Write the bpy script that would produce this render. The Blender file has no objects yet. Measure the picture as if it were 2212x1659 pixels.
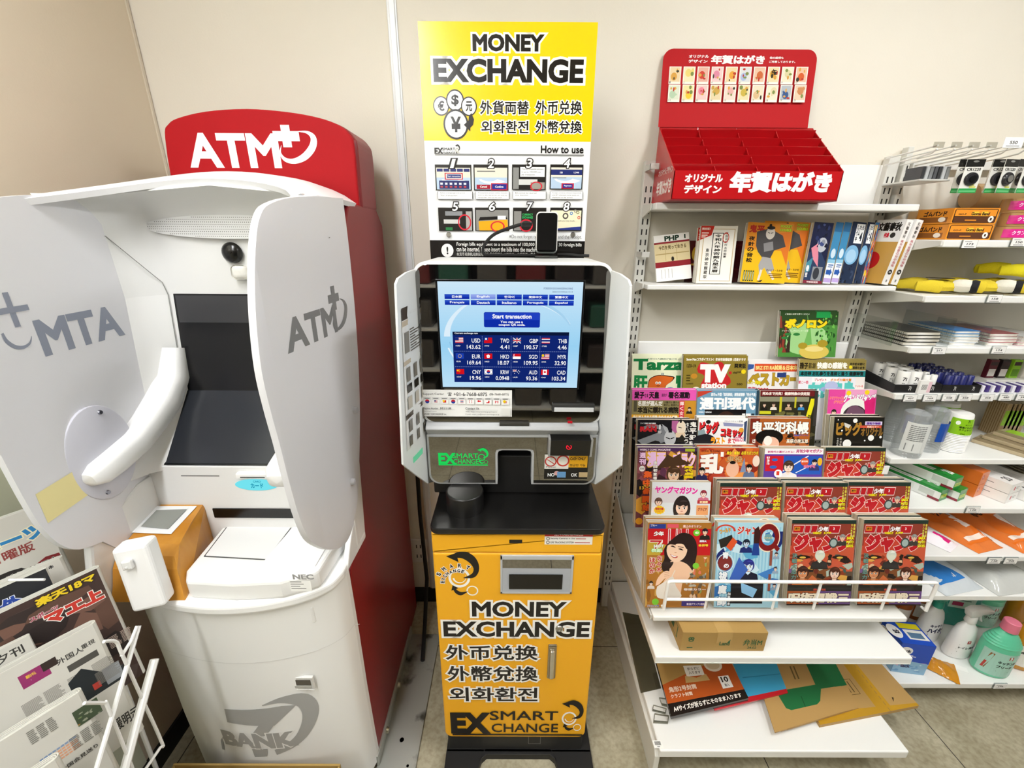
import bpy, bmesh, math, random
import numpy as np
from mathutils import Vector, Matrix, Euler
R = math.radians
SC = bpy.context.scene
COL = SC.collection
# ------------------------------------------------------------------ camera
FPX, PITCH, ROLL, YAW = 906.0, R(19.42), R(0.36), R(-0.1)
CAM = Vector((0, -1.45, 1.54))
def cam_axes():
    f = Vector((0, math.cos(PITCH), -math.sin(PITCH))); r = Vector((1, 0, 0)); u = r.cross(f)
    Z = Matrix.Rotation(YAW, 3, 'Z'); f, r, u = Z @ f, Z @ r, Z @ u
    c, s = math.cos(ROLL), math.sin(ROLL)
    return c*r + s*u, -s*r + c*u, f
CR, CU, CF = cam_axes()
cd = bpy.data.cameras.new('camera'); cd.sensor_width = 36; cd.lens = FPX/2212*36; cd.clip_start = .02
cam = bpy.data.objects.new('camera', cd); COL.objects.link(cam)
M3 = Matrix((CR, CU, -CF)).transposed().to_4x4(); M3.translation = CAM
cam.matrix_world = M3
SC.camera = cam
def at(px, py, x=None, y=None, z=None):
    """the point of the place seen at a photo pixel, at a known x, y or z"""
    d = CF + CR*((px-1106)/FPX) - CU*((py-829.5)/FPX)
    t = (y-CAM.y)/d.y if y is not None else (z-CAM.z)/d.z if z is not None else (x-CAM.x)/d.x
    return CAM + d*t
# ------------------------------------------------------------------ world, view
w = bpy.data.worlds.new('shop_air'); SC.world = w; w.use_nodes = True
w.node_tree.nodes['Background'].inputs[0].default_value = (1, .97, .92, 1)
w.node_tree.nodes['Background'].inputs[1].default_value = .25
vs = SC.view_settings
vs.view_transform = 'Standard'; vs.look = 'None'; vs.exposure = 0.0; vs.gamma = 1; vs.use_curve_mapping = False
# ceiling fittings: (x, y, length along y)
LAMPS = [(-.61, -1.6, 1.2), (1.0, -1.2, .85), (2.2, -1.4, .8), (-.72, -3.2, 1.2)]
LAMP_POWER = 50.0
CEIL = 2.62
# ------------------------------------------------------------------ colour and materials
def lin(h):
    if isinstance(h, str):
        h = h.lstrip('#'); c = [int(h[i:i+2], 16)/255 for i in (0, 2, 4)]
    else: c = h
    return tuple(((v+.055)/1.055)**2.4 if v > .04045 else v/12.92 for v in c)
MATS = {}
def mat(key, **k):
    if key in MATS: return MATS[key]
    m = bpy.data.materials.new(key); m.use_nodes = True; n = m.node_tree.nodes; l = m.node_tree.links
    b = n['Principled BSDF']
    a = n.new('ShaderNodeAttribute'); a.attribute_name = 'Col'
    l.new(a.outputs['Color'], b.inputs['Base Color'])
    b.inputs['Roughness'].default_value = k.get('rough', .5)
    b.inputs['Metallic'].default_value = k.get('metal', 0)
    b.inputs['Specular IOR Level'].default_value = k.get('spec', .5)
    if 'bump' in k:
        t = n.new('ShaderNodeTexCoord'); ns = n.new('ShaderNodeTexNoise'); ns.inputs['Scale'].default_value = k.get('bscale', 60)
        bp = n.new('ShaderNodeBump'); bp.inputs['Strength'].default_value = k['bump']; bp.inputs['Distance'].default_value = k.get('bdist', .002)
        l.new(t.outputs['Object'], ns.inputs['Vector']); l.new(ns.outputs['Fac'], bp.inputs['Height']); l.new(bp.outputs[0], b.inputs['Normal'])
    MATS[key] = m; return m
mat('paper', rough=.6); mat('gloss', rough=.22); mat('card', rough=.45); mat('plastic', rough=.32); mat('satin', rough=.55); mat('matte', rough=.6, spec=.18)
mat('paint', rough=.38, bump=.04, bscale=500); mat('metal', rough=.28, metal=1); mat('rubber', rough=.7)
mat('kraft', rough=.75, bump=.08, bscale=200); mat('film', rough=.15, bump=.5, bscale=45, bdist=.004)
mat('knit', rough=.9, bump=.5, bscale=300, bdist=.002)
def special(key, fn):
    m = bpy.data.materials.new(key); m.use_nodes = True; MATS[key] = m
    fn(m.node_tree.nodes, m.node_tree.links, m.node_tree.nodes['Principled BSDF'], m.node_tree.nodes['Material Output'])
def _emit(n, l, b, o):
    a = n.new('ShaderNodeAttribute'); a.attribute_name = 'Col'; e = n.new('ShaderNodeEmission'); e.inputs[1].default_value = 1.0
    l.new(a.outputs['Color'], e.inputs[0]); l.new(e.outputs[0], o.inputs[0])
special('emit', _emit)
def _lamp(n, l, b, o):
    e = n.new('ShaderNodeEmission'); e.inputs[0].default_value = (.98, .99, 1, 1); e.inputs[1].default_value = LAMP_POWER; l.new(e.outputs[0], o.inputs[0])
special('lamp', _lamp)
def _clear(n, l, b, o):
    t = n.new('ShaderNodeBsdfTransparent'); g = n.new('ShaderNodeBsdfGlossy'); g.inputs['Roughness'].default_value = .05
    a = n.new('ShaderNodeAttribute'); a.attribute_name = 'Col'; l.new(a.outputs['Color'], t.inputs[0])
    mx = n.new('ShaderNodeMixShader'); mx.inputs[0].default_value = .09
    l.new(t.outputs[0], mx.inputs[1]); l.new(g.outputs[0], mx.inputs[2]); l.new(mx.outputs[0], o.inputs[0])
special('clear', _clear)
def _wrap(n, l, b, o):   # crinkled clear film
    t = n.new('ShaderNodeBsdfTransparent'); g = n.new('ShaderNodeBsdfPrincipled'); g.inputs['Roughness'].default_value = .12
    a = n.new('ShaderNodeAttribute'); a.attribute_name = 'Col'; l.new(a.outputs['Color'], g.inputs['Base Color'])
    tc = n.new('ShaderNodeTexCoord'); ns = n.new('ShaderNodeTexNoise'); ns.inputs['Scale'].default_value = 38; ns.inputs['Distortion'].default_value = 1.5
    bp = n.new('ShaderNodeBump'); bp.inputs['Strength'].default_value = .9; bp.inputs['Distance'].default_value = .006
    l.new(tc.outputs['Object'], ns.inputs['Vector']); l.new(ns.outputs['Fac'], bp.inputs['Height']); l.new(bp.outputs[0], g.inputs['Normal'])
    mx = n.new('ShaderNodeMixShader'); mx.inputs[0].default_value = .28
    l.new(t.outputs[0], mx.inputs[1]); l.new(g.outputs[0], mx.inputs[2]); l.new(mx.outputs[0], o.inputs[0])
special('wrap', _wrap)
def _mirror(n, l, b, o):
    b.inputs['Base Color'].default_value = (.004, .004, .004, 1); b.inputs['Roughness'].default_value = .04
    g = n.new('ShaderNodeBsdfGlossy'); g.inputs[0].default_value = (.62, .6, .56, 1); g.inputs['Roughness'].default_value = .02
    mx = n.new('ShaderNodeMixShader'); mx.inputs[0].default_value = .42
    l.new(b.outputs[0], mx.inputs[1]); l.new(g.outputs[0], mx.inputs[2]); l.new(mx.outputs[0], o.inputs[0])
special('mirror', _mirror)
def _milky(n, l, b, o):  # milky acrylic
    a = n.new('ShaderNodeAttribute'); a.attribute_name = 'Col'; l.new(a.outputs['Color'], b.inputs['Base Color'])
    b.inputs['Roughness'].default_value = .28
    t = n.new('ShaderNodeBsdfTranslucent'); l.new(a.outputs['Color'], t.inputs[0])
    mx = n.new('ShaderNodeMixShader'); mx.inputs[0].default_value = .12
    l.new(b.outputs[0], mx.inputs[1]); l.new(t.outputs[0], mx.inputs[2]); l.new(mx.outputs[0], o.inputs[0])
special('milky', _milky)
def ramp2(n, l, src, c0, c1, p0=.35, p1=.65):
    r = n.new('ShaderNodeValToRGB'); r.color_ramp.elements[0].color = (*lin(c0), 1); r.color_ramp.elements[1].color = (*lin(c1), 1)
    r.color_ramp.elements[0].position = p0; r.color_ramp.elements[1].position = p1; l.new(src, r.inputs[0]); return r.outputs[0]
def noise(n, l, scale, detail=4, obj='Object', sc=None):
    t = n.new('ShaderNodeTexCoord'); ns = n.new('ShaderNodeTexNoise'); ns.inputs['Scale'].default_value = scale; ns.inputs['Detail'].default_value = detail
    v = t.outputs[obj]
    if sc:
        mp = n.new('ShaderNodeMapping'); mp.inputs['Scale'].default_value = sc; l.new(v, mp.inputs[0]); v = mp.outputs[0]
    l.new(v, ns.inputs['Vector']); return ns.outputs['Fac']
def _wall(n, l, b, o):
    c = ramp2(n, l, noise(n, l, 1.2), '#e6dfd0', '#ebe5d7'); l.new(c, b.inputs['Base Color']); b.inputs['Roughness'].default_value = .6
    bp = n.new('ShaderNodeBump'); bp.inputs['Strength'].default_value = .12; bp.inputs['Distance'].default_value = .002
    l.new(noise(n, l, 180, 2), bp.inputs['Height']); l.new(bp.outputs[0], b.inputs['Normal'])
special('wall_paper', _wall)
def _wall2(n, l, b, o):
    c = ramp2(n, l, noise(n, l, 1.2), '#d7c9b2', '#dcd0ba'); l.new(c, b.inputs['Base Color']); b.inputs['Roughness'].default_value = .6
    bp = n.new('ShaderNodeBump'); bp.inputs['Strength'].default_value = .12; bp.inputs['Distance'].default_value = .002
    l.new(noise(n, l, 180, 2), bp.inputs['Height']); l.new(bp.outputs[0], b.inputs['Normal'])
special('wall_paper_tan', _wall2)
def _floor(n, l, b, o):
    big = noise(n, l, 7, 8); fine = noise(n, l, 70, 6)
    mx = n.new('ShaderNodeMix'); mx.data_type = 'RGBA'; mx.blend_type = 'MULTIPLY'; mx.inputs[0].default_value = .55
    l.new(ramp2(n, l, big, '#a0987f', '#b7b098'), mx.inputs[6]); l.new(ramp2(n, l, fine, '#bdb6a8', '#ffffff', .3, .6), mx.inputs[7])
    br = n.new('ShaderNodeTexBrick'); br.offset = 0; br.inputs['Scale'].default_value = 1
    br.inputs['Brick Width'].default_value = .608; br.inputs['Row Height'].default_value = .608; br.inputs['Mortar Size'].default_value = .0016
    tc = n.new('ShaderNodeTexCoord'); mp = n.new('ShaderNodeMapping'); mp.inputs['Location'].default_value = (-.192+.608*9, .222+.608*9, 0)
    l.new(tc.outputs['Object'], mp.inputs[0]); l.new(mp.outputs[0], br.inputs['Vector'])
    m2 = n.new('ShaderNodeMix'); m2.data_type = 'RGBA'; l.new(br.outputs['Fac'], m2.inputs[0]); l.new(mx.outputs[2], m2.inputs[6])
    m2.inputs[7].default_value = (*lin('#2c2925'), 1)
    l.new(m2.outputs[2], b.inputs['Base Color']); b.inputs['Roughness'].default_value = .4
special('floor_tile', _floor)
def _wood(n, l, b, o):
    c = ramp2(n, l, noise(n, l, 14, 6, sc=(1, 1, .12)), '#b97a24', '#d3963c'); l.new(c, b.inputs['Base Color']); b.inputs['Roughness'].default_value = .3
special('wood', _wood)
def _plate(n, l, b, o):
    c = ramp2(n, l, noise(n, l, 9, 7), '#4a4a44', '#a9aba4', .36, .46); l.new(c, b.inputs['Base Color']); b.inputs['Roughness'].default_value = .4; b.inputs['Metallic'].default_value = .5
special('steel_plate', _plate)
def _pages(n, l, b, o):  # edges of newsprint
    a = n.new('ShaderNodeAttribute'); a.attribute_name = 'Col'
    mx = n.new('ShaderNodeMix'); mx.data_type = 'RGBA'; mx.blend_type = 'MULTIPLY'; mx.inputs[0].default_value = 1
    l.new(a.outputs['Color'], mx.inputs[6]); l.new(ramp2(n, l, noise(n, l, 900, 2, sc=(.02, 1, .02)), '#c8c2b4', '#ffffff', .35, .6), mx.inputs[7])
    l.new(mx.outputs[2], b.inputs['Base Color']); b.inputs['Roughness'].default_value = .8
special('pages', _pages)

# ------------------------------------------------------------------ mesh builder
MATRIX = {}
class MB:
    def __init__(s): s.V = []; s.L = []; s.T = []; s.C = []; s.K = []; s.S = []; s.n = 0; s.M = None
    def raw(s, v, loops, tot, col, m, sm=False):
        v = np.asarray(v, float).reshape(-1, 3)
        if s.M is not None:
            A = np.array(s.M); v = v @ A[:3, :3].T + A[:3, 3]
        s.V.append(v); s.L.append(np.asarray(loops, np.int64) + s.n); s.T.append(np.asarray(tot, np.int64)); s.n += len(v)
        s.C.append((lin(col), len(loops))); s.K.append((m, len(tot))); s.S.append((sm, len(tot)))
    def faces(s, v, f, col, m='paint', sm=False):
        s.raw(v, [i for q in f for i in q], [len(q) for q in f], col, m, sm)
    def bm(s, b, col, m='paint', sm=False):
        b.verts.index_update(); s.faces([x.co[:] for x in b.verts], [[x.index for x in f.verts] for f in b.faces], col, m, sm); b.free()
    def box(s, a, b, col, m='paint', bev=0, seg=2, rot=None):
        a, b = Vector(a), Vector(b); c = (a+b)/2; d = b-a
        k = bmesh.new(); bmesh.ops.create_cube(k, size=1)
        for x in k.verts: x.co = Vector((x.co.x*d.x, x.co.y*d.y, x.co.z*d.z))
        if bev: bmesh.ops.bevel(k, geom=k.edges[:], offset=bev, segments=seg, profile=.5, affect='EDGES')
        for x in k.verts: x.co = ((rot @ x.co) if rot else x.co) + c
        s.bm(k, col, m, False)
    def prism(s, pts, axis, lo, hi, col, m='paint', bev=0, seg=2, sm=False):
        """closed outline in the two other axes (x,y,z order), extruded along axis"""
        k = bmesh.new(); o = {'x': (1, 2, 0), 'y': (0, 2, 1), 'z': (0, 1, 2)}[axis]
        def P(p, h):
            q = [0, 0, 0]; q[o[0]], q[o[1]], q[o[2]] = p[0], p[1], h; return q
        a = [k.verts.new(P(p, lo)) for p in pts]; b = [k.verts.new(P(p, hi)) for p in pts]; n = len(pts)
        k.faces.new(a); k.faces.new(b[::-1])
        for i in range(n): k.faces.new((a[i], b[i], b[(i+1) % n], a[(i+1) % n]))
        bmesh.ops.recalc_face_normals(k, faces=k.faces[:])
        if bev: bmesh.ops.bevel(k, geom=[e for e in k.edges if len(e.link_faces) == 2 and e.calc_face_angle(0) > .6], offset=bev, segments=seg, profile=.5, affect='EDGES')
        s.bm(k, col, m, sm)
    def tube(s, pts, r, col, m='paint', seg=8, closed=False, cap=True):
        pts = [Vector(p) for p in pts]; n = len(pts); rr = r if isinstance(r, (list, tuple)) else [r]*n
        v = []; f = []; up = None
        for i, p in enumerate(pts):
            t = (pts[(i+1) % n]-pts[i-1]) if closed else (pts[min(i+1, n-1)]-pts[max(i-1, 0)])
            t.normalize()
            if up is None: up = Vector((0, 0, 1)) if abs(t.z) < .9 else Vector((1, 0, 0))
            a = t.cross(up)
            if a.length < 1e-6: a = t.cross(Vector((.3, .5, .8)))
            a.normalize(); b = a.cross(t).normalized(); up = b
            for j in range(seg):
                an = 2*math.pi*j/seg; v.append(p + a*(math.cos(an)*rr[i]) + b*(math.sin(an)*rr[i]))
        for i in range(n if closed else n-1):
            for j in range(seg):
                i2 = (i+1) % n; f.append((i*seg+j, i*seg+(j+1) % seg, i2*seg+(j+1) % seg, i2*seg+j))
        if cap and not closed: f.append(tuple(range(seg))[::-1]); f.append(tuple((n-1)*seg+j for j in range(seg)))
        s.faces(v, f, col, m, True)
    def lathe(s, prof, c, col, m='paint', seg=24, axis='z', sq=1.0, cap=True):
        v = []; f = []; n = len(prof); c = Vector(c)
        for (r, h) in prof:
            for j in range(seg):
                a = 2*math.pi*j/seg; p = Vector((r*math.cos(a), r*math.sin(a)*sq, h))
                if axis == 'y': p = Vector((p.x, -p.z, p.y))
                if axis == 'x': p = Vector((p.z, p.x, p.y))
                v.append(c+p)
        for i in range(n-1):
            for j in range(seg): f.append((i*seg+j, i*seg+(j+1) % seg, (i+1)*seg+(j+1) % seg, (i+1)*seg+j))
        if cap: f.append(tuple(range(seg))[::-1]); f.append(tuple((n-1)*seg+j for j in range(seg)))
        s.faces(v, f, col, m, True)
    def grid(s, P, col, m='paint', sm=True, closeu=False):
        """rows of points"""
        a = len(P); b = len(P[0]); v = [p for r in P for p in r]; f = []
        for i in range(a-1):
            for j in range(b if closeu else b-1): f.append((i*b+j, i*b+(j+1) % b, (i+1)*b+(j+1) % b, (i+1)*b+j))
        s.faces(v, f, col, m, sm)
    def slab(s, P, th, col, m='paint', sm=True):
        """a curved sheet with thickness: rows of points, offset by vector th or by normals"""
        a = len(P); b = len(P[0]); A = np.array([[tuple(p) for p in r] for r in P], float)
        if isinstance(th, (int, float)):
            du = np.gradient(A, axis=0); dv = np.gradient(A, axis=1); N = np.cross(du, dv); N /= np.linalg.norm(N, axis=2, keepdims=True)+1e-9; B = A + N*th
        else: B = A + np.array(th)
        g = lambda Q: [[tuple(x) for x in r] for r in Q]
        s.grid(g(A[::-1]), col, m, sm); s.grid(g(B), col, m, sm)
        for e in (lambda Q: Q[0], lambda Q: Q[-1], lambda Q: Q[:, 0], lambda Q: Q[:, -1]):
            s.grid([[tuple(x) for x in e(A)], [tuple(x) for x in e(B)]], col, m, False)
    def build(s, name, parent=None, world=True, flat=None):
        V = np.concatenate(s.V); L = np.concatenate(s.L); T = np.concatenate(s.T)
        if world and parent is not None:
            A = np.array(MATRIX[parent.name].inverted()); V = V @ A[:3, :3].T + A[:3, 3]
        me = bpy.data.meshes.new(name); me.vertices.add(len(V)); me.vertices.foreach_set('co', V.ravel())
        me.loops.add(len(L)); me.loops.foreach_set('vertex_index', L); me.polygons.add(len(T))
        me.polygons.foreach_set('loop_start', np.concatenate(([0], np.cumsum(T)[:-1]))); me.polygons.foreach_set('loop_total', T)
        names = []; ki = np.empty(len(T), np.int64); p = 0
        for m, c in s.K:
            if m not in names: names.append(m)
            ki[p:p+c] = names.index(m); p += c
        me.polygons.foreach_set('material_index', ki)
        sm = np.concatenate([np.full(c, x) for x, c in s.S]); me.polygons.foreach_set('use_smooth', sm)
        for m in names: me.materials.append(MATS[m])
        me.update(calc_edges=True)
        cc = np.concatenate([np.tile(np.array([*c, 1.0]), (k, 1)) for c, k in s.C])
        at_ = me.color_attributes.new('Col', 'FLOAT_COLOR', 'CORNER'); at_.data.foreach_set('color', cc.ravel())
        me.validate()
        if sm.any(): me.set_sharp_from_angle(angle=R(38))
        o = bpy.data.objects.new(name, me); COL.objects.link(o)
        if parent is not None: o.parent = parent; MATRIX[o.name] = MATRIX[parent.name]
        else: MATRIX[o.name] = Matrix()
        return o
def tag(o, label, cat, group=None):
    o['label'] = label; o['category'] = cat
    if group: o['group'] = group
    return o
def thing(name, label, cat, loc=(0, 0, 0), mtx=None, group=None):
    o = bpy.data.objects.new(name, None); COL.objects.link(o); o.empty_display_size = .05
    M = mtx.copy() if mtx is not None else Matrix.Translation(loc)
    o.matrix_world = M; MATRIX[o.name] = M
    return tag(o, label, cat, group)
def structure(mb, name):
    o = mb.build(name); o['kind'] = 'structure'; return o
def solo(mb, name, label, cat, loc, group=None):
    """a thing that is one mesh, its origin at loc"""
    mb.V = [v - np.array(loc, float) for v in mb.V]; o = mb.build(name); o.location = loc; MATRIX[o.name] = Matrix.Translation(loc)
    return tag(o, label, cat, group)
def dup(root, mtx, label, group=None):
    r = root.copy(); COL.objects.link(r); r.matrix_world = mtx; MATRIX[r.name] = mtx; r['label'] = label
    if group: r['group'] = group
    for ch in list(root.children):
        c = ch.copy(); COL.objects.link(c); c.parent = r
        for g in list(ch.children):
            d = g.copy(); COL.objects.link(d); d.parent = c
    return r
# ------------------------------------------------------------------ flat printing: lettering and shapes on a surface
_TX = {}
def glyphs(txt, bold=0.0, shear=0.0):
    k = (txt, bold, shear)
    if k in _TX: return _TX[k]
    c = bpy.data.curves.new('t', 'FONT'); c.body = txt; c.size = 1; c.resolution_u = 3; c.shear = shear; c.space_line = .95
    o = bpy.data.objects.new('t', c); ms = []
    if bold: c.bevel_depth = bold; c.bevel_resolution = 0
    ms.append(bpy.data.meshes.new_from_object(o))
    me = ms[-1]
    v = np.empty(len(me.vertices)*3); me.vertices.foreach_get('co', v); V = v.reshape(-1, 3)
    L = np.empty(len(me.loops), np.int64); me.loops.foreach_get('vertex_index', L)
    T = np.empty(len(me.polygons), np.int64); me.polygons.foreach_get('loop_total', T)
    if bold:   # keep the front half of the rounded stroke
        nz = np.empty(len(me.polygons)*3); me.polygons.foreach_get('normal', nz); keep = nz.reshape(-1, 3)[:, 2] > .05
        st = np.concatenate(([0], np.cumsum(T)[:-1])); L = np.concatenate([np.arange(a, a+b) for a, b, q in zip(st, T, keep) if q])
        lp = np.empty(len(me.loops), np.int64); me.loops.foreach_get('vertex_index', lp); L = lp[L]; T = T[keep]
    for me in ms: bpy.data.meshes.remove(me)
    bpy.data.objects.remove(o); bpy.data.curves.remove(c)
    u, inv = np.unique(L, return_inverse=True); V = V[u].copy(); L = inv
    V[:, 2] = np.clip(V[:, 2]/bold, 0, 1) if bold else 0
    lo = V[:, :2].min(0); hi = V[:, :2].max(0)
    _TX[k] = (V, L, T, lo, hi); return _TX[k]
class Pr:
    """print on a panel: origin O (lower left), edge vectors U and V; design coordinates 0..1. fn maps (x, y) arrays to points instead when given"""
    def __init__(s, mb, O=None, U=None, V=None, m='gloss', fn=None, lift=4e-5, k0=1, cuts=None):
        s.cuts = cuts; s.mb = mb; s.m = m; s.k = k0; s.lift = lift; s.fn = fn
        if fn is None:
            s.O, s.U, s.V = (np.array(x, float) for x in (O, U, V)); N = np.cross(s.U, s.V); s.N = N/np.linalg.norm(N)
            s.asp = np.linalg.norm(s.V)/np.linalg.norm(s.U)
        else: s.asp = 1
    def put(s, xy, loops, tot, col, m=None):
        xy = np.asarray(xy, float); loops = np.asarray(loops); h = xy[:, 2]*.8 if xy.shape[1] > 2 else 0
        if s.fn is None: v = s.O + xy[:, :1]*s.U + xy[:, 1:2]*s.V + s.N*np.reshape(s.lift*(s.k+h), (-1, 1))
        else:
            if s.cuts and xy.shape[1] == 2:   # split long shapes so that they follow a curved panel
                b = bmesh.new(); vv = [b.verts.new((x, y, 0)) for x, y in xy[:, :2]]; i = 0
                for n_ in tot: b.faces.new([vv[j] for j in loops[i:i+n_]]); i += n_
                bmesh.ops.triangulate(b, faces=b.faces[:])
                for c in s.cuts: bmesh.ops.bisect_plane(b, geom=b.verts[:]+b.edges[:]+b.faces[:], plane_co=(c, 0, 0), plane_no=(1, 0, 0))
                b.verts.index_update(); xy = np.array([x.co[:2] for x in b.verts]); loops = [x.index for f in b.faces for x in f.verts]; tot = [len(f.verts) for f in b.faces]; b.free()
            v = s.fn(xy[:, 0], xy[:, 1], s.lift*(s.k+h))
        s.mb.raw(v, loops, tot, col, m or s.m); s.k += 1
    def poly(s, pts, col, m=None): s.put(pts, range(len(pts)), [len(pts)], col, m); return s
    def rect(s, x0, y0, x1, y1, col, m=None): return s.poly([(x0, y0), (x1, y0), (x1, y1), (x0, y1)], col, m)
    def rects(s, R_, col, m=None):
        xy = []; 
        for x0, y0, x1, y1 in R_: xy += [(x0, y0), (x1, y0), (x1, y1), (x0, y1)]
        s.put(xy, range(len(xy)), [4]*len(R_), col, m); return s
    def ell(s, cx, cy, rx, ry, col, n=24, a0=0, a1=360, m=None):
        return s.poly([(cx+rx*math.cos(R(a0+(a1-a0)*i/n)), cy+ry*math.sin(R(a0+(a1-a0)*i/n))) for i in range(n + (0 if a1-a0 == 360 else 1))], col, m)
    def disc(s, cx, cy, r, col, n=24, m=None): return s.ell(cx, cy, r, r/s.asp, col, n, m=m)
    def ring(s, cx, cy, rx, ry, w0, w1, col, a0=0, a1=360, n=30):
        """arc stroke whose width runs from w0 to w1 (share of radius)"""
        xy = []; L = []
        for i in range(n+1):
            a = R(a0+(a1-a0)*i/n); w = w0+(w1-w0)*i/n
            for q in (1+w, 1-w): xy.append((cx+rx*q*math.cos(a), cy+ry*q*math.sin(a)))
        for i in range(n): L += [2*i, 2*i+1, 2*i+3, 2*i+2]
        s.put(xy, L, [4]*n, col); return s
    def line(s, p, q, w, col):
        d = Vector((q[0]-p[0], (q[1]-p[1])*s.asp)); nn = Vector((-d.y, d.x)).normalized()*w/2; e = (nn.x, nn.y/s.asp)
        return s.poly([(p[0]-e[0], p[1]-e[1]), (q[0]-e[0], q[1]-e[1]), (q[0]+e[0], q[1]+e[1]), (p[0]+e[0], p[1]+e[1])], col)
    def t(s, txt, x0, y0, x1, y1, col, bold=0, out=None, ow=.08, shear=0, rot=0, m=None, curve=None):
        """lettering fitted to a box; out = colour of an outline, ow its width in ems"""
        V, L, T, lo, hi = glyphs(txt, bold, shear); sz = np.maximum(hi-lo, 1e-6)
        def fit(W): 
            z = W[:, 2]; q = (W[:, :2]-lo)/sz*np.array([x1-x0, y1-y0])+np.array([x0, y0])
            if rot:
                c = np.array([(x0+x1)/2, (y0+y1)/2]); a = R(rot); d = (q-c)*np.array([1, s.asp]); q = np.stack([d[:, 0]*math.cos(a)-d[:, 1]*math.sin(a), (d[:, 0]*math.sin(a)+d[:, 1]*math.cos(a))/s.asp], 1)+c
            if curve: q = np.stack([q[:, 0], q[:, 1]+curve(q[:, 0])], 1)
            return np.column_stack([q, z])
        if out:
            V2, L2, T2, _, _ = glyphs(txt, bold+ow, shear); s.put(fit(V2), L2, T2, out, m)
        s.put(fit(V), L, T, col, m); return s
    def col(s, txt, x0, y0, x1, y1, col, bold=0, out=None, ow=.08):
        """a vertical column of characters"""
        n = len(txt); h = (y1-y0)/n
        for i, ch in enumerate(txt):
            if ch != ' ': s.t(ch, x0, y1-(i+.92)*h, x1, y1-(i+.08)*h, col, bold, out, ow)
        return s
def art(p, x0, y0, x1, y1, n, cols, seed, big=.3):
    """loose cover artwork: patches of colour"""
    r = random.Random(seed)
    for i in range(n):
        cx, cy = r.uniform(x0, x1), r.uniform(y0, y1); a = r.uniform(.3, 1)*big*(x1-x0)*.5; b = r.uniform(.3, 1)*big*(y1-y0)*.5; k = r.randint(4, 7); ph = r.uniform(0, 6)
        p.poly([(min(x1, max(x0, cx+a*math.cos(ph+j*2*math.pi/k)*r.uniform(.6, 1.2))), min(y1, max(y0, cy+b*math.sin(ph+j*2*math.pi/k)*r.uniform(.6, 1.2)))) for j in range(k)], r.choice(cols))
def hx(h): return tuple(int(h[i:i+2], 16)/255 for i in (1, 3, 5))
def bust(p, cx, cy, s, hair, skin='#f2cfae', top='#222222', long=False, face=True, lift=0):
    """a generic printed head and shoulders, cy = chin line"""
    a = p.asp
    def E(x, y, rx, ry, c, **k): p.ell(cx+x*s, cy+y*s/a, rx*s, ry*s/a, c, **k)
    if long: E(0, .35, .62, .95, hair)
    p.poly([(cx-1.0*s, cy-1.1*s/a), (cx+1.0*s, cy-1.1*s/a), (cx+.85*s, cy-.35*s/a), (cx+.25*s, cy-.1*s/a), (cx-.25*s, cy-.1*s/a), (cx-.85*s, cy-.35*s/a)], top)
    p.poly([(cx-.18*s, cy+.2*s/a), (cx+.18*s, cy+.2*s/a), (cx+.22*s, cy-.2*s/a), (cx, cy-.4*s/a), (cx-.22*s, cy-.2*s/a)], skin)
    E(0, .5, .56, .62, hair); E(0, .4, .42, .5, skin)
    E(0, .62, .5, .42, hair, a0=0, a1=180); E(.12, .86, .26, .09, tuple(min(1, c*1.25+.05) for c in hx(hair)), a0=0, a1=180); p.poly([(cx-.46*s, cy+.66*s/a), (cx+.46*s, cy+.66*s/a), (cx+.3*s, cy+.5*s/a), (cx+.1*s, cy+.62*s/a), (cx-.12*s, cy+.5*s/a), (cx-.32*s, cy+.6*s/a)], hair)
    if face:
        for q in (-.18, .18):
            E(q, .38, .105, .075, '#fbf6f0'); E(q+.01, .38, .06, .075, '#2a1c18'); E(q+.03, .41, .02, .025, '#ffffff'); E(q, .46, .12, .02, '#2a1c18'); E(q, .53, .13, .018, hair)
        E(0, .14, .10, .022, '#a8473f'); E(.02, .25, .035, .02, '#d39a78'); E(0, -.04, .2, .05, '#d9a884')
# ================================================================== room
WHITE = '#f1f1ee'
def shell(name, a, b, m, col='#ffffff'):
    k = MB(); k.box(a, b, col, m); return structure(k, name)
shell('floor', (-1.17, -4.1, -.1), (3.3, .1, 0), 'floor_tile')
shell('wall_back', (-1.17, 0, 0), (3.3, .1, CEIL), 'wall_paper')
shell('wall_left', (-1.17, -4.1, 0), (-1.07, 0, CEIL), 'wall_paper_tan')
shell('wall_front', (-1.17, -4.1, 0), (3.3, -4.0, CEIL), 'paint', '#7d776c')
shell('wall_right', (3.2, -4.0, 0), (3.3, 0, CEIL), 'paint', '#9a9488')
shell('ceiling', (-1.17, -4.1, CEIL), (3.3, .1, CEIL+.1), 'paint', '#f3efe6')
shell('baseboard_back', (-1.07, -.008, 0), (3.2, 0, .075), 'rubber', '#15140f')
shell('baseboard_left', (-1.07, -4.0, 0), (-1.062, -.008, .075), 'rubber', '#15140f')
k = MB(); k.box((-.353, -.004, .075), (-.325, 0, CEIL), '#e3e5e6', 'plastic', .0015); k.box((-.346, -.008, .075), (-.33, -.003, CEIL), '#e6e8ea', 'plastic', .0015); structure(k, 'trim_1')
k = MB(); k.box((-1.07, -.012, .075), (-1.066, -.004, CEIL), '#d7ccb8', 'plastic'); structure(k, 'trim_2')
k = MB(); k.box((-1.07, -1.6, .075), (-1.066, -.655, CEIL), '#dfe2c9', 'plastic', .001); structure(k, 'trim_3')
lamp_no = 0
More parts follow.
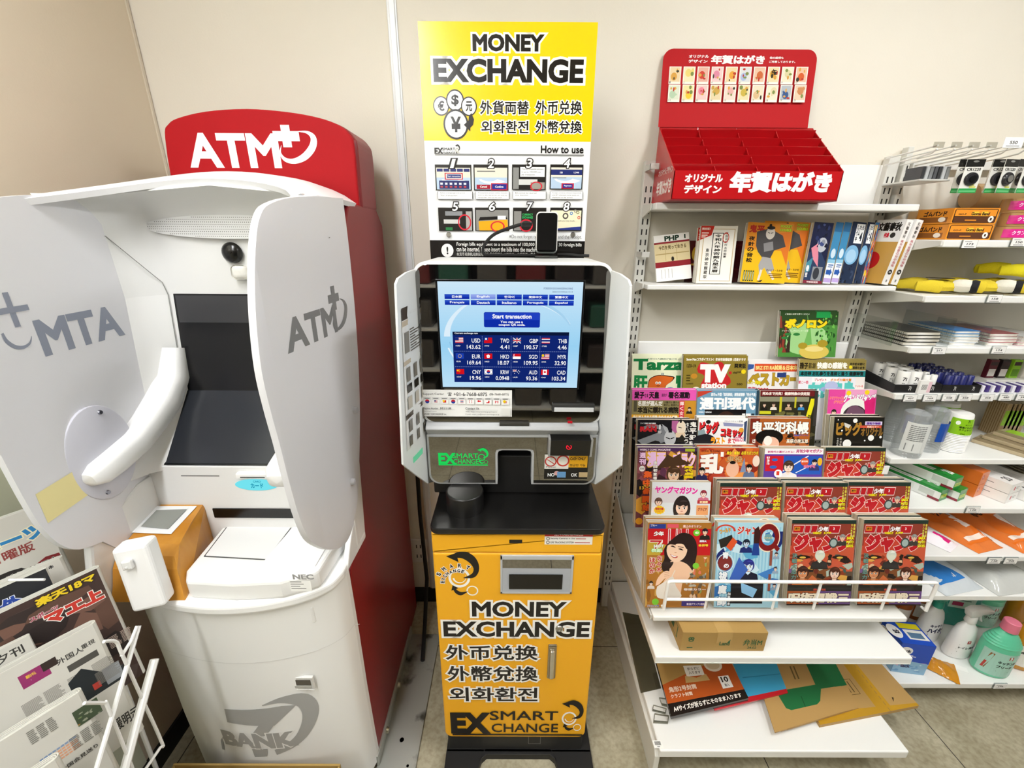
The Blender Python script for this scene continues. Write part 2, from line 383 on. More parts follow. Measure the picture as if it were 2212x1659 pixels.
for (x, y, ln) in LAMPS:
    where = ['over the cash machine', 'over the magazine rack', 'over the stationery shelves', 'in the row behind the camera'][lamp_no]; lamp_no += 1
    t = thing('ceiling_light', 'long white fluorescent ceiling fitting ' + where, 'light', (x, y, CEIL), group='ceiling lights')
    k = MB(); k.box((x-.1, y-ln/2-.03, CEIL-.05), (x+.1, y+ln/2+.03, CEIL), '#f4f4f0', 'plastic', .006); k.build('housing', t)
    k = MB(); k.box((x-.075, y-ln/2, CEIL-.06), (x+.075, y+ln/2, CEIL-.05), '#ffffff', 'lamp'); k.build('diffuser', t)
def pb(x0, y0, x1, y1, y):
    """box in metres (x, z) on the plane y from two photo points"""
    a = at(x0, y1, y=y); b = at(x1, y0, y=y); return a.x, a.z, b.x, b.z
def wallprint(mb, y, m='gloss', **k): return Pr(mb, (0, y, 0), (1, 0, 0), (0, 0, 1), m, **k)
# outlet behind the exchange machine
ATO = at(905, 1190, y=-.006)
t = thing('wall_outlet', 'white wall outlet plate low on the back wall beside the yellow machine', 'outlet', (ATO.x, 0, ATO.z))
k = MB(); k.box((ATO.x-.035, -.008, ATO.z-.06), (ATO.x+.035, 0, ATO.z+.06), '#e8e6e0', 'plastic', .003); k.build('cover_plate', t)
for dz in (-.025, .025):
    for dx in (-.008, .008): k = MB(); k.box((ATO.x+dx-.002, -.0095, ATO.z+dz-.008), (ATO.x+dx+.002, -.008, ATO.z+dz+.008), '#333333', 'rubber'); k.build('socket_slot', t)
# ================================================================== cash machine
XL, XR = -.88, -.40; XM = (XL+XR)/2
atm = thing('cash_machine', 'white and red cash machine with two privacy wings and a red header reading ATM', 'cash machine', (XM, -.35, 0))
RED = '#86101a'
k = MB()
prof = [(-.06, .03), (-.06, 1.57), (-.11, 1.615), (-.33, 1.615), (-.375, 1.56), (-.378, 1.44), (-.41, 1.2), (-.45, 1.095), (-.50, 1.0), (-.52, .90), (-.54, .775), (-.61, .745), (-.63, .5), (-.63, .3), (-.612, .03)]
k.prism(prof, 'x', XL+.004, XR-.002, RED, 'paint', .006)
k.build('body', atm)
def stroke(p, mid, wid, col, conv):
    xy = []; L = []
    for i, (q, wd) in enumerate(zip(mid, wid)):
        a = Vector(mid[max(i-1, 0)]); b = Vector(mid[min(i+1, len(mid)-1)]); t_ = (b-a).normalized(); nn = Vector((-t_.y, t_.x))*wd
        xy += [conv(q[0]+nn.x, q[1]+nn.y), conv(q[0]-nn.x, q[1]-nn.y)]
    for i in range(len(mid)-1): L += [2*i, 2*i+1, 2*i+3, 2*i+2]
    p.put(xy, L, [4]*(len(mid)-1), col)
def smooth(pts, n=6):
    o = []
    for i in range(len(pts)-1):
        p0, p1, p2, p3 = (np.array(pts[min(max(j, 0), len(pts)-1)], float) for j in (i-1, i, i+1, i+2))
        for q in range(n):
            u = q/n; o.append(tuple(.5*((2*p1)+(-p0+p2)*u+(2*p0-5*p1+4*p2-p3)*u*u+(-p0+3*p1-3*p2+p3)*u**3)))
    o.append(tuple(pts[-1])); return o
# header sign
k = MB(); HY = -.25
out = [at(px, py, y=HY) for px, py in [(366, 392), (357, 340), (351, 285), (358, 268), (378, 254), (440, 239), (530, 233), (620, 240), (690, 253), (735, 270), (757, 290), (767, 315), (774, 400), (778, 450)]]
out = [(p.x, p.z) for p in out]
out = [q[:2] for q in smooth(out[1:-1], 4)]; out = [(lambda q: (q.x, q.z))(at(366, 392, y=HY))]+out+[(lambda q: (q.x, q.z))(at(779, 452, y=HY))]
k.prism(out, 'y', HY+.012, -.10, RED, 'paint', .010, 3)
k.build('header', atm)
k = MB(); cx = sum(p[0] for p in out)/len(out); cz = sum(p[1] for p in out)/len(out)
inn = [(cx+(p[0]-cx)*.985, cz+(p[1]-cz)*.975) for p in out]
k.prism(inn, 'y', HY, HY+.014, '#a8121a', 'matte', .004, 2)
p = wallprint(k, HY-.0004)
def atm_plus(p, box, plus, sw, col, rot=0):
    p.t('ATM', *box, col, .035)
    x0, z0, x1, z1 = plus; tx = (x1-x0)*.17; cxx = (x0+x1)/2; czz = (z0+z1)/2
    p.rect(x0, czz-tx, x1, czz+tx, col); p.rect(cxx-tx, z0, cxx+tx, z1, col)
    S = smooth(sw, 5); stroke(p, [q[:2] for q in S], [q[2] for q in S], col, lambda a, b: (lambda q: (q.x, q.z))(at(a, b, y=HY)))
atm_plus(p, pb(412, 288, 598, 362, HY), pb(594, 270, 643, 318, HY), [(641, 284, .5), (664, 286, 3), (677, 298, 6), (675, 318, 8), (659, 338, 8), (637, 348, 6), (617, 345, 4), (606, 331, 1.8), (608, 314, .4)], '#ffffff')
k.build('sign_panel', atm)
# lower front panel, bowed
FX = np.array([-.88, -.872, -.85, -.80, -.72, -.64, -.56, -.49, -.45, -.425, -.41, -.40])
FY = np.array([-.64, -.675, -.70, -.717, -.735, -.742, -.736, -.718, -.70, -.682, -.664, -.635])
_s = smooth(list(zip(FX, FY)), 4); FX = np.array([q[0] for q in _s]); FY = np.array([q[1] for q in _s])
k = MB(); rows = []
for z, d in [(.03, .012), (.15, .006), (.35, 0), (.55, 0), (.68, -.002), (.765, -.004)]:
    rows.append([(x, y + (d if y < -.62 else 0), z) for x, y in zip(FX, FY)])
k.slab(rows, (0, .016, 0), WHITE, 'satin'); 
fy = lambda x: np.interp(x, FX, FY)
front = Pr(k, fn=lambda x, z, l: np.stack([x, fy(x)+np.interp(z, [.03, .15, .35, .55, .68, .765], [.012, .006, 0, 0, -.002, -.004])-.0012-l, z], 1), m='plastic', cuts=list(FX)+[.03])
G = '#a7a8a6'
b7 = lambda x, y: (lambda q: (q.x, q.z))(at(x, y, y=-.73))
front.poly([b7(*q) for q in [(489, 1524), (612, 1518), (640, 1522), (618, 1540), (598, 1557), (495, 1553)]], G)
# swoosh of the emblem
S_ = smooth([(572, 1513, 1), (610, 1506, 6), (650, 1514, 13), (668, 1540, 16), (662, 1572, 13), (640, 1598, 9), (600, 1616, 6)])
stroke(front, [q[:2] for q in S_], [q[2] for q in S_], G, b7)
front.poly([b7(*q) for q in [(600, 1540), (640, 1522), (600, 1552), (580, 1578), (548, 1578), (565, 1555)]], G)
front.poly([b7(*q) for q in [(549, 1608), (583, 1607), (582, 1624), (555, 1626)]], G)
front.poly([b7(*q) for q in [(478, 1622), (476, 1600), (486, 1582), (482, 1602), (484, 1622)]], G)
front.t('BANK', *(b7(488, 1606)+b7(640, 1573)), G, .06, out=WHITE, ow=.05)
front.poly([b7(*q) for q in [(312, 1419), (748, 1422), (748, 1423), (312, 1420)]], '#dededb')
k.build('front_panel', atm)
# recessed finger pull, lock, small latch
q = at(649, 1475, y=-.725)
k = MB(); k.box((q.x-.032, -.722, q.z-.02), (q.x+.032, -.727, q.z+.02), '#d5d5d2', 'plastic', .001); k.box((q.x-.027, -.7275, q.z-.014), (q.x+.027, -.7255, q.z+.013), '#5d5a52', 'plastic'); k.box((q.x-.027, -.7285, q.z-.014), (q.x+.027, -.726, q.z-.006), '#b9b8b2', 'plastic'); k.build('finger_pull', atm)
q = at(712, 1539, y=-.69); k = MB(); k.lathe([(.001, 0), (.012, 0), (.012, .006), (.008, .008), (.001, .008)], (q.x, -.698, q.z), '#b8b6b0', 'metal', 20, 'y'); k.box((q.x-.001, -.709, q.z-.004), (q.x+.001, -.704, q.z+.004), '#333333', 'rubber'); k.build('lock', atm)
q = at(675, 1320, y=-.70); k = MB(); k.box((q.x-.008, -.709, q.z-.028), (q.x+.008, -.699, q.z+.022), '#ecece9', 'plastic', .004); k.build('latch', atm)
# console shelf with raised left cheek
k = MB(); edge = [(x, y-.016) for x, y in zip(FX, FY)]
k.prism([(XL-.012, -.5)]+[(XL-.012, -.655)]+edge+[(XR+.004, -.5)], 'z', .755, .782, '#f4f4f2', 'plastic', .008, 3)
k.prism([(-.50, .76), (-.50, .985), (-.60, .985), (-.735, .935), (-.755, .86), (-.735, .79), (-.70, .762)], 'x', XL-.014, XL+.004, '#ececea', 'plastic', .006, 2)
k.prism([(-.50, .76), (-.47, 1.02), (-.525, .90), (-.60, .815), (-.64, .76)], 'x', XR-.012, XR+.002, '#efefed', 'plastic', .004, 2)
k.build('console_shelf', atm)
# timber-look block with its little screen
k = MB(); prof = [(-.545, .775), (-.545, .905), (-.62, .893), (-.675, .878), (-.70, .866), (-.716, .845), (-.728, .81), (-.742, .778)]
xr = lambda y: np.interp(-y, [.54, .70, .77], [-.773, -.745, -.69])
rows = [[(XL+.006, y, z) for y, z in prof], [(float(xr(y)), y, z) for y, z in prof]]
k.faces([tuple(x) for r in rows for x in r], [(i, i+1, i+1+len(prof), i+len(prof)) for i in range(len(prof)-1)]+[tuple(range(len(prof)))[::-1], tuple(range(len(prof), 2*len(prof)))], '#ffffff', 'wood')
k.build('wood_block', atm)
k = MB(); c0 = [at(px, py, z=.892) for px, py in [(275, 1147), (368, 1150), (428, 1102), (335, 1102)]]
k.faces([(v.x, v.y, np.interp(v.y, [-.675, -.62, -.545], [.878, .893, .905])+.003) for v in c0], [(0, 1, 2, 3)], '#e9eaea', 'plastic')
c1 = [c0[0]*.82+c0[2]*.18, c0[1]*.85+c0[3]*.15, c0[2]*.85+c0[0]*.15, c0[3]*.82+c0[1]*.18]
k.faces([(v.x, v.y, np.interp(v.y, [-.675, -.62, -.545], [.878, .893, .905])+.0045) for v in c1], [(0, 1, 2, 3)], '#8b8d88', 'gloss')
k.build('small_screen', atm)
k = MB(); rz = Matrix.Rotation(R(14), 3, 'Z') @ Matrix.Rotation(R(-7), 3, 'X') @ Matrix.Rotation(R(-4), 3, 'Y')
k.box((-.795, -.776, .797), (-.733, -.734, .946), '#f3f3f2', 'plastic', .008, 3, rot=rz)
k.box((-.775, -.7835, .905), (-.757, -.774, .925), '#e2e2e0', 'plastic', .003, 2, rot=rz); k.box((-.769, -.786, .908), (-.763, -.774, .914), '#cfcfcd', 'plastic', .002, 2, rot=rz)
k.build('handset', atm)
# cash tray
k = MB(); k.prism([(-.742, -.535), (-.725, -.705), (-.705, -.735), (-.60, -.742), (-.50, -.735), (-.43, -.705), (-.42, -.535)], 'z', .78, .833, '#f3f3f1', 'plastic', .010, 3)
k.prism([(-.728, -.55), (-.712, -.665), (-.56, -.675), (-.56, -.55)], 'z', .8335, .8345, '#3c3c3c', 'plastic')
k.prism([(-.724, -.554), (-.709, -.663), (-.561, -.673), (-.561, -.554)], 'z', .834, .836, '#efefee', 'plastic', .0008)
k.prism([(-.555, -.54), (-.565, -.70), (-.44, -.695), (-.44, -.54)], 'z', .833, .8365, '#fbfbfb', 'plastic', .001)
ty = -.737
p = wallprint(k, ty-.006); bx = pb(636, 1236, 679, 1247, ty); p.t('NEC', *bx, '#9b9b9b', .05)
bx = pb(632, 1250, 673, 1272, ty); p.rect(*bx, '#fbfbf8'); 
for i in range(4): p.rect(bx[0]+.002, bx[3]-.004-i*.006, bx[0]+(.026, .03, .022, .034)[i], bx[3]-.002-i*.006, '#8d8d8d')
k.build('cash_tray', atm)
# upright panel with card slot
k = MB(); k.box((XL-.006, -.562, .775), (XR+.004, -.545, 1.012), '#eaeae8', 'plastic', .003)
p = wallprint(k, -.5625); p.rect(*pb(393, 1026, 475, 1027.5, -.56), '#6c6c6a'); p.rect(*pb(323, 1020, 326, 1023, -.56), '#333333')
k.build('card_panel', atm)
k = MB(); b = pb(466, 1097, 640, 1116, -.56); k.box((b[0], -.5655, b[1]), (b[2], -.5615, b[3]), '#0c0b0a', 'gloss', .0018, 3); k.build('coin_window', atm)
k = MB(); b = pb(515, 1019, 586, 1031, -.565); k.box((b[0], -.575, b[1]), (b[2], -.56, b[3]), '#f6f6f5', 'plastic', .004, 3); k.box((b[0]+.012, -.5758, b[1]+.005), (b[2]-.012, -.574, b[1]+.0075), '#3a3a3a', 'plastic'); k.build('card_slot', atm)
k = MB(); p = wallprint(k, -.5635, 'emit'); b = pb(511, 1035, 598, 1059, -.563); p.ell((b[0]+b[2])/2, (b[1]+b[3])/2, (b[2]-b[0])/2, (b[3]-b[1])/2, '#74e3ef', 36)
p.t('カード', *pb(543, 1044, 568, 1054, -.563), '#0b8fae', .03); p.t('CARD', *pb(547, 1038, 563, 1042, -.563), '#0b8fae', .02); k.build('card_light', atm)
# screens
def slopeq(mb, a, b, x0, x1, col, m): mb.faces([(x0, *b), (x1, *b), (x1, *a), (x0, *a)], [(0, 1, 2, 3)], col, m)
k = MB(); slopeq(k, (-.405, 1.402), (-.438, 1.155), -.832, -.455, '#101012', 'gloss'); slopeq(k, (-.4065, 1.398), (-.4305, 1.196), -.827, -.46, '#3a3a3c', 'gloss'); k.build('upper_screen', atm)
k = MB(); slopeq(k, (-.434, 1.163), (-.56, 1.014), -.838, -.455, '#0d0e11', 'gloss'); slopeq(k, (-.4375, 1.161), (-.5595, 1.0185), -.833, -.46, '#23262c', 'gloss'); k.build('touch_screen', atm)
# recess around the screens
k = MB(); cxs = [-.896, -.88, -.86, -.832, -.64, -.455, -.425, -.410, -.400]; cys = [-.52, -.46, -.425, -.405, -.402, -.405, -.425, -.46, -.52]
rows = []
for z, d in [(1.40, 0), (1.50, -.002), (1.58, -.004), (1.607, -.022), (1.628, -.05), (1.637, -.075)]:
    rows.append([(x, max(y, -.52)+d, z - .03*((x-XM)/.26)**2 * (z-1.4)/.23) for x, y in zip(cxs, cys)])
k.slab(rows, .006, '#e6e6e4', 'plastic')
for ix in (slice(0, 4), slice(5, 9)):
    rows = []
    for z, d in [(1.0, -.15), (1.02, -.148), (1.165, -.027), (1.28, -.014), (1.40, 0)]: rows.append([(x, y+d, z) for x, y in zip(cxs[ix], cys[ix])])
    k.slab(rows, .006, '#ebebe9', 'plastic')
for side in (1, -1):   # joint lines of the side cheeks
    J = [(-.899, 1.535), (-.885, 1.535), (-.842, 1.43), (-.838, 1.40), (-.838, 1.165)]
    k.tube([((x if side > 0 else 2*XM-x), float(np.interp(x, cxs[:4], cys[:4]))-.0042-(0 if z > 1.39 else .028*(1.4-z)/.235), z) for x, z in J], .0009, '#8d8d8a', 'rubber', 6)
k.build('fascia', atm)
# loudspeaker grille
k = MB(); c = at(470, 490, y=-.42); n = 36
el = [(c.x + .03 + .215*math.cos(2*math.pi*i/n)*.95, c.z + .026*math.sin(2*math.pi*i/n)) for i in range(n)]
k.prism(el, 'y', -.4165, -.407, '#dcdcda', 'plastic')
p = wallprint(k, -.4167, 'plastic', lift=2e-5); hole = []
for i in range(-44, 45):
    for j in range(-4, 5):
        x = c.x+.03+i*.0046+(j % 2)*.0023; z = c.z+j*.0052
        if ((x-c.x-.03)/.196)**2+((z-c.z)/.0235)**2 < 1: hole.append((x-.0008, z-.0008, x+.0008, z+.0008))
p.rects(hole, '#55544f'); k.build('speaker_grille', atm)
q = at(501, 546, y=-.412); k = MB(); k.lathe([(.024, -.002), (.0235, .002), (.018, .008), (.010, .011), (.0006, .012)], (q.x, -.412, q.z), '#0b0a09', 'gloss', 28, 'y', cap=True)
k.lathe([(.0005, .0), (.007, .0), (.007, .004), (.0005, .006)], (q.x, -.421, q.z+.004), '#22201e', 'gloss', 16, 'y'); k.build('camera_lens', atm)
q = at(521, 588, y=-.412); k = MB(); k.box((q.x-.02, -.424, q.z-.017), (q.x+.02, -.408, q.z+.017), '#e6e4dd', 'film', .012, 4); k.build('lamp_lens', atm)
# hood and privacy wings
k = MB(); rows = []
for y, dz in [(-.26, .012), (-.33, .014), (-.40, .010), (-.445, .0), (-.468, -.012)]:
    tt_ = (-.26-y)/.21; rows.append([(XM + s*(.236+.013*tt_), y-.03*s*s-.15*tt_*abs(s)**5, 1.652 + dz - .042*s*s - .016*s**6) for s in np.linspace(-1, 1, 17)])
k.slab(rows, .012, '#f6f6f8', 'plastic'); k.build('hood', atm)
WOUT = [(735, 428), (750, 550), (764, 700), (772, 860), (771, 1000), (767, 1080), (755, 1145), (737, 1178), (712, 1187), (690, 1183), (662, 1165), (641, 1120), (620, 1050), (597, 960), (575, 880), (557, 800), (546, 700), (542, 600), (545, 520), (553, 470), (576, 440), (640, 425)]
bend = lambda y: .03*max(0, (-y-.42)/.4)**2     # the panels curl a little towards each other
def on_wing(px, py, off=0):
    x = -.385
    for _ in range(12): q = at(px, py, x=x); x = -.388+off-bend(q.y)
    return q.y, q.z
wing = [on_wing(px, py) for px, py in WOUT]
wing = [q[:2] for q in smooth(wing+[wing[0]], 4)][:-1]
def left_front(px, py):   # the near lower edge of the left panel, seen against the newspapers
    q = at(px, py, x=2*XM+.388+.022); return q.y, q.z
lf = [left_front(*q) for q in [(-60, 905), (-22, 975), (8, 1030), (42, 1090), (76, 1140), (118, 1176), (165, 1187), (222, 1170)]]
lf = [q[:2] for q in smooth(lf, 4)]
wing_l = [q for q in wing if not (q[1] < lf[0][1]+.02 and q[0] < lf[-1][0]+.02)]
i_ = max(range(len(wing_l)), key=lambda i: (wing_l[i][1]-wing_l[i-1][1] if wing_l[i-1][1] < 1.0 else 0))
wing_l = wing_l[:i_]+lf[::-1]+wing_l[i_:]
def wing_mesh(side):
    k = MB(); b = bmesh.new()
    vs_ = [b.verts.new((0, y, z)) for y, z in (wing if side > 0 else wing_l)]; f = b.faces.new(vs_); bmesh.ops.triangulate(b, faces=[f])
    for _ in range(2): bmesh.ops.bisect_plane(b, geom=b.verts[:]+b.edges[:]+b.faces[:], plane_co=(0, -.5-.1*_, 0), plane_no=(0, 1, 0))
    for z in (.9, 1.1, 1.3, 1.5): bmesh.ops.bisect_plane(b, geom=b.verts[:]+b.edges[:]+b.faces[:], plane_co=(0, 0, z), plane_no=(0, 0, 1))
    for y in (-.45, -.55, -.65, -.7, -.75): bmesh.ops.bisect_plane(b, geom=b.verts[:]+b.edges[:]+b.faces[:], plane_co=(0, y, 0), plane_no=(0, 1, 0))
    r = bmesh.ops.extrude_face_region(b, geom=b.faces[:]); 
    for v in [g for g in r['geom'] if isinstance(g, bmesh.types.BMVert)]: v.co.x += .012
    bmesh.ops.recalc_face_normals(b, faces=b.faces[:])
    bmesh.ops.bevel(b, geom=[e for e in b.edges if len(e.link_faces) == 2 and e.calc_face_angle(0) > 1.2], offset=.003, segments=2, profile=.5, affect='EDGES', clamp_overlap=True)
    for v in b.verts:
        x = v.co.x - .006
        v.co.x = (-.388 + x - bend(v.co.y)) if side > 0 else (2*XM + .388 + x + bend(v.co.y))
    k.bm(b, '#eeeef2', 'milky', True)
    return k
def wing_print(k, side, face):
    xs = -.388 if side > 0 else 2*XM+.388
    bd = np.vectorize(bend)
    if side > 0: return Pr(k, fn=lambda y, z, l: np.stack([xs-bd(y)+.0064+l, y, z], 1), m='plastic')
    return Pr(k, fn=lambda y, z, l: np.stack([xs+bd(y)+.0064+l, -y, z], 1), m='plastic')
def pxyz(px, py, side):
    x = -.395 if side > 0 else 2*XM+.405
    q = at(px, py, x=x); return q
k = wing_mesh(1); p = wing_print(k, 1, 1)
a = pxyz(623, 768, 1); c_ = pxyz(716, 690, 1); a2 = pxyz(700, 735, 1)
def yz(px, py): q = pxyz(px, py, 1); return q.y, q.z
y0 = yz(623, 740)[0]; y1 = yz(718, 700)[0]; z0 = yz(625, 766)[1]; z1 = yz(625, 688)[1]
p.t('ATM', y0, z0, y1, z1, '#7d7e80', .035)
yp0 = yz(702, 670)[0]; yp1 = yz(724, 670)[0]; zc = z1+.012; dy = yp1-yp0
p.rect(yp0, zc-dy*.17, yp1, zc+dy*.17, '#7d7e80'); p.rect((yp0+yp1)/2-dy*.17, zc-dy*.5, (yp0+yp1)/2+dy*.17, zc+dy*.5, '#7d7e80')
S = smooth([(727, 645, .5), (736, 650, 2.2), (741, 664, 3), (738, 690, 3.6), (729, 707, 3.4), (719, 711, 2.4), (714, 700, 1.2), (714, 688, .4)], 5); stroke(p, [q[:2] for q in S], [q[2] for q in S], '#7d7e80', on_wing)
k.build('privacy_wing', atm)
k = wing_mesh(-1)
# the lettering shows mirrored through the panel's inner face
p = Pr(k, fn=lambda y, z, l: np.stack([2*XM+.388+np.vectorize(bend)(y)+.0064+l, y, z], 1), m='plastic')
yl = lambda px, py: (lambda q: (q.y, q.z))(at(px, py, x=2*XM+.40))
GB = '#8f95a4'
p.t('ATM', yl(268, 700)[0], yl(200, 742)[1], yl(62, 700)[0], yl(200, 668)[1], GB, .035)
yy = yl(15, 680)[0]; zz = yl(15, 695)[1]+.02
p.rect(yy-.03, zz-.005, yy+.03, zz+.005, GB); p.rect(yy-.005, zz-.03, yy+.005, zz+.03, GB)
S = smooth([(57, 726, .5), (52, 741, 2.5), (36, 750, 3.5), (16, 749, 4.2), (-4, 737, 4.2), (-14, 720, 3)], 5); stroke(p, [q[:2] for q in S], [q[2] for q in S], GB, yl)
ya, za = yl(78, 1130); yb, zb = yl(160, 1010)
p.rect(ya, za, yb, zb, '#efe2a0'); p.rect(ya+.045, za+.03, yb-.005, zb-.03, '#d8d2b0')
k.build('privacy_wing', atm)
for side in (1, -1):   # round plates that carry the arm rests
    k = MB(); q = at(222, 978, x=2*XM+.41); q2 = at(225, 835, x=2*XM+.41)
    cy_, cz_ = q.y, q.z; n = 40
    el = [(cy_+.075*math.cos(2*math.pi*i/n), cz_+.105*math.sin(2*math.pi*i/n)) for i in range(n)]
    xa = 2*XM+.388+bend(cy_)+.006 if side < 0 else -.388-bend(cy_)-.014
    k.prism(el, 'x', xa, xa+.008, '#dcdce6', 'milky', .003, 2, True)
    for s_ in (1, -1): k.lathe([(.0005, 0), (.005, 0), (.004, .003), (.0005, .003)], (xa+(.008 if side < 0 else -.003), cy_+.02*s_, cz_+.085*s_), '#9a9aa4', 'metal', 12, 'x')
    k.build('arm_plate', atm)
def armrest(side):
    mx = (lambda x: x) if side < 0 else (lambda x: 2*XM-x-.066)
    k = MB(); P = []
    path = [((-.868, -.425, 1.27), .044, .02), ((-.868, -.445, 1.20), .046, .026), ((-.868, -.485, 1.15), .042, .03), ((-.868, -.54, 1.115), .038, .028), ((-.868, -.59, 1.09), .036, .027), ((-.870, -.65, 1.075), .036, .027), ((-.871, -.69, 1.068), .034, .025), ((-.871, -.708, 1.064), .022, .016), ((-.871, -.713, 1.062), .004, .004), ((-.871, -.7135, 1.062), .0003, .0003)]
    for i, (c, a, b) in enumerate(path):
        r = []
        d = Vector(path[min(i+1, len(path)-1)][0])-Vector(path[max(i-1, 0)][0]); up = Vector((0, d.z, -d.y)).normalized()
        if up.z < 0: up = -up
        for j in range(20):
            an = 2*math.pi*j/20; ca, sa = math.cos(an), math.sin(an); e = .55
            r.append((mx(c[0]+a*math.copysign(abs(ca)**e, ca)), c[1]+up.y*b*math.copysign(abs(sa)**e, sa), c[2]+up.z*b*math.copysign(abs(sa)**e, sa)))
        P.append(r)
    k.grid(P if side < 0 else [r[::-1] for r in P], '#f1f1f0', 'plastic', True, True); k.build('arm_rest', atm)
armrest(-1); armrest(1)
for px, py in [(768, 886), (765, 1040)]:
    q = at(px, py, x=-.38); k = MB(); k.lathe([(.0005, .012), (.007, .010), (.009, 0)], (-.384-bend(q.y), q.y, q.z), '#cfcfd4', 'plastic', 14, 'x'); k.build('wing_bolt', atm)
# steel angle at the foot
k = MB(); k.box((-.404, -.74, 0), (-.285, -.18, .012), '#ffffff', 'steel_plate', .001); k.box((-.404, -.63, .012), (-.396, -.18, .055), '#ffffff', 'steel_plate', .001)
for y, z in [(-.545, .034), (-.40, .034)]: k.lathe([(.0005, .010), (.008, .009), (.010, 0)], (-.397, y, z), '#b9b39c', 'metal', 14, 'x')
k.lathe([(.0005, .0004), (.007, .0004)], (-.345, -.56, .0125), '#17150f', 'rubber', 12); k.lathe([(.0005, .0004), (.004, .0004)], (-.31, -.63, .0125), '#17150f', 'rubber', 12)
k.build('foot_plate', atm)
k = MB(); k.box((XL+.02, -.60, 0), (XR-.02, -.1, .034), '#222120', 'rubber'); k.build('plinth', atm)
k = MB(); k.tube([(-.36, -.03, .9), (-.36, -.05, .5), (-.345, -.08, .2), (-.35, -.15, .035), (-.33, -.3, .022)], .008, '#100f0e', 'rubber', 8); tag(k.build('power_cable'), 'black power cable in the dark gap between the cash machine and the yellow machine', 'cable')
# ================================================================== money exchange machine
KX = .0175; YF = -.605; YEL = '#f5b21c'; BLK = '#141312'
kio = thing('exchange_machine', 'yellow money exchange machine with a lit touch screen and white side wings', 'exchange machine', (KX, -.44, 0))
def rrect(x0, z0, x1, z1, r, n=6, corners=(1, 1, 1, 1)):
    o = []
    for (cx, cz, a0), on in zip([(x1-r, z0+r, -90), (x1-r, z1-r, 0), (x0+r, z1-r, 90), (x0+r, z0+r, 180)], corners):
        if on:
            for i in range(n+1): a = R(a0+90*i/n); o.append((cx+r*math.cos(a), cz+r*math.sin(a)))
        else: o.append((cx+(r if cx > (x0+x1)/2 else -r), cz+(r if cz > (z0+z1)/2 else -r)))
    return o
def outlined(p, txt, bx, bold, ow, col='#17120d', o='#fbfaf5'): p.t(txt, *bx, col, bold, out=o, ow=ow)
k = MB(); x0, x1 = -.194, .229
k.prism(rrect(x0, .103, x1, .795, .022, 6, (1, 0, 0, 1)), 'y', YF, -.27, YEL, 'satin', .006, 3)
p = wallprint(k, YF-.0003, 'satin')
def emblem(p, B, ink='#17120d', wh='#fbfaf5'):
    """two coins with turning arrows; B maps unit square to the panel box"""
    X = lambda u: B[0]+(B[2]-B[0])*u; Z = lambda v: B[1]+(B[3]-B[1])*v; W_ = B[2]-B[0]; H_ = B[3]-B[1]
    p.ring(X(.44), Z(.44), W_*.29, H_*.20, .13, .13, wh); p.ring(X(.45), Z(.455), W_*.19, H_*.13, .02, .14, wh, 20, -170)
    p.ring(X(.82), Z(.14), W_*.16, H_*.105, .12, .12, wh)
    S = smooth([(.34, .95, .05), (.60, .96, .085), (.86, .84, .10), (.96, .66, .085), (.86, .50, .055), (.56, .44, .004)])
    conv = lambda a, b: (X(a), Z(b))
    stroke(p, [q[:2] for q in S], [q[2] for q in S], ink, conv)
    p.poly([conv(*q) for q in [(.08, .93), (.44, 1.02), (.40, .93), (.44, .80)]], ink)
    S = smooth([(.26, .20, .035), (.34, .11, .045), (.48, .07, .04), (.68, .12, .004)])
    stroke(p, [q[:2] for q in S], [q[2] for q in S], ink, conv)
    p.poly([conv(*q) for q in [(.18, .14), (.23, .27), (.40, .2)]], ink)
Bx = pb(963, 1195, 1031, 1288, YF); emblem(p, Bx)
for i, ch in enumerate('SMART'):
    a = R(150-i*22); cx, cz = Bx[0]+.034, Bx[1]+.045; p.t(ch, cx+.056*math.cos(a)-.0045, cz+.056*math.sin(a)-.006, cx+.056*math.cos(a)+.0045, cz+.056*math.sin(a)+.006, '#17120d', .05, out='#fbfaf5', ow=.1, rot=math.degrees(a)-90)
for i, ch in enumerate('EXCHANGE'):
    a = R(176-i*15); p.t(ch, cx+.040*math.cos(a)-.0036, cz+.040*math.sin(a)-.005, cx+.040*math.cos(a)+.0036, cz+.040*math.sin(a)+.005, '#17120d', .05, out='#fbfaf5', ow=.1, rot=math.degrees(a)-90)
p.t('®', *pb(1022, 1236, 1028, 1243, YF), '#3a2a10')
outlined(p, 'MONEY', pb(1020, 1299, 1225, 1331, YF), .035, .085)
outlined(p, 'EXCHANGE', pb(959, 1342, 1275, 1374, YF), .035, .085)
for s_, bx in [('外币兑换', (963, 1393, 1163, 1424)), ('外幣兌換', (967, 1438, 1163, 1470)), ('외화환전', (972, 1484, 1162, 1513))]: outlined(p, s_, pb(*bx, YF), .022, .075)
p.t('EX', *pb(975, 1538, 1060, 1583, YF), '#17120d', .055); p.t('SMART', *pb(1058, 1535, 1206, 1554, YF), '#17120d', .012); p.t('CHANGE', *pb(1062, 1562, 1206, 1580, YF), '#17120d', .012)
p.rect(*pb(978, 1584.5, 1258, 1586.5, YF), '#17120d')
emblem(p, pb(1206, 1514, 1260, 1578, YF))
door = k.build('cabinet_door', kio)
k = MB(); k.prism(rrect(x0, .7965, x1, .856, .003), 'y', YF-.001, -.27, YEL, 'satin', .005, 3)
p = wallprint(k, YF-.0015, 'satin'); p.rect(*pb(1100, 1165, 1128, 1172.5, YF), '#17150f')
b = pb(1176, 1150, 1281, 1175, YF); p.rect(*b, '#f4f1ea'); p.rect(b[0], b[1]+(b[3]-b[1])*.68, b[2], b[3], '#b9231c')
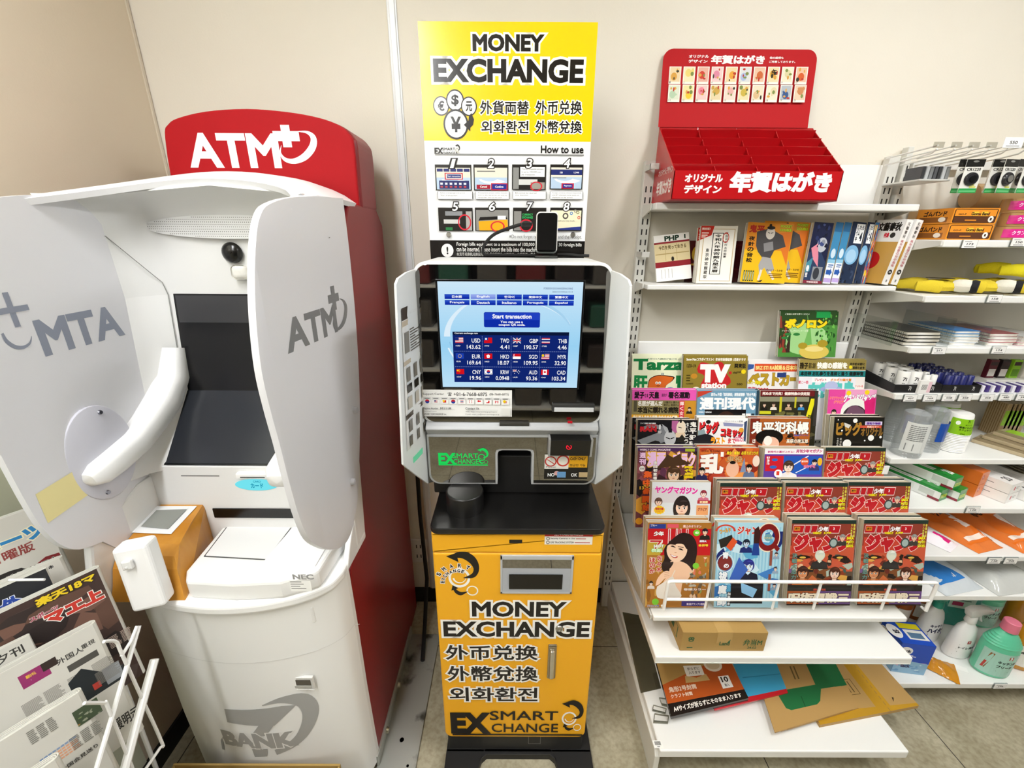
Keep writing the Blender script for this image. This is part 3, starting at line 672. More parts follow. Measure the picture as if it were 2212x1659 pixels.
H_ = b[3]-b[1]; W_ = b[2]-b[0]
p.t('⚠WARNING⚠', b[0]+W_*.2, b[1]+H_*.73, b[0]+W_*.8, b[3]-H_*.05, '#ffffff', .03)
p.t('Security Cameras in Use', b[0]+W_*.12, b[1]+H_*.42, b[0]+W_*.63, b[1]+H_*.58, '#2a2320', .02); p.rect(b[0]+W_*.65, b[1]+H_*.46, b[0]+W_*.86, b[1]+H_*.52, '#b9231c')
p.t('GPS TRACKING SYSTEM', b[0]+W_*.12, b[1]+H_*.1, b[0]+W_*.61, b[1]+H_*.25, '#2a2320', .02); p.rect(b[0]+W_*.63, b[1]+H_*.14, b[0]+W_*.95, b[1]+H_*.2, '#b9231c')
for v in (.5, .18): p.ring(b[0]+W_*.07, b[1]+H_*v, W_*.03, H_*.12, .2, .2, '#2a2320')
k.build('top_panel', kio)
# payout recess
b = pb(1081, 1199, 1240, 1280, YF); k = MB(); g = '#b9bcbf'
iw, ih = b[2]-b[0], b[3]-b[1]
k.box((b[0], YF-.004, b[1]), (b[2], YF+.02, b[1]+ih*.06), g, 'plastic', .001); k.box((b[0], YF-.004, b[3]-ih*.1), (b[2], YF+.02, b[3]), g, 'plastic', .001)
for u0, u1 in ((0, .03), (.97, 1)): k.box((b[0]+iw*u0, YF-.004, b[1]), (b[0]+iw*u1, YF+.02, b[3]), g, 'plastic', .001)
k.faces([(b[0]+iw*.03, YF-.001, b[1]+ih*.66), (b[2]-iw*.03, YF-.001, b[1]+ih*.66), (b[2]-iw*.03, YF-.003, b[3]-ih*.1), (b[0]+iw*.03, YF-.003, b[3]-ih*.1)], [(0, 1, 2, 3)], '#3b372c', 'mirror')
k.faces([(b[0]+iw*.03, YF-.004, b[1]+ih*.06), (b[2]-iw*.03, YF-.004, b[1]+ih*.06), (b[2]-iw*.03, YF-.001, b[1]+ih*.66), (b[0]+iw*.03, YF-.001, b[1]+ih*.66)], [(0, 1, 2, 3)], '#a9adb3', 'plastic')
k.box((b[0]+iw*.12, YF-.0045, b[1]+ih*.13), (b[2]-iw*.14, YF-.003, b[1]+ih*.52), '#0a0908', 'gloss', .0004); k.build('payout_recess', door)
q = at(1208, 1355, y=YF); k = MB(); k.lathe([(.010, -.002), (.0105, .005), (.009, .007), (.006, .007), (.0055, .005), (.0005, .005)], (q.x, YF, q.z), '#b5b3ad', 'metal', 22, 'y'); k.build('lock', door)
b = pb(1181, 1391, 1203, 1463, YF); k = MB(); k.box((b[0], YF-.005, b[1]), (b[2], YF+.005, b[3]), '#a9a08c', 'metal', .003); k.box((b[0]+.005, YF-.012, b[1]+.006), (b[2]-.005, YF-.003, b[3]-.016), '#d6d2c6', 'metal', .004, 3); k.build('handle', door)
# deck, scanner pot, column, foot
k = MB(); k.prism(rrect(x0-.003, YF-.008, x1+.003, -.40, .022, 6, (1, 0, 0, 1)), 'z', .857, .873, BLK, 'plastic', .003)
k.build('deck', kio)
k = MB(); k.box((-.21, -.40, .80), (.218, -.275, 1.12), '#131211', 'satin', .003); k.box((-.21, -.462, .873), (.218, -.40, .99), '#151413', 'satin', .004)
k.build('column', kio)
k = MB(); q = at(1000, 1120, z=.88); k.lathe([(.048, 0), (.048, .047), (.0478, .0495), (.0465, .0515), (.0445, .0525), (.043, .0527), (.0005, .0527)], (-.118, -.525, .873), '#191817', 'plastic', 36)
k.build('reader_pot', kio)
k = MB(); b = pb(965, 1061, 1035, 1068, -.463); k.box((b[0], -.465, b[1]), (b[2], -.461, b[3]), '#7d7f82', 'plastic', .001); k.build('status_light', kio)
k = MB(); k.box((-.19, -.59, .02), (.226, -.28, .102), '#2a2927', 'satin', .003); k.box((-.196, -.60, .0), (.255, -.28, .024), BLK, 'satin', .003)
for s_, xa, xb, xc, xd in ((0, -.196, -.075, -.196, -.10), (1, .13, .255, .155, .255)):
    k.prism([(xa, -.59), (xb, -.59), (xd, -.66), (xd, -.80), (xc, -.80)] if not s_ else [(xa, -.59), (xb, -.59), (xb, -.80), (xc, -.80), (xc, -.66)], 'z', 0, .024, BLK, 'satin', .002)
k.prism([(-.075, -.59), (-.095, -.625), (-.07, -.605), (.125, -.605), (.15, -.625), (.13, -.59)], 'z', 0, .024, BLK, 'satin', .001)
b = pb(1141, 1591, 1168, 1606, -.59); p = wallprint(k, -.5905, 'satin')
for q in ((b[0], b[1], b[0]+.001, b[3]), (b[2]-.001, b[1], b[2], b[3]), (b[0], b[1], b[2], b[1]+.001)): p.rect(*q, '#8a8984')
k.build('foot_stand', kio)
# head
HF = -.50; x0, x1, z0, z1 = -.2185, .2235, 1.098, 1.487
k = MB(); k.prism(rrect(x0, z0, x1, z1, .03, 8), 'y', HF, -.30, '#eceeed', 'plastic', .004, 3); head = k.build('head_shell', kio)
k = MB(); k.prism(rrect(x0+.006, z0+.008, x1-.006, z1-.006, .026, 8), 'y', HF-.0035, HF+.001, '#ffffff', 'mirror', .001); k.build('mirror_panel', head)
# touch screen
b = pb(955, 608, 1262, 837, HF-.006); k = MB(); k.box((b[0]-.003, HF-.0065, b[1]-.003), (b[2]+.003, HF-.003, b[3]+.003), '#0e0e10', 'gloss', .001)
W_, H_ = b[2]-b[0], b[3]-b[1]
p = Pr(k, (b[0]+W_*.006, HF-.0067, b[1]+H_*.006), (W_*.988, 0, 0), (0, 0, H_*.988), 'emit', lift=3e-5)
p.rect(0, 0, 1, 1, '#bfe0f4'); 
for i in range(40): p.rect(0, i/40, 1, (i+1)/40, tuple(np.array([.60, .82, .95])*(1-abs(i-16)/30)+np.array([.86, .93, .98])*(abs(i-16)/30)))
for (cx_, cy_, a0, a1, rx, ry, c) in [(.5, .5, 195, 330, .46, .42, '#e8f4fb'), (.5, .52, 190, 270, .44, .4, '#8fc3e8'), (.45, .5, 20, 75, .5, .36, '#e4f2fb'), (.5, .48, 20, 80, .45, .38, '#a6d2ee'), (.5, .5, 120, 180, .45, .4, '#dceefa')]: p.ring(cx_, cy_, rx, ry, .012, .05, c, a0, a1, 40)
p.t('FOREIGN EXCHANGEMACHINE', .73, .935, .93, .952, '#5a6f9a', .01); p.t('2025/12/17(Wed) 13:13', .79, .905, .93, .921, '#5a6f9a', .01)
langs = [['日本語', 'English', '한국어', '简体中文', '繁體中文'], ['Français', 'Deutsch', 'Italiano', 'Português', 'Español']]
for r_ in range(2):
    for c_ in range(5):
        xa = .045+c_*.181; za = .845-r_*.052
        p.rect(xa, za, xa+.172, za+.044, '#1330a8' if (r_, c_) != (0, 1) else '#7d93e0'); p.rect(xa, za+.022, xa+.172, za+.044, '#2347bd' if (r_, c_) != (0, 1) else '#93a6ea')
        L_ = len(langs[r_][c_])*(.012 if langs[r_][c_].isascii() or r_ else .022)
        p.t(langs[r_][c_], xa+.086-L_/2*1.05, za+.011, xa+.086+L_/2*1.05, za+.034, '#ffffff', .025)
p.poly([(.315+.395*u, .59+.14*v) for u, v in [(.02, 0), (.98, 0), (1, .06), (1, .94), (.98, 1), (.02, 1), (0, .94), (0, .06)]], '#0f2da6'); p.rect(.318, .66, .707, .725, '#2141c0')
p.t('Start transaction', .375, .672, .65, .712, '#ffffff', .03); p.t('You can use a', .43, .63, .59, .653, '#ffffff', .03); p.t('coupon QR code.', .418, .60, .606, .626, '#ffffff', .03)
p.rect(.09, .055, .92, .548, '#10256f'); p.rect(.09, .517, .92, .548, '#0b1738'); p.t('Current exchange rate', .105, .523, .27, .541, '#ffffff', .02)
rates = [['USD', '143.62'], ['TWD', '4.41'], ['GBP', '190.57'], ['THB', '4.46'], ['EUR', '169.64'], ['HKD', '18.07'], ['SGD', '109.95'], ['MYR', '32.90'], ['CNY', '19.96'], ['KRW', '0.0948'], ['AUD', '93.36'], ['CAD', '103.34']]
def flag(p, n, x, y, w, h):
    Rr = lambda a, b_, c, d, col: p.rect(x+w*a, y+h*b_, x+w*c, y+h*d, col)
    Dd = lambda a, b_, r_, col: p.ell(x+w*a, y+h*b_, r_*h, r_*h/p.asp, col, 14)
    Rr(0, 0, 1, 1, '#ffffff')
    if n == 'USD' or n == 'MYR':
        for i in range(4): Rr(0, i*.28, 1, i*.28+.14, '#c8202f')
        Rr(0, .45, .45, 1, '#1d2f7a')
        if n == 'MYR': Dd(.2, .72, .18, '#f7d117')
    elif n == 'TWD': Rr(0, 0, 1, 1, '#d3131f'); Rr(0, .5, .5, 1, '#123a8f'); Dd(.25, .75, .14, '#ffffff')
    elif n in ('GBP', 'AUD'):
        Rr(0, 0, 1, 1, '#13266e'); u = 1 if n == 'GBP' else .5; o = 1-u
        p.line((x, y+h*o), (x+w*u, y+h), w*.08*u, '#ffffff'); p.line((x, y+h), (x+w*u, y+h*o), w*.08*u, '#ffffff'); Rr(0, o+u*.36, u, o+u*.64, '#ffffff'); Rr(.4*u, o, .6*u, 1, '#ffffff'); Rr(0, o+u*.42, u, o+u*.58, '#c8202f'); Rr(.44*u, o, .56*u, 1, '#c8202f')
        if n == 'AUD':
            for a, b_ in ((.25, .22), (.75, .8), (.75, .2), (.88, .55), (.62, .5)): Dd(a, b_, .06, '#ffffff')
    elif n == 'THB': Rr(0, 0, 1, .17, '#c8202f'); Rr(0, .83, 1, 1, '#c8202f'); Rr(0, .33, 1, .67, '#1d2f7a')
    elif n == 'EUR':
        Rr(0, 0, 1, 1, '#1d3fae')
        for i in range(12): Dd(.5+.2*math.cos(i*.5236), .5+.3*math.sin(i*.5236), .04, '#f7d117')
    elif n == 'HKD':
        Rr(0, 0, 1, 1, '#d3131f')
        for i in range(5): Dd(.5+.13*math.cos(i*1.2566+1.57), .5+.2*math.sin(i*1.2566+1.57), .11, '#ffffff')
    elif n == 'SGD': Rr(0, .5, 1, 1, '#d3131f'); Dd(.22, .75, .15, '#ffffff'); Dd(.27, .75, .13, '#d3131f')
    elif n == 'CNY': Rr(0, 0, 1, 1, '#d3131f'); Dd(.2, .72, .14, '#f7d117'); [Dd(a, b_, .04, '#f7d117') for a, b_ in ((.38, .9), (.45, .75), (.45, .58), (.38, .45))]
    elif n == 'KRW': Dd(.5, .5, .26, '#c8202f'); p.ell(x+w*.5, y+h*.5, .26*h, .26*h/p.asp, '#1d3f9e', 14, 180, 360); [Rr(a, b_, a+.12, b_+.12, '#222222') for a, b_ in ((.1, .1), (.1, .75), (.78, .1), (.78, .75))]
    elif n == 'CAD': Rr(0, 0, .25, 1, '#d3131f'); Rr(.75, 0, 1, 1, '#d3131f'); p.poly([(x+w*a, y+h*b_) for a, b_ in ((.5, .85), (.58, .65), (.68, .6), (.6, .35), (.5, .4), (.4, .35), (.32, .6), (.42, .65))], '#d3131f')
for i, (n_, v_) in enumerate(rates):
    c_, r_ = i % 4, i//4; xa = .095+c_*.2065; za = .367-r_*.152
    flag(p, n_, xa+.012, za+.075, .058, .052)
    p.t(n_, xa+.130, za+.078, xa+.192, za+.118, '#ffffff', .012); wv = .0165*len(v_); p.t(v_, xa+.193-wv, za+.018, xa+.193, za+.058, '#ffffff', .012); p.t('1'+n_, xa+.015, za+.042, xa+.048, za+.055, '#ffffff', .01)
for c_ in range(1, 4): p.rects([(.0935+c_*.2065, .06+j*.0152, .0955+c_*.2065, .07+j*.0152) for j in range(30)], '#8fa2d8')
for r_ in range(1, 3): p.rects([(.1+j*.0135, .364-(r_-1)*.152, .109+j*.0135, .367-(r_-1)*.152) for j in range(60)], '#8fa2d8')
k.build('touch_screen', head)
# support sticker
b = pb(911, 843, 1106, 899, HF-.004); k = MB(); W_, H_ = b[2]-b[0], b[3]-b[1]; k.box((b[0], HF-.0045, b[1]), (b[2], HF-.0036, b[3]), '#f5f5f2', 'gloss')
p = Pr(k, (b[0], HF-.0046, b[1]), (W_, 0, 0), (0, 0, H_), 'gloss', lift=3e-5)
p.t('Support Center', .03, .79, .26, .89, '#444444', .01); p.t('☎', .30, .78, .345, .92, '#222222', .01); p.t('+81-6-7668-6875', .365, .78, .73, .91, '#333333', .012); p.t('(06-7668-6875)', .755, .79, .965, .89, '#444444', .008)
fl = ['KRW', 'USD', 'CNY', 'KRW', 'THB', 'HKD', 'SGD', 'TWD', 'CAD', 'MYR']
for i in range(10):
    xa = .03+i*.095; p.rect(xa, .47, xa+.085, .73, '#dddddb'); p.rect(xa+.003, .48, xa+.082, .64, '#f7f7f5'); flag(p, fl[i], xa+.026, .53, .034, .09); p.rect(xa+.015, .67, xa+.07, .70, '#777777')
p.t('Machine Number', .03, .29, .19, .35, '#333333', .01); p.t('M1118', .215, .285, .33, .365, '#333333', .01); p.t('Operating Company', .03, .19, .17, .23, '#333333'); p.t('SMART EXCHANGE Inc.', .03, .07, .28, .14, '#333333', .01)
p.t('Contact Us', .49, .285, .64, .37, '#333333', .012); p.rect(.49, .265, .85, .27, '#888888'); p.rect(.03, .265, .37, .27, '#888888')
p.t('Web: https://smartexchange.jp/inquiry/', .49, .17, .84, .23, '#444444'); p.t('E-mail: smart_ex@smart-exchange.co.jp', .49, .07, .86, .13, '#444444'); p.rect(.885, .05, .985, .34, '#e4e4e0')
k.build('support_sticker', head)
b = pb(1192, 872, 1284, 888, HF-.006); k = MB(); k.box((b[0], HF-.012, b[1]), (b[2], HF-.003, b[3]), '#3a3a3a', 'plastic', .001); k.box((b[0]+.005, HF-.014, b[1]+.001), (b[2]-.002, HF-.011, b[1]+.012), '#d8dadc', 'plastic', .001); k.build('receipt_slot', head)
# silver band and lower module
k = MB(); k.prism([(HF+.004, z0+.01), (HF-.012, z0), (HF-.016, z0-.008), (HF+.004, 1.068), (-.40, 1.068), (-.40, z0+.01)], 'x', x0+.008, x1-.008, '#b9bbbd', 'plastic', .002)
band = k.build('silver_band', kio)
b = pb(1079, 914, 1143, 928, HF-.012); k = MB(); k.prism([(HF-.014, b[3]), (HF-.008, b[1]), (HF, b[1]), (HF, b[3])], 'x', b[0], b[2], '#3c3b39', 'gloss', .0006); k.build('sensor_bar', band)
b = pb(1226, 909, 1236, 913, HF-.012); k = MB(); k.box((b[0], HF-.0165, b[1]), (b[2], HF-.012, b[3]), '#c0202a', 'emit', .0003); k.build('red_glow', band)  # emissive block stands in for the diffuse red glow on the silver band
nx0, nx1 = at(1075, 1010, y=HF).x, at(1148, 1010, y=HF).x; zt = at(1110, 973, y=HF).z; zb = at(1110, 1046, y=HF).z; mz1 = 1.070
def notch(e):
    a = rrect(x0+.006+e, zb+e, x1-.004-e, mz1-e, .028-e*.5, 6, (1, 0, 0, 1)); i = 7
    right = a[:7]; top = a[7:9]; left = a[9:]
    nt = [(nx0-e, zb+e), (nx0-e, zt-.012+e), (nx0+.003-e, zt-.003+e), (nx0+.012-e, zt+e), (nx1-.012+e, zt+e), (nx1-.003+e, zt-.003+e), (nx1+e, zt-.012+e), (nx1+e, zb+e)]
    return right + top + left + nt
k = MB(); k.prism(notch(0), 'y', HF-.001, -.41, '#b4b6b7', 'plastic', .002); mod = k.build('module_frame', kio)
k = MB(); k.prism(notch(.006), 'y', HF-.003, HF+.002, '#ffffff', 'mirror'); k.build('module_panel', mod)
k = MB(); p = wallprint(k, HF-.0034, 'emit'); g = '#22d05a'
p.t('EX', *pb(948, 977, 985, 1001, HF), g, .05); p.t('SMART', *pb(978, 978, 1033, 988, HF), g, .01); p.t('CHANGE', *pb(980, 990, 1034, 1000, HF), g, .01); p.rect(*pb(948, 1002, 1054, 1003.5, HF), g); emblem(p, pb(1030, 968, 1054, 1001, HF), g, g); k.build('lit_logo', mod)
b = pb(1183, 941, 1279, 981, HF-.01); k = MB(); k.prism([(HF-.003, b[1]), (HF-.022, b[1]+.002), (HF-.03, b[3]-.004), (HF-.003, b[3])], 'x', b[0]+.004, b[2]-.004, '#121110', 'plastic', .001)
for xx in (b[0], b[2]-.005): k.prism([(HF-.003, b[1]), (HF-.024, b[1]), (HF-.032, b[3]), (HF-.003, b[3])], 'x', xx, xx+.005, '#9c9c9b', 'plastic', .001)
q = at(1229, 966, y=HF-.028); k.M = None
p = Pr(k, (0, HF-.0275, 0), (1, 0, 0), (0, 0, 1), 'emit'); p.ring(q.x, q.z, .006, .006, .18, .18, '#ff2438'); p.line((q.x-.004, q.z+.004), (q.x+.004, q.z-.004), .002, '#ff2438'); k.build('note_acceptor', mod)
b = pb(1175, 982, 1272, 1034, HF-.004); k = MB(); W_, H_ = b[2]-b[0], b[3]-b[1]; k.box((b[0], HF-.0045, b[1]), (b[2], HF-.0032, b[3]), '#1a1917', 'gloss')
p = Pr(k, (b[0], HF-.0046, b[1]), (W_, 0, 0), (0, 0, H_), 'gloss', lift=3e-5)
p.rect(.0, .42, .55, 1, '#e9e7e2'); p.ring(.14, .72, .12, .12/p.asp, .12, .12, '#c03028'); p.line((.06, .8), (.22, .62), .02, '#c03028'); p.t('Please', .04, .46, .26, .53, '#222222')
p.rect(.28, .48, .98, .98, '#f3f0e8'); p.rect(.55, .48, .98, .98, '#f0b21e'); p.ring(.42, .75, .13, .13/p.asp, .14, .14, '#d23a30'); p.t('CASH ONLY', .58, .78, .94, .9, '#2b2113', .03); p.t('현금만 가능', .58, .52, .94, .62, '#2b2113', .02); p.t('⚠', .68, .9, .78, .99, '#2b2113')
p.t('NO', .08, .1, .24, .24, '#f2f2f2', .03); p.disc(.29, .24, .06, '#d9a9a4'); p.rect(.3, .06, .5, .3, '#6a9fd0'); p.t('OK', .62, .1, .77, .24, '#f2f2f2', .03); p.rect(.8, .08, 1.0, .28, '#c9b184')
k.build('notice_card', mod)
# white side wings
def kwing(s):
    k = MB(); rows = []
    A = [(-.2195, -.455), (-.226, -.50), (-.2375, -.555), (-.249, -.60), (-.2525, -.612)]
    top = [1.462, 1.470, 1.468, 1.460, 1.450]; bot = [.905, .928, .985, 1.035, 1.05]
    for (x, y), t_, b_ in zip(A, top, bot): rows.append([(x+.018*u*(-.455-y)/.157+.004, y, b_+(t_-b_)*u) for u in np.linspace(0, 1, 9)])
    M_ = (lambda q: q) if s < 0 else (lambda q: (2*.0025-q[0], q[1], q[2]))
    rows = [[M_(q) for q in r] for r in rows]
    k.slab(rows if s > 0 else rows[::-1], .005, '#f4f6f6', 'milky')
    if s < 0:   # instruction sheet on the inner face
        def fn(u, v, l):   # u along depth 0..1 (near edge to screen), v height
            y = -.598+u*.125; x = np.interp(-y, [.455, .50, .555, .60, .612], [-.2195, -.226, -.2375, -.249, -.2525]); z = 1.075+v*.325; t_ = np.interp(-y, [.455, .50, .555, .60, .612], [1.462, 1.470, 1.468, 1.460, 1.450]); b_ = np.interp(-y, [.455, .50, .555, .60, .612], [.905, .928, .985, 1.035, 1.05]); return np.stack([x+.018*(z-b_)/(t_-b_)*(-.455-y)/.157+.0105+l, y, z], 1)
        p = Pr(k, fn=fn, m='gloss'); p.rect(0, 0, 1, 1, '#efeeea'); p.rect(0, .92, 1, 1, '#4a3f36'); p.t('SMART EXCHANGE', .3, .945, .75, .965, '#ffffff', .01); p.rect(0, .88, 1, .915, '#cdbfa8')
        for i in range(9): p.rect(.3, .84-i*.018, .5+.45*((i*37) % 10)/10, .848-i*.018, '#6b655d')
        p.rect(.08, .70, .25, .84, '#8d877d'); p.rect(0, .62, 1, .65, '#cdbfa8')
        for j in range(3): p.rect(.1+j*.3, .5, .24+j*.3, .6, '#8a8377'); p.rect(.1+j*.3, .42, .28+j*.3, .48, '#26211c'); p.rect(.1+j*.3, .3, .26+j*.3, .39, '#b9b2a4')
        p.rect(0, .235, 1, .27, '#4a3f36')
        for j in range(3): p.rect(.1+j*.3, .13, .22+j*.3, .22, '#77726a'); p.rect(.1+j*.3, .02, .2+j*.3, .1, '#77726a')
        Pr(k, fn=fn, m='emit').rect(.2, -.14, .6, -.09, '#63b98c')
    k.build('side_wing', kio)
kwing(-1); kwing(1)
# black plate that carries the poster
k = MB(); k.box((-.2, -.2485, 1.40), (.18, -.235, 1.60), '#1b1a19', 'satin'); k.box((-.15, -.30, 1.40), (-.11, -.236, 1.42), '#1b1a19', 'satin'); k.box((.10, -.30, 1.40), (.14, -.236, 1.42), '#1b1a19', 'satin'); k.build('poster_bracket', kio)
# ================================================================== poster
PY = -.254
pl, pt_ = at(902, 46, y=PY), at(1292, 48, y=PY); zb = 1.425; zt = (pl.z+pt_.z)/2
pos = thing('poster', 'yellow and white money exchange poster with eight how-to-use pictures above the exchange machine', 'poster', (KX-.03, PY, zb))
k = MB(); k.box((pl.x, PY, zb), (pt_.x, PY+.003, zt), '#f3f4f5', 'gloss')
p = wallprint(k, PY-.0002, lift=3e-5); B = lambda *q: pb(*q, PY)
zy = at(1100, 305, y=PY).z; p.rect(pl.x, zy, pt_.x, zt, '#fcd505'); zk = at(1100, 520, y=PY).z; p.rect(pl.x, zb, pt_.x, zk, '#171412')
outlined(p, 'MONEY', B(1021, 74, 1177, 111), .045, .09); outlined(p, 'EXCHANGE', B(937, 128, 1262, 178), .045, .085)
outlined(p, '外貨両替', B(1037, 218, 1143, 247), .02, .075); outlined(p, '外币兑换', B(1156, 218, 1258, 247), .02, .075); outlined(p, '외화환전', B(1040, 261, 1142, 288), .02, .075); outlined(p, '外幣兌換', B(1156, 261, 1258, 288), .02, .075)
for ch, (cx, cy, r_) in {'€': (953, 229, 17), '$': (983, 217, 19), '元': (1013, 230, 17), '¥': (985, 269, 27)}.items():
    c = at(cx, cy, y=PY); rr = r_*.00115; p.ell(c.x, c.z, rr, rr*1.06, '#17120d', 32); p.ell(c.x, c.z, rr*.86, rr*.92, '#fbfbf8', 32); p.t(ch, c.x-rr*.42, c.z-rr*.55, c.x+rr*.42, c.z+rr*.55, '#17120d', .035)
c7 = lambda x, y: (lambda q: (q.x, q.z))(at(x, y, y=PY))
p.poly([c7(*q) for q in [(1002, 270), (1012, 260), (1013, 252), (1018, 244), (1024, 258), (1022, 270), (1016, 276), (1016, 284)]], '#17120d')
p.t('EX', *B(939, 319, 957, 333), '#17120d', .04); p.t('SMART', *B(956, 319, 983, 325), '#17120d', .01); p.t('CHANGE', *B(956, 328, 983, 333), '#17120d', .01); emblem(p, B(983, 313, 993, 334), '#17120d', '#b6b3a0'); p.rect(*B(940, 334, 1261, 335), '#8a8a88')
p.t('How to use', *B(1168, 315, 1261, 331), '#1b1918', .022)
steps = [(1, 942, 356, 1018, 411), (2, 1024, 356, 1098, 411), (3, 1106, 356, 1180, 410), (4, 1187, 356, 1260, 409), (5, 949, 449, 1021, 499), (6, 1027, 449, 1100, 499), (7, 1108, 449, 1180, 499), (8, 1187, 449, 1258, 499)]
def inner(b, u0, v0, u1, v1): return b[0]+(b[2]-b[0])*u0, b[1]+(b[3]-b[1])*v0, b[0]+(b[2]-b[0])*u1, b[1]+(b[3]-b[1])*v1
for n_, *q in steps:
    b = B(*q); p.rect(*b, '#23201d')
    if n_ in (1, 2, 4):
        p.rect(*inner(b, .03, .03, .97, .88), '#e6e2d2'); p.rect(*inner(b, .03, .03, .97, .5), '#b9cfe6'); p.ring(*[(b[0]+b[2])/2, (b[1]+b[3])/2], .03, .012, .1, .4, '#f4f7fa', 200, 330)
    if n_ == 1:
        for i in range(5): p.rect(*inner(b, .05+i*.185, .73, .21+i*.185, .84), '#2a3170')
        p.rect(*inner(b, .26, .42, .76, .68), '#c2253a'); p.rect(*inner(b, .29, .45, .73, .65), '#e9e6dc'); p.rect(*inner(b, .32, .48, .71, .62), '#26307e'); p.t('Start transaction', *inner(b, .34, .52, .69, .59), '#ffffff'); p.rect(*inner(b, .1, .06, .93, .38), '#222a66')
        for i in range(6): p.rect(*inner(b, .13+i*.13, .22, .2+i*.13, .3), '#dfe3ee'); p.rect(*inner(b, .13+i*.13, .1, .2+i*.13, .17), '#b0454f')
    elif n_ == 2:
        p.rect(*inner(b, .1, .72, .62, .76), '#7f7f78'); p.rect(*inner(b, .08, .05, .48, .22), '#a11d33'); p.t('Cancel', *inner(b, .18, .1, .38, .18), '#ffffff', .02); p.rect(*inner(b, .5, .0, .98, .28), '#c2253a'); p.rect(*inner(b, .53, .04, .95, .24), '#222e8a'); p.t('Confirm', *inner(b, .62, .1, .86, .18), '#ffffff', .02)
    elif n_ == 3:
        p.rect(*inner(b, .03, .03, .2, .88), '#8f8f8c'); p.rect(*inner(b, .2, .2, .75, .42), '#d9d9d6'); p.rect(*inner(b, .55, .03, .97, .3), '#a09a90'); p.rect(*inner(b, .24, .52, .96, .9), '#fbfbfa')
        for i, s_ in enumerate(['The exchangeable amount', 'is up to 100,000 yen', 'per transaction.']): p.t(s_, *inner(b, .28, .78-i*.11, .28+(.64, .56, .4)[i], .85-i*.11), '#3c3a38', .008)
        c = inner(b, .72, .14, 0, 0); p.ring(c[0], c[1], .014, .010, .12, .12, '#d02a3a')
    elif n_ == 4:
        p.rect(*inner(b, .03, .58, .97, .8), '#26306f'); p.t('10', *inner(b, .3, .64, .38, .72), '#ffffff', .02); p.t('1,346', *inner(b, .72, .64, .88, .72), '#ffffff', .02); p.rect(*inner(b, .36, .03, .74, .25), '#c2253a'); p.rect(*inner(b, .4, .06, .7, .21), '#222e8a'); p.t('Payment', *inner(b, .44, .1, .67, .18), '#ffffff', .02); p.rect(*inner(b, .08, .45, .5, .48), '#7f7f78')
    elif n_ == 5:
        p.rect(*inner(b, .8, .03, .97, .85), '#a9a6a2'); p.rect(*inner(b, .2, .66, .7, .85), '#8b8d90'); p.rect(*inner(b, .15, .32, .62, .5), '#cfcfcc'); p.rect(*inner(b, .2, .04, .4, .16), '#2d7a45'); c = inner(b, .76, .38, 0, 0); p.ring(c[0], c[1], .016, .018, .1, .1, '#d02a3a')
    elif n_ == 6:
        p.rect(*inner(b, .03, .03, .97, .9), '#8c8a86'); p.poly([inner(b, .12, .03, 0, 0)[:2], inner(b, .97, .03, 0, 0)[:2], inner(b, .95, .5, 0, 0)[:2], inner(b, .1, .42, 0, 0)[:2]], '#eba81c'); p.poly([inner(b, .1, .45, 0, 0)[:2], inner(b, .95, .53, 0, 0)[:2], inner(b, .9, .65, 0, 0)[:2], inner(b, .15, .6, 0, 0)[:2]], '#1c1a18'); p.rect(*inner(b, .66, .5, .9, .66), '#f2f2f0'); c = inner(b, .66, .2, 0, 0); p.ring(c[0], c[1], .017, .012, .12, .12, '#d02a3a')
    elif n_ == 7:
        p.rect(*inner(b, .03, .03, .25, .85), '#8c8a86'); p.t('CURRENCY', *inner(b, .28, .66, .6, .75), '#37c46a', .02); p.t('EXCHANGE', *inner(b, .28, .54, .6, .63), '#37c46a', .02); c = inner(b, .4, .24, 0, 0); p.ring(c[0], c[1], .016, .014, .12, .12, '#d02a3a')
    else:
        p.rect(*inner(b, .03, .05, .97, .88), '#f1e8c8'); p.poly([inner(b, .03, .05, 0, 0)[:2], inner(b, .97, .05, 0, 0)[:2], inner(b, .97, .2, 0, 0)[:2], inner(b, .3, .12, 0, 0)[:2]], '#2b3a86'); p.ring(inner(b, .48, .65, 0, 0)[0], inner(b, .48, .65, 0, 0)[1], .006, .006, .3, .3, '#5a564e')
        for u, v, c_ in ((.66, .76, '#3f7fc0'), (.78, .86, '#8a8a80'), (.9, .58, '#d05a4a'), (.86, .8, '#7a7a50')): e = inner(b, u, v, 0, 0); p.ring(e[0], e[1], .003, .003, .3, .3, c_)
        p.t('Thank you very much.', *inner(b, .2, .40, .78, .47), '#333333', .01)
    cx = (b[0]+b[2])/2; p.t(str(n_), cx-.008, b[3]-.008, cx+.008, b[3]+.013, '#fbfbfa', .02, out='#17120d', ow=.07, shear=.15)
for (x0_, x1_), lines in {(946, 1021): ['Select a language and press', "'Start transaction'"], (1027, 1100): ['The payment amount will be rounded', 'down to the nearest ten yen, and any', 'remainder will not be paid.'], (1107, 1180): ['Bills cannot be returned', 'once deposited.'], (1187, 1259): ['Foreign currency (Amount deposited)', 'and JPY (Amount to be paid) are', 'displayed on the screen.']}.items():
    b = B(x0_, 413, x1_, 431); p.poly([(b[0]+(b[2]-b[0])*u, b[1]+(b[3]-b[1])*v) for u, v in ((.02, 0), (.98, 0), (1, .1), (1, .9), (.98, 1), (.02, 1), (0, .9), (0, .1))], '#55524e'); p.rect(*inner(b, .012, .04, .988, .96), '#f7f7f6')
    for i, s_ in enumerate(lines): z_ = .74-i*.27; p.t(s_, *inner(b, .08, z_-.07, .08+min(.86, len(s_)*.026), z_+.09), '#4c4945')
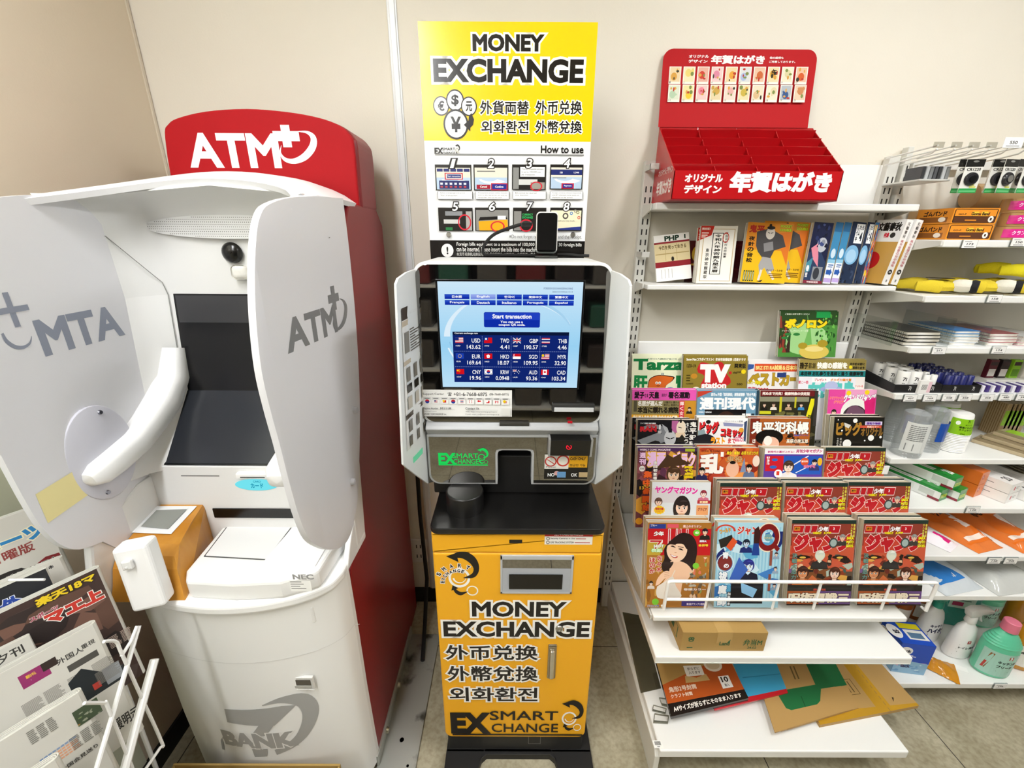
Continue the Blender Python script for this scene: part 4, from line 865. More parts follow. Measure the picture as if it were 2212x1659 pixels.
p.t('※Do not forget to take the bills and the receipt.', *B(1100, 508, 1256, 517), '#4c4945')
c = at(967, 541, y=PY); p.ell(c.x, c.z, .0165, .0175, '#f5f5f3', 32); p.t('!', c.x-.0025, c.z-.010, c.x+.0025, c.z+.010, '#171412', .04)
p.t('Foreign bills equivalent to a maximum of 100,000 JPY and up to 30 foreign bills', *B(987, 525, 1256, 533), '#f1f0ec', .012); p.t('can be inserted. Please insert the bills into the machine.', *B(987, 534, 1164, 543), '#f1f0ec', .012); p.t('本货币兑换机兑换日元纸币 最高限额为 10万日元，也就是说，最多可以插入', *B(987, 546, 1180, 553), '#d8d7d2', .008)
k.build('print_board', pos)
for px in (970, 1237):
    q = at(px, 507, y=PY); k = MB(); k.lathe([(.0065, -.0005), (.007, .006), (.005, .009), (.0005, .009)], (q.x, PY, q.z), '#c9c6bd', 'metal', 20, 'y'); k.build('knob', pos)
# phone on its little stand, with cable
ph = thing('smartphone', 'small black smartphone with a white edge standing upright on top of the exchange machine', 'phone', (.063, -.335, 1.487))
a = at(1157, 553, y=-.34); b2 = at(1207, 457, y=-.34)
k = MB(); k.prism(rrect(a.x, a.z+.006, b2.x, b2.z, .010, 6), 'y', -.336, -.327, '#e4e2de', 'plastic', .002); k.build('case', ph)
k = MB(); k.prism(rrect(a.x+.0022, a.z+.010, b2.x-.0022, b2.z-.003, .008, 6), 'y', -.3375, -.335, '#0a0a0a', 'gloss', .0006); k.build('screen', ph)
stn = thing('phone_stand', 'clear plastic stand holding up the small black phone', 'stand', (.063, -.335, 1.487))
k = MB(); k.box((a.x-.002, -.345, 1.4875), (b2.x+.002, -.300, 1.4905), '#cfd2d2', 'clear'); k.box((a.x-.001, -.3245, 1.4905), (b2.x+.001, -.322, 1.54), '#cfd2d2', 'clear'); k.box((a.x-.001, -.343, 1.4905), (b2.x+.001, -.3405, a.z+.014), '#cfd2d2', 'clear'); k.box((a.x, -.340, a.z), (b2.x, -.325, a.z+.0055), '#cfd2d2', 'clear'); k.build('clear_bracket', stn)
pts = [(1150, 484, -.322), (1130, 484, -.318), (1096, 494, -.305), (1065, 508, -.292), (1046, 530, -.288), (1045, 548, -.286), (1062, 560, -.286), (1100, 561, -.284), (1140, 556, -.284), (1200, 550, -.286), (1240, 551, -.29), (1272, 560, -.30)]
P3 = smooth([tuple(at(x, y, y=d)) for x, y, d in pts], 5); P3 = [(x, y, max(z, 1.4925)) for x, y, z in P3]
cb = thing('charging_cable', 'thick black cable looping from the small phone over the top of the exchange machine', 'cable', P3[30])
k = MB(); k.tube(P3, .0042, '#121110', 'rubber', 8); k.build('cord', cb)
k = MB(); q = Vector(P3[0]); k.box((q.x-.028, q.y-.006, q.z-.006), (q.x-.002, q.y+.006, q.z+.006), '#191817', 'plastic', .003); k.build('plug', cb)
# ================================================================== newspaper rack and its papers
DV, NV = Vector((.545, .8384, 0)), Vector((.8384, -.545, 0))
PBASE = Matrix((DV, -NV, Vector((0, 0, 1)))).transposed().to_4x4() @ Matrix.Rotation(R(-12), 4, 'X')
INK = '#2b2a27'
def body(p, x0, y0, x1, y1, rows, seed, col='#77756e', cols=1):
    """columns of small newsprint"""
    r = random.Random(seed); L = []; cw = (x1-x0)/cols
    for c in range(cols):
        for i in range(rows):
            y = y1-(i+.8)*(y1-y0)/rows; L.append((x0+c*cw, y, x0+c*cw+cw*.9*r.uniform(.75, 1), y+(y1-y0)/rows*.5))
    p.rects(L, col)
def newspaper(tr, L, H, label, design, th=.010, layers=3, open_=.012, back=.16):
    M = Matrix.Translation(tr) @ PBASE
    t = thing('newspaper', label, 'newspaper', mtx=M, group='folded newspapers in the wire rack')
    for j in range(layers):
        k = MB(); r = th-j*.0032; y0 = .0032*j; pr = [(-L+.004*j, y0), (-L*.5, y0), (-.01, y0)]
        pr += [(-.003+math.sin(R(a))*r*.9, y0+r-math.cos(R(a))*r) for a in range(0, 181, 20)]
        pr += [(-.04, y0+2*r+.003), (-.12, y0+2*r+open_*.4), (-back-.01*j, y0+2*r+open_)]
        k.slab([[(x, y, z) for x, y in pr] for z in (-H, -.001*j)], .0018, '#cfcdc4', 'paper')
        if j == 0:
            design(Pr(k, (-L, -.0004, -H), (L, 0, 0), (0, 0, H), 'paper', lift=1.5e-5), paper_print(L, H, tr))
        k.build('outer_sheet' if j == 0 else 'inner_sheet', t, world=False)
    return t
def boxpx(M, L, H, x0, y0, x1, y1):
    """design box of lettering on a leaning paper from two photo points (lower left, upper right)"""
    o = M.translation; ex, ey, ez = (M.to_3x3().col[i] for i in range(3)); r = []
    for px, py in ((x0, y0), (x1, y1)):
        d = CF + CR*((px-1106)/FPX) - CU*((py-829.5)/FPX); t_ = (o-CAM).dot(ey)/d.dot(ey); q = CAM+d*t_-o; r += [(q.dot(ex)+L)/L, (q.dot(ez)+H)/H]
    return r
def paper_print(L, H, tr):
    M = Matrix.Translation(tr) @ PBASE
    def B(*q):
        a = boxpx(M, L, H, *q); x0, x1 = sorted((a[0], a[2])); y0, y1 = sorted((a[1], a[3])); e = max(0, .10-(y1-y0))/2; return [x0, y0-e, x1, y1+e]
    def T(p, txt, x0, y0, x1, y1, col, *k, **kw):   # lettering along the fold edge between two photo points of its middle line
        a = boxpx(M, L, H, x0, y0, x1, y1); u0, u1 = sorted((a[0], a[2])); v = (a[1]+a[3])/2; sh = max(0, u1-.985); u0 -= sh; u1 -= sh; h = (u1-u0)*L/H/len(txt)*kw.pop('hs', 1.0)/2; p.t(txt, u0, v-h, u1, v+h, col, *k, **kw)
    B.T = T; return B
def d_top(p, B):
    p.rect(0, 0, 1, 1, '#c9c6bd'); p.rect(0, .0, 1, .3, '#26221f'); art(p, 0, .05, 1, .6, 16, ['#26221f', '#3a3330', '#7e1f24', '#b9b4aa'], 2)
    B.T(p, 'スポーツ', -120, 1202.8, 105, 1152.2, '#2b7fb8', .06, out='#e9e2c2', ow=.06); B.T(p, '日曜版', -30, 1214, 75, 1181, '#8c3a36', .02); B.T(p, 'がんばれ日本', 70, 1210.8, 190, 1193.2, '#1c1a18', .05, out='#c9c6bd', ow=.05)
def d_back(p, B):
    p.rect(0, 0, 1, 1, '#c9c6bd'); p.rect(.0, .0, 1, .5, '#4a423c'); B.T(p, 'がんばれ日本', 40, 1250, 118, 1226, '#1c1a18', .05, out='#d8d5cc', ow=.05)
def d_red(p, B):
    p.rect(0, 0, 1, 1, '#3d2b26'); q = B(30, 1300, 100, 1330); art(p, 0, .0, 1, .95, 60, ['#241a18', '#5b4034', '#4a3b37', '#2e2320', '#6e4f42'], 3); p.poly([(0, 1), (.45, 1), (.52, .5), (.45, 0), (0, 0)], '#d2cec4'); p.poly([(.42, .8), (.55, .75), (.62, .3), (.48, .2)], '#8e4a58')
    B.T(p, 'マエ上', 112, 1330, 236, 1275, '#c23427', .07, out='#e9e6dd', ow=.05); B.T(p, '楽天18マ', 78, 1298, 212, 1246, '#e2c21e', .05, out='#2a1f12', ow=.05)
    p.ell(.72, .25, .1, .12, '#b08568'); B.T(p, 'スポーツ', 58, 1331.6, 130, 1318.4, '#a8455c', .05, out='#e9e2da', ow=.04); x0, y0, x1, y1 = B(240, 1400, 285, 1350); body(p, x0, y0, x1, y1, 9, 4, '#b9a79a', 2)
def d_head(p, B):
    p.rect(0, 0, 1, 1, '#cbc9c0'); B.T(p, '外国人', 118, 1425.96, 182, 1407.04, INK, .02); B.T(p, '重視', 186, 1390, 217, 1379, INK, .02)
    x0, y0, x1, y1 = B(146, 1444, 222, 1402); body(p, x0, y0, x1, y1, 1, 6, '#4a4844'); x0, y0, x1, y1 = B(150, 1480, 250, 1420); body(p, x0, y0, x1, y1, 14, 7, cols=2)
    x0, y0, x1, y1 = B(45, 1478, 105, 1440); p.rect(x0, y0, x1, y1, '#8f2a63'); p.rect(x1-.02, y0+.04, x1+.03, y1, '#2d211d'); p.t('購読お申込', x0+.02, y0+(y1-y0)*.55, x1-.04, y1-.02, '#e8c23a', .02); p.t('受付中', x0+.03, y0+.03, x1-.06, y0+(y1-y0)*.4, '#f0dfe4', .02)
    x0, y0, x1, y1 = B(55, 1545, 140, 1475); body(p, x0, y0, x1, y1, 12, 5, cols=2)
    x0, y0, x1, y1 = B(168, 1520, 268, 1440); p.rect(x0, y0, x1, y1, '#3b4147'); p.poly([(x0, y0), (x1, y0), (x1, y0+.1), (x0+.6*(x1-x0), y0+.14), (x0+.3*(x1-x0), y0+.25), (x0, y0+.2)], '#1d2326'); p.rect(x0+.35*(x1-x0), y1-.06, x0+.5*(x1-x0), y1-.01, '#b0382e'); p.rect(x0+.6*(x1-x0), y0+.15, x1-.01, y1-.08, '#8c9094')
    x0, y0, x1, y1 = B(215, 1480, 262, 1420); body(p, x0, y0, x1, y1, 12, 8)
    x0, y0, x1, y1 = B(245, 1568, 300, 1535); p.t('援明示', x0, y0, x1, y1, INK, .02); body(p, .0, .0, .45, .42, 16, 15, cols=3)
def d_table(p, B):
    p.rect(0, 0, 1, 1, '#c9c7be'); x0, y0, x1, y1 = B(84, 1640, 176, 1610)
    dx = (x1-x0)/9; dy = (y1-y0)/5
    for i in range(5):
        for j in range(9): p.rect(x0+j*dx, y0+i*dy, x0+j*dx+dx*.8, y0+i*dy+dy*.6, '#d59a78' if i < 4 else '#7d93b4')
    x0, y0, x1, y1 = B(60, 1592, 125, 1560); body(p, x0, y0, x1, y1, 8, 9, cols=3); x0, y0, x1, y1 = B(165, 1560, 215, 1520); p.rect(x0, y0, x1, y1+.02, '#3c4a33'); art(p, x0, y0, x1, y1, 12, ['#6e7f4f', '#b5763f', '#2a3327', '#8a8f7a'], 11)
    x0, y0, x1, y1 = B(150, 1600, 225, 1570); body(p, x0, y0, x1, y1, 8, 12, cols=3); B.T(p, '今国会見送り', 134, 1645.28, 226, 1612.72, INK, .02); body(p, .0, .0, .3, .4, 14, 13, cols=2)
def d_plain(p, B):
    p.rect(0, 0, 1, 1, '#c9c7be'); body(p, .04, .05, .96, .8, 26, 14, cols=4); p.t('夕刊', .8, .84, .95, .95, INK, .02); p.rect(.06, .45, .3, .75, '#8c8a83')
def d_blue(p, B):
    p.rect(0, 0, 1, 1, '#1f2024'); art(p, 0, 0, 1, 1, 24, ['#3a3f48', '#15161a', '#4a3a30', '#5b5326'], 16); B.T(p, '号外', -40, 1323.76, 50, 1298.24, '#24459a', .06, out='#dfe4ee', ow=.05)
def on_plane(px, py, nd):
    """the point on a photo ray where the distance along the rack's facing direction is nd"""
    q0, q1 = at(px, py, y=-.7), at(px, py, y=-1.0); f0, f1 = q0.dot(NV), q1.dot(NV); return q0+(q1-q0)*((nd-f0)/(f1-f0))
N2 = Vector((-.794, -.85, .84)).dot(NV)
t4 = on_plane(128, 1206, N2-.140); t3 = on_plane(208, 1228, N2-.066); t2 = on_plane(199, 1348, N2); t1 = on_plane(168, 1497, N2+.066); t0 = on_plane(118, 1641, N2+.13)
newspaper(t4, .36, .2, 'pale sports paper with small black brush letters, behind the red-lettered one', d_back, open_=.006)
newspaper(on_plane(84, 1092, N2-.210), .36, .26, 'sports paper with blue outlined letters, topmost in the wire newspaper rack', d_top, open_=.006)
newspaper(t3, .36, .26, 'sports paper with big red and yellow headline letters, second from the top of the rack', d_red)
newspaper(t2, .38, .26, 'broadsheet with a magenta box and a large black headline in the middle of the rack', d_head, layers=2)
newspaper(t1, .38, .26, 'broadsheet with orange table, thick folded sheets, on the lower pocket of the rack', d_table, layers=4)
newspaper(t0, .36, .24, 'newspaper at the very bottom edge of the photo, only its fold showing', d_plain)
newspaper(on_plane(62, 1372, N2-.037), .22, .16, 'folded newspaper at the left edge of the photo, left of the black headline', d_plain, th=.005, layers=2, open_=.002, back=.06)
newspaper(on_plane(98, 1228, N2-.108), .3, .24, 'dark sports paper with blue letters at the left edge of the photo', d_blue, th=.006, layers=2, open_=.004, back=.1)
rk = thing('newspaper_rack', 'white wire newspaper rack in front of the left side of the cash machine', 'rack', (-.80, -.95, 0))
def W(name, pts, r, par, col='#f0f0ee'):
    k = MB(); k.tube(pts, r, col, 'plastic', 8); return k.build(name, par)
RX = -.705
W('side_rail', [at(334, 1424, x=RX), at(300, 1545, x=RX), at(270, 1659, x=RX), (RX, -1.085, .36), (RX, -1.10, .0)], .0075, rk)
W('side_rail', [at(300, 1352, x=RX), at(252, 1515, x=RX), at(205, 1672, x=RX), (RX+.02, -1.12, .40), (RX, -1.14, .0)], .004, rk)
W('pocket_wire', smooth([tuple(at(x, y, x=RX)) for x, y in [(224, 1386), (250, 1386), (262, 1410), (305, 1505), (350, 1605), (346, 1615), (312, 1665)]], 4), .0028, rk)
W('pocket_wire', smooth([tuple(at(x, y, x=RX)) for x, y in [(182, 1519), (224, 1519), (234, 1530), (286, 1660)]], 4), .0028, rk)
W('pocket_wire', [at(20, 1253, y=-.885), at(96, 1252, y=-.885)], .0022, rk)
W('pocket_wire', [at(262, 1418, x=RX), at(283, 1385, x=RX), at(296, 1352, x=RX)], .0028, rk)
for i, t_ in enumerate((t3, t2, t1)):
    a = t_ - Vector((0, 0, .268)); W('pocket_floor', [a+NV*.03, a+NV*.03-DV*.36, a-NV*.02-DV*.36, a-NV*.02, a+NV*.03], .0028, rk)
W('back_leg', [(-.915, -.745, .70), (-.93, -.75, .0)], .005, rk); W('back_leg', [(-1.05, -.80, .70), (-1.05, -.80, .0)], .005, rk)
# carton on the floor before the cash machine
a, b = at(372, 1652, z=.25), at(737, 1636, z=.25); yb = -.752
cbx = thing('carton', 'open empty brown cardboard carton on the floor in front of the cash machine', 'box', ((a.x+b.x)/2, -.9, 0))
x0, x1 = -.868, -.437
for nm, p0, p1 in (('back_wall', (x0, yb-.005, .0), (x1, yb, .248)), ('side_wall', (x0, -1.06, 0), (x0+.005, yb-.005, .246)), ('side_wall', (x1-.005, -1.06, 0), (x1, yb-.005, .246)), ('front_wall', (x0, -1.065, 0), (x1, -1.06, .24)), ('bottom', (x0+.005, -1.06, 0), (x1-.005, yb-.005, .005))):
    k = MB(); k.box(p0, p1, '#a88a4c', 'kraft', .001)
    if nm == 'back_wall': k.box((x0+.02, yb-.0062, .236), (x1-.02, yb-.0052, .2375), '#7d6431', 'kraft')
    k.build(nm, cbx)
# ================================================================== magazine shelving
GX0, GX1 = .42, 1.165; SH = '#eeeeea'
gon = thing('magazine_shelf', 'white steel shop shelving with stepped magazine rack and wire rail', 'shelving', (.79, -.3, 0))
def upright(x0, x1, z1, cols, par, y=-.03):
    k = MB(); k.box((x0, y, 0), (x1, -.007, z1), '#d9d8d0', 'paint', .002); p = wallprint(k, y-.0003, 'rubber'); L = []
    n = int((z1-.15)/.031)
    for i in range(n):
        for c in cols: L.append((c-.0022, .12+i*.031, c+.0022, .12+i*.031+.017))
    p.rects(L, '#2a2824'); return k.build('upright', par)
upright(.402, .436, 1.758, (.412, .427), gon); upright(1.138, 1.172, 1.775, (1.148, 1.163), gon)
k = MB(); k.box((.436, -.012, 1.642), (1.138, -.007, 1.752), '#f3f3ef', 'paint', .001); k.box((.436, -.010, .14), (1.138, -.005, 1.642), '#d8d3c5', 'paint'); k.build('back_panel', gon)
for nm, z0, z1, y0 in (('top_shelf', 1.615, 1.634, -.135), ('book_shelf', 1.387, 1.402, -.140)):
    k = MB(); k.box((GX0-.005, y0, z0), (GX1+.014, -.031, z1), '#ecece8', 'paint', .003)
    for xx in (GX0-.012, GX1+.014): k.prism([(-.031, z0-.02), (-.031, z1), (y0+.03, z1), (y0+.03, z0)], 'x', xx, xx+.005, '#d5d4cd', 'paint', .001)
    k.build(nm, gon)
for z in (1.735, 1.488): k = MB(); k.box((.402, -.085, z-.008), (.406, -.031, z+.008), '#c9c8c2', 'paint', .001); k.box((.402, -.085, z-.008), (.428, -.08, z+.008), '#c9c8c2', 'paint', .001); k.build('end_stop', gon)
k = MB(); k.box((.43, -.062, 1.128), (1.145, -.056, 1.207), '#f5f5f2', 'plastic', .004); k.build('rack_back_plate', gon)
k = MB(); k.box((GX0, -.52, .476), (GX1, -.031, .492), SH, 'paint', .003)
for xx in (GX0-.006, GX1): k.prism([(-.031, .36), (-.031, .60), (-.12, .56), (-.30, .492), (-.51, .488), (-.51, .472)], 'x', xx, xx+.005, '#d0cfc7', 'paint', .001)
k.build('magazine_shelf_board', gon)
k = MB(); k.box((GX0, -.572, .372), (GX1, -.031, .399), SH, 'paint', .004); k.box((GX0+.004, -.5735, .376), (GX1-.004, -.5715, .3785), '#cfcfc9', 'paint'); k.build('middle_shelf', gon)
k = MB(); k.box((GX0+.018, -.655, .102), (GX1, -.02, .132), SH, 'paint', .004)
p = Pr(k, (at(1414, 1614, y=-.648).x, -.648, .1324), (.027, 0, 0), (0, .02, 0), 'paper'); p.rect(0, 0, 1, 1, '#f3f3ee'); [p.rect(.15+i*.045, .35, .15+i*.045+(.03 if i % 3 else .015), .85, '#2a2a28') for i in range(15)]; p.rect(.35, .12, .65, .22, '#777777')
k.build('base_shelf', gon)
k = MB(); k.prism([(-.007, 0), (-.007, .09), (-.64, .115), (-.652, .10), (-.652, .0)], 'x', .428, .444, '#deddd6', 'paint', .003); k.build('base_foot', gon)
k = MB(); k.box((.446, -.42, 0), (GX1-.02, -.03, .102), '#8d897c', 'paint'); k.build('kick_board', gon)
# wire rail
RY = -.512
posts = [((1436, 1320), (1443, 1258)), ((1530, 1320), (1536, 1258)), ((1680, 1319), (1686, 1257)), ((1770, 1318), (1778, 1256)), ((1921, 1315), (1930, 1255)), ((2016, 1312), (2027, 1256))]
rail = MB(); tl = at(1443, 1258, y=RY); tr = at(2027, 1256, y=RY)
zT = (tl.z+tr.z)/2; zM = at(1735, 1296, y=RY).z; zB = at(1770, 1318, y=RY).z; xs = [at(a_[0], a_[1], y=RY).x for _, a_ in posts]
rail.tube([(xs[0], RY, zB)] + smooth([(xs[0], RY, zT-.012), (xs[0]+.003, RY, zT-.002), (xs[0]+.014, RY, zT)], 3) + smooth([(xs[-1]-.014, RY, zT), (xs[-1]-.003, RY, zT-.002), (xs[-1], RY, zT-.012)], 3) + [(xs[-1], RY, zB)], .0048, '#fafaf8', 'plastic', 10)
rail.tube([(xs[0], RY, zM), (xs[-1], RY, zM)], .0042, '#fafaf8', 'plastic', 10)
for x in xs[1:-1]: rail.tube([(x, RY+.004, zB), (x, RY+.004, zT)], .0035, '#fafaf8', 'plastic', 8)
for x in (xs[0], xs[-1]): rail.tube([(x, RY, zB), (x, -.498, zB)], .0035, '#fafaf8', 'plastic', 8)
rail.build('wire_rail', gon)
# ------------------------------------------------------------------ magazines
AL = R(14); VUP = Vector((0, math.sin(AL), math.cos(AL))); NOUT = Vector((0, -math.cos(AL), math.sin(AL)))
def mag_matrix(bl, lean=AL, roll=0, yaw=0):
    return Matrix.Translation(bl) @ Matrix.Rotation(yaw, 4, 'Z') @ Matrix.Rotation(-lean, 4, 'X') @ Matrix.Rotation(roll, 4, 'Y')
def magazine(kind, label, cat, M, W_, H_, T_, design, group, pages='#d6cdb6', spine='#cfc4b0', spine_right=True, gl='gloss'):
    """local frame: x across the cover, y into the pages, z up; one cover part, one page block"""
    t = thing(kind, label, cat, mtx=M, group=group)
    k = MB(); k.box((.0008 if spine_right else .0012, .0007, .0006), (W_-.0012, T_-.0007, H_-.0012), pages, 'pages'); k.build('page_block', t, world=False)
    k = MB(); k.box((0, 0, 0), (W_, .0006, H_), '#f2f0ea', gl); k.box((0, T_-.0006, 0), (W_, T_, H_), '#f2f0ea', gl)
    sx = (W_-.0007, W_) if spine_right else (0, .0007); k.box((sx[0], 0, 0), (sx[1], T_, H_), spine, gl)
    design(Pr(k, (0, -.0001, 0), (W_, 0, 0), (0, 0, H_), gl, lift=8e-6)); k.build('cover', t, world=False)
    return t
ORD = ['front', 'second', 'third', 'fourth', 'fifth']
def stack(kind, name, where, cat, px, row_y, H_, T_, n, design, group, **kw):
    """n copies one behind another; px = (xl, yl, xr, yr) top corners of the front cover in the photo"""
    a = at(px[0], px[1], y=row_y); b = at(px[2], px[3], y=row_y); W_ = b.x-a.x; tl = Vector((a.x, row_y, (a.z+b.z)/2)); bl = tl-VUP*H_
    first = None
    for i in range(n):
        M = mag_matrix(bl-NOUT*(T_+.002)*i + Vector((.001*((i*7) % 3-1), 0, .0) if i else (0, 0, 0)) + VUP*(.002*((i*5) % 3)))
        lab = name + (', ' + ORD[i]+' copy ' if n > 1 else ' ') + where
        if first is None: first = magazine(kind, lab, cat, M, W_, H_, T_, design, group, **kw)
        else: dup(first, M, lab, group)
    return first, bl, W_
# ---- cover designs
def c_jump(p):
    p.rect(0, 0, 1, 1, '#5a4a3c'); p.rect(0, .6, 1, 1, '#8a3a2c'); p.rect(0, .955, 1, 1, '#23332c'); p.rect(.0, .40, 1, .70, '#c4573a'); p.rect(.1, .1, .9, .44, '#7a4a2a')
    art(p, .0, .05, 1, .60, 70, ['#2b1f1a', '#c96a3c', '#8d3a24', '#e0b48c', '#3f5a55', '#7a5b8c', '#d9a24a', '#a8b7a8', '#6a2d22'], 21, .22)
    for x0, x1 in ((.02, .19), (.20, .29), (.30, .40), (.57, .75)):   # upper bars of the masthead
        p.poly([(x0-.008, .845), (x1-.01, .845), (x1+.012, .942), (x0+.01, .942)], '#f0d9d0'); p.poly([(x0, .852), (x1-.015, .852), (x1+.004, .935), (x0+.012, .935)], '#b51c24')
    p.rect(.02, .62, .60, .80, '#c2402f'); p.t('ジャンプ', .05, .625, .95, .84, '#b81c25', .09, out='#f3dcd2', ow=.03)
    p.rect(.04, .875, .13, .92, '#d88a2a'); p.t('週刊', .05, .885, .12, .912, '#3a1d12', .03); p.t('少年', .41, .865, .57, .925, '#ffffff', .05, out='#8c1a1c', ow=.03)
    p.t('WEEKLY', .33, .835, .47, .862, '#f7e11d', .05, out='#2a2213', ow=.03); p.t('JUMP', .50, .835, .62, .862, '#f7e11d', .05, out='#2a2213', ow=.03); p.t('3', .645, .885, .665, .915, '#ffffff', .03)
    p.ell(.665, .735, .07, .058, '#3b4543'); p.ell(.665, .735, .05, .042, '#9fb0ac')
    bust(p, .80, .77, .085, '#8b8a86', '#e5b79a', '#3f3a34'); 
    p.col('大人気連載', .915, .80, .945, .96, '#d9cf4e', .04); p.col('巻頭表紙', .955, .80, .985, .96, '#d9cf4e', .04)
    for i, s_ in enumerate(('SAKA', 'MOTO', 'DAYS')): p.t(s_, .865, .775-i*.045, .975, .81-i*.045, '#f3e51f', .06, out='#3a3312', ow=.03)
    bust(p, .47, .54, .14, '#cfd6c6', '#d9dcc8', '#2c2a28', face=False); bust(p, .22, .33, .17, '#3a1f18', '#cf8a5c', '#b9642e'); bust(p, .72, .33, .16, '#4a2418', '#eccbb8', '#5a3a32')
    for xx in (.2, .78): p.ell(xx, .57, .12, .022, '#2a1512'); p.ell(xx, .565, .05, .012, '#d9b24a')
    p.col('決戦大迫力', .035, .30, .115, .62, '#6d9389', .03, out='#27332f', ow=.03)
    p.rect(0, .17, 1, .24, '#26241f'); p.rect(0, .0, 1, .17, '#a8562c'); p.rect(.5, 0, 1, .17, '#6a4a86'); p.t('呪術廻戦三', .02, .03, .98, .15, '#f4e7cf', .05, out='#2b1a12', ow=.04); p.t('最新話', .4, .175, .6, .2, '#c9493a', .03); p.rect(0, 0, 1, .015, '#2a1512')
def c_magazine(p):
    p.rect(0, 0, 1, 1, '#a9702a'); p.rect(.0, .62, 1, .93, '#c01d22'); p.poly([(0, .62), (.2, .62), (.3, .74), (0, .8)], '#bfa13a'); art(p, 0, .0, .3, .6, 16, ['#b98432', '#8a5a22', '#c49a4a'], 5); art(p, .7, .1, 1, .6, 26, ['#c98a3a', '#e8c9a8', '#6b5a44', '#d9745a', '#8fa35a'], 6, .25)
    p.rect(.02, .93, .28, .985, '#2c3f8c'); p.t('ブルー', .04, .955, .14, .98, '#e9eef7', .03); p.rect(.3, .94, .48, .985, '#e05a66'); p.t('盤上のオリオン', .55, .945, .84, .975, '#f3d9cf', .03, out='#b02a2a', ow=.03)
    p.rects([(.32, .72, .36, .93), (.44, .72, .475, .93), (.5, .72, .53, .93), (.6, .72, .64, .93)], '#f2e6e0'); p.rects([(.33, .725, .35, .925), (.45, .725, .465, .925), (.505, .725, .525, .925), (.61, .725, .63, .925)], '#c01d22')
    p.poly([(.03, .80), (.24, .80), (.24, .77), (.14, .68), (.1, .70), (.17, .77), (.03, .77)], '#f2e6e0'); p.poly([(.04, .795), (.23, .795), (.13, .69), (.115, .70), (.18, .775), (.04, .775)], '#c01d22')
    p.t('少年', .09, .845, .25, .90, '#f6f6f2', .06, out='#7d1518', ow=.03); p.disc(.77, .885, .055, '#6cc832'); p.t('40', .74, .87, .80, .9, '#e8f6d8', .04)
    p.t('HOT', .1, .71, .26, .745, '#f4f4ee', .05, out='#3a7a35', ow=.04); p.t('表紙', .06, .655, .24, .70, '#d6f0c8', .04, out='#4fae4a', ow=.05)
    U_ = lambda pts, n=5: smooth([((x-185)/890, 1-(y-200)/1190) for x, y in pts+pts[:1]], n)
    p.poly(U_([(560, 400), (640, 345), (720, 340), (810, 380), (870, 470), (888, 600), (870, 740), (830, 870), (780, 830), (640, 850), (540, 880), (440, 870), (395, 790), (430, 700), (425, 560), (480, 480)]), '#2b1d1b')
    p.poly(U_([(520, 730), (640, 730), (760, 780), (835, 880), (800, 950), (740, 1030), (700, 1050), (660, 1240), (460, 1240), (420, 1060), (500, 900)]), '#edc3a2'); p.poly(U_([(480, 760), (560, 745), (520, 830), (430, 880), (400, 800)]), '#2b1d1b')
    p.poly(U_([(498, 480), (560, 455), (640, 470), (720, 505), (748, 570), (730, 650), (680, 712), (600, 748), (530, 722), (480, 660), (458, 590), (468, 520)]), '#f4cfb1')
    p.poly(U_([(470, 520), (500, 450), (600, 410), (720, 450), (765, 560), (735, 560), (690, 500), (620, 490), (560, 500), (500, 500)]), '#2b1d1b')
    for ex, ey in ((545, 530), (655, 568)): p.poly(U_([(ex-38, ey-6), (ex, ey-14), (ex+38, ey+14), (ex, ey+8)]), '#2a1a18'); p.line(((ex-42-185)/890, 1-(ey-38-200)/1190), ((ex+40-185)/890, 1-(ey-26-200)/1190), .012, '#4a332c')
    p.poly(U_([(505, 630), (550, 650), (620, 668), (590, 690), (540, 676)]), '#b8453f'); p.poly(U_([(518, 640), (552, 654), (602, 668), (572, 676), (540, 664)]), '#ffffff'); p.ell((585-185)/890, 1-(612-200)/1190, .02, .006, '#d39a78')
    p.poly(U_([(345, 1090), (450, 1020), (560, 950), (610, 1080), (690, 1240), (400, 1262), (335, 1190)]), '#e6dfd4'); p.line(((548-185)/890, 1-(950-200)/1190), ((590-185)/890, 1-(860-200)/1190), .012, '#e6dfd4')
    p.poly(U_([(320, 1080), (340, 990), (400, 905), (470, 868), (522, 890), (505, 935), (440, 985), (370, 1060)]), '#f0c8a8')
    for y_ in (895, 920, 945): p.line(((440-185)/890, 1-(y_-200)/1190), ((512-185)/890, 1-(y_-10-200)/1190), .006, '#c99676')
    bust(p, .9, .87, .085, '#221c24', '#f1c9ae', '#26221f')
    p.col('佐々木', .155, .42, .235, .62, '#b9302c', .04, out='#f5eadc', ow=.05); p.col('ほのか', .045, .40, .135, .60, '#b9302c', .04, out='#f5eadc', ow=.05)
    p.t('超特大', .82, .775, .93, .8, '#efeef4', .05, out='#3d3f8c', ow=.04); p.t('合併号', .80, .725, .96, .755, '#f2cd3a', .06, out='#7d4a1a', ow=.03)
    p.disc(.78, .5, .05, '#7cc637'); p.disc(.16, .07, .055, '#7cc637'); bust(p, .08, .27, .06, '#1f1a18', '#f3d9c6', '#d9cfc4'); p.t('ブルカメチ号', .03, .01, .22, .035, '#2d3a8c', .04, out='#eef2f6', ow=.05)
    p.rect(.58, .02, .97, .08, '#3a2f7a'); p.t('第2回グランプリ発表', .66, .03, .95, .06, '#e6d9ee', .03); p.t('巻頭カラー', .60, .205, .96, .235, '#f0e9dc', .03, out='#8c3a2c', ow=.04); art(p, .62, .25, .95, .42, 22, ['#8d8a7c', '#b8b4a2', '#5b584c', '#d2cdb8'], 8, .3)
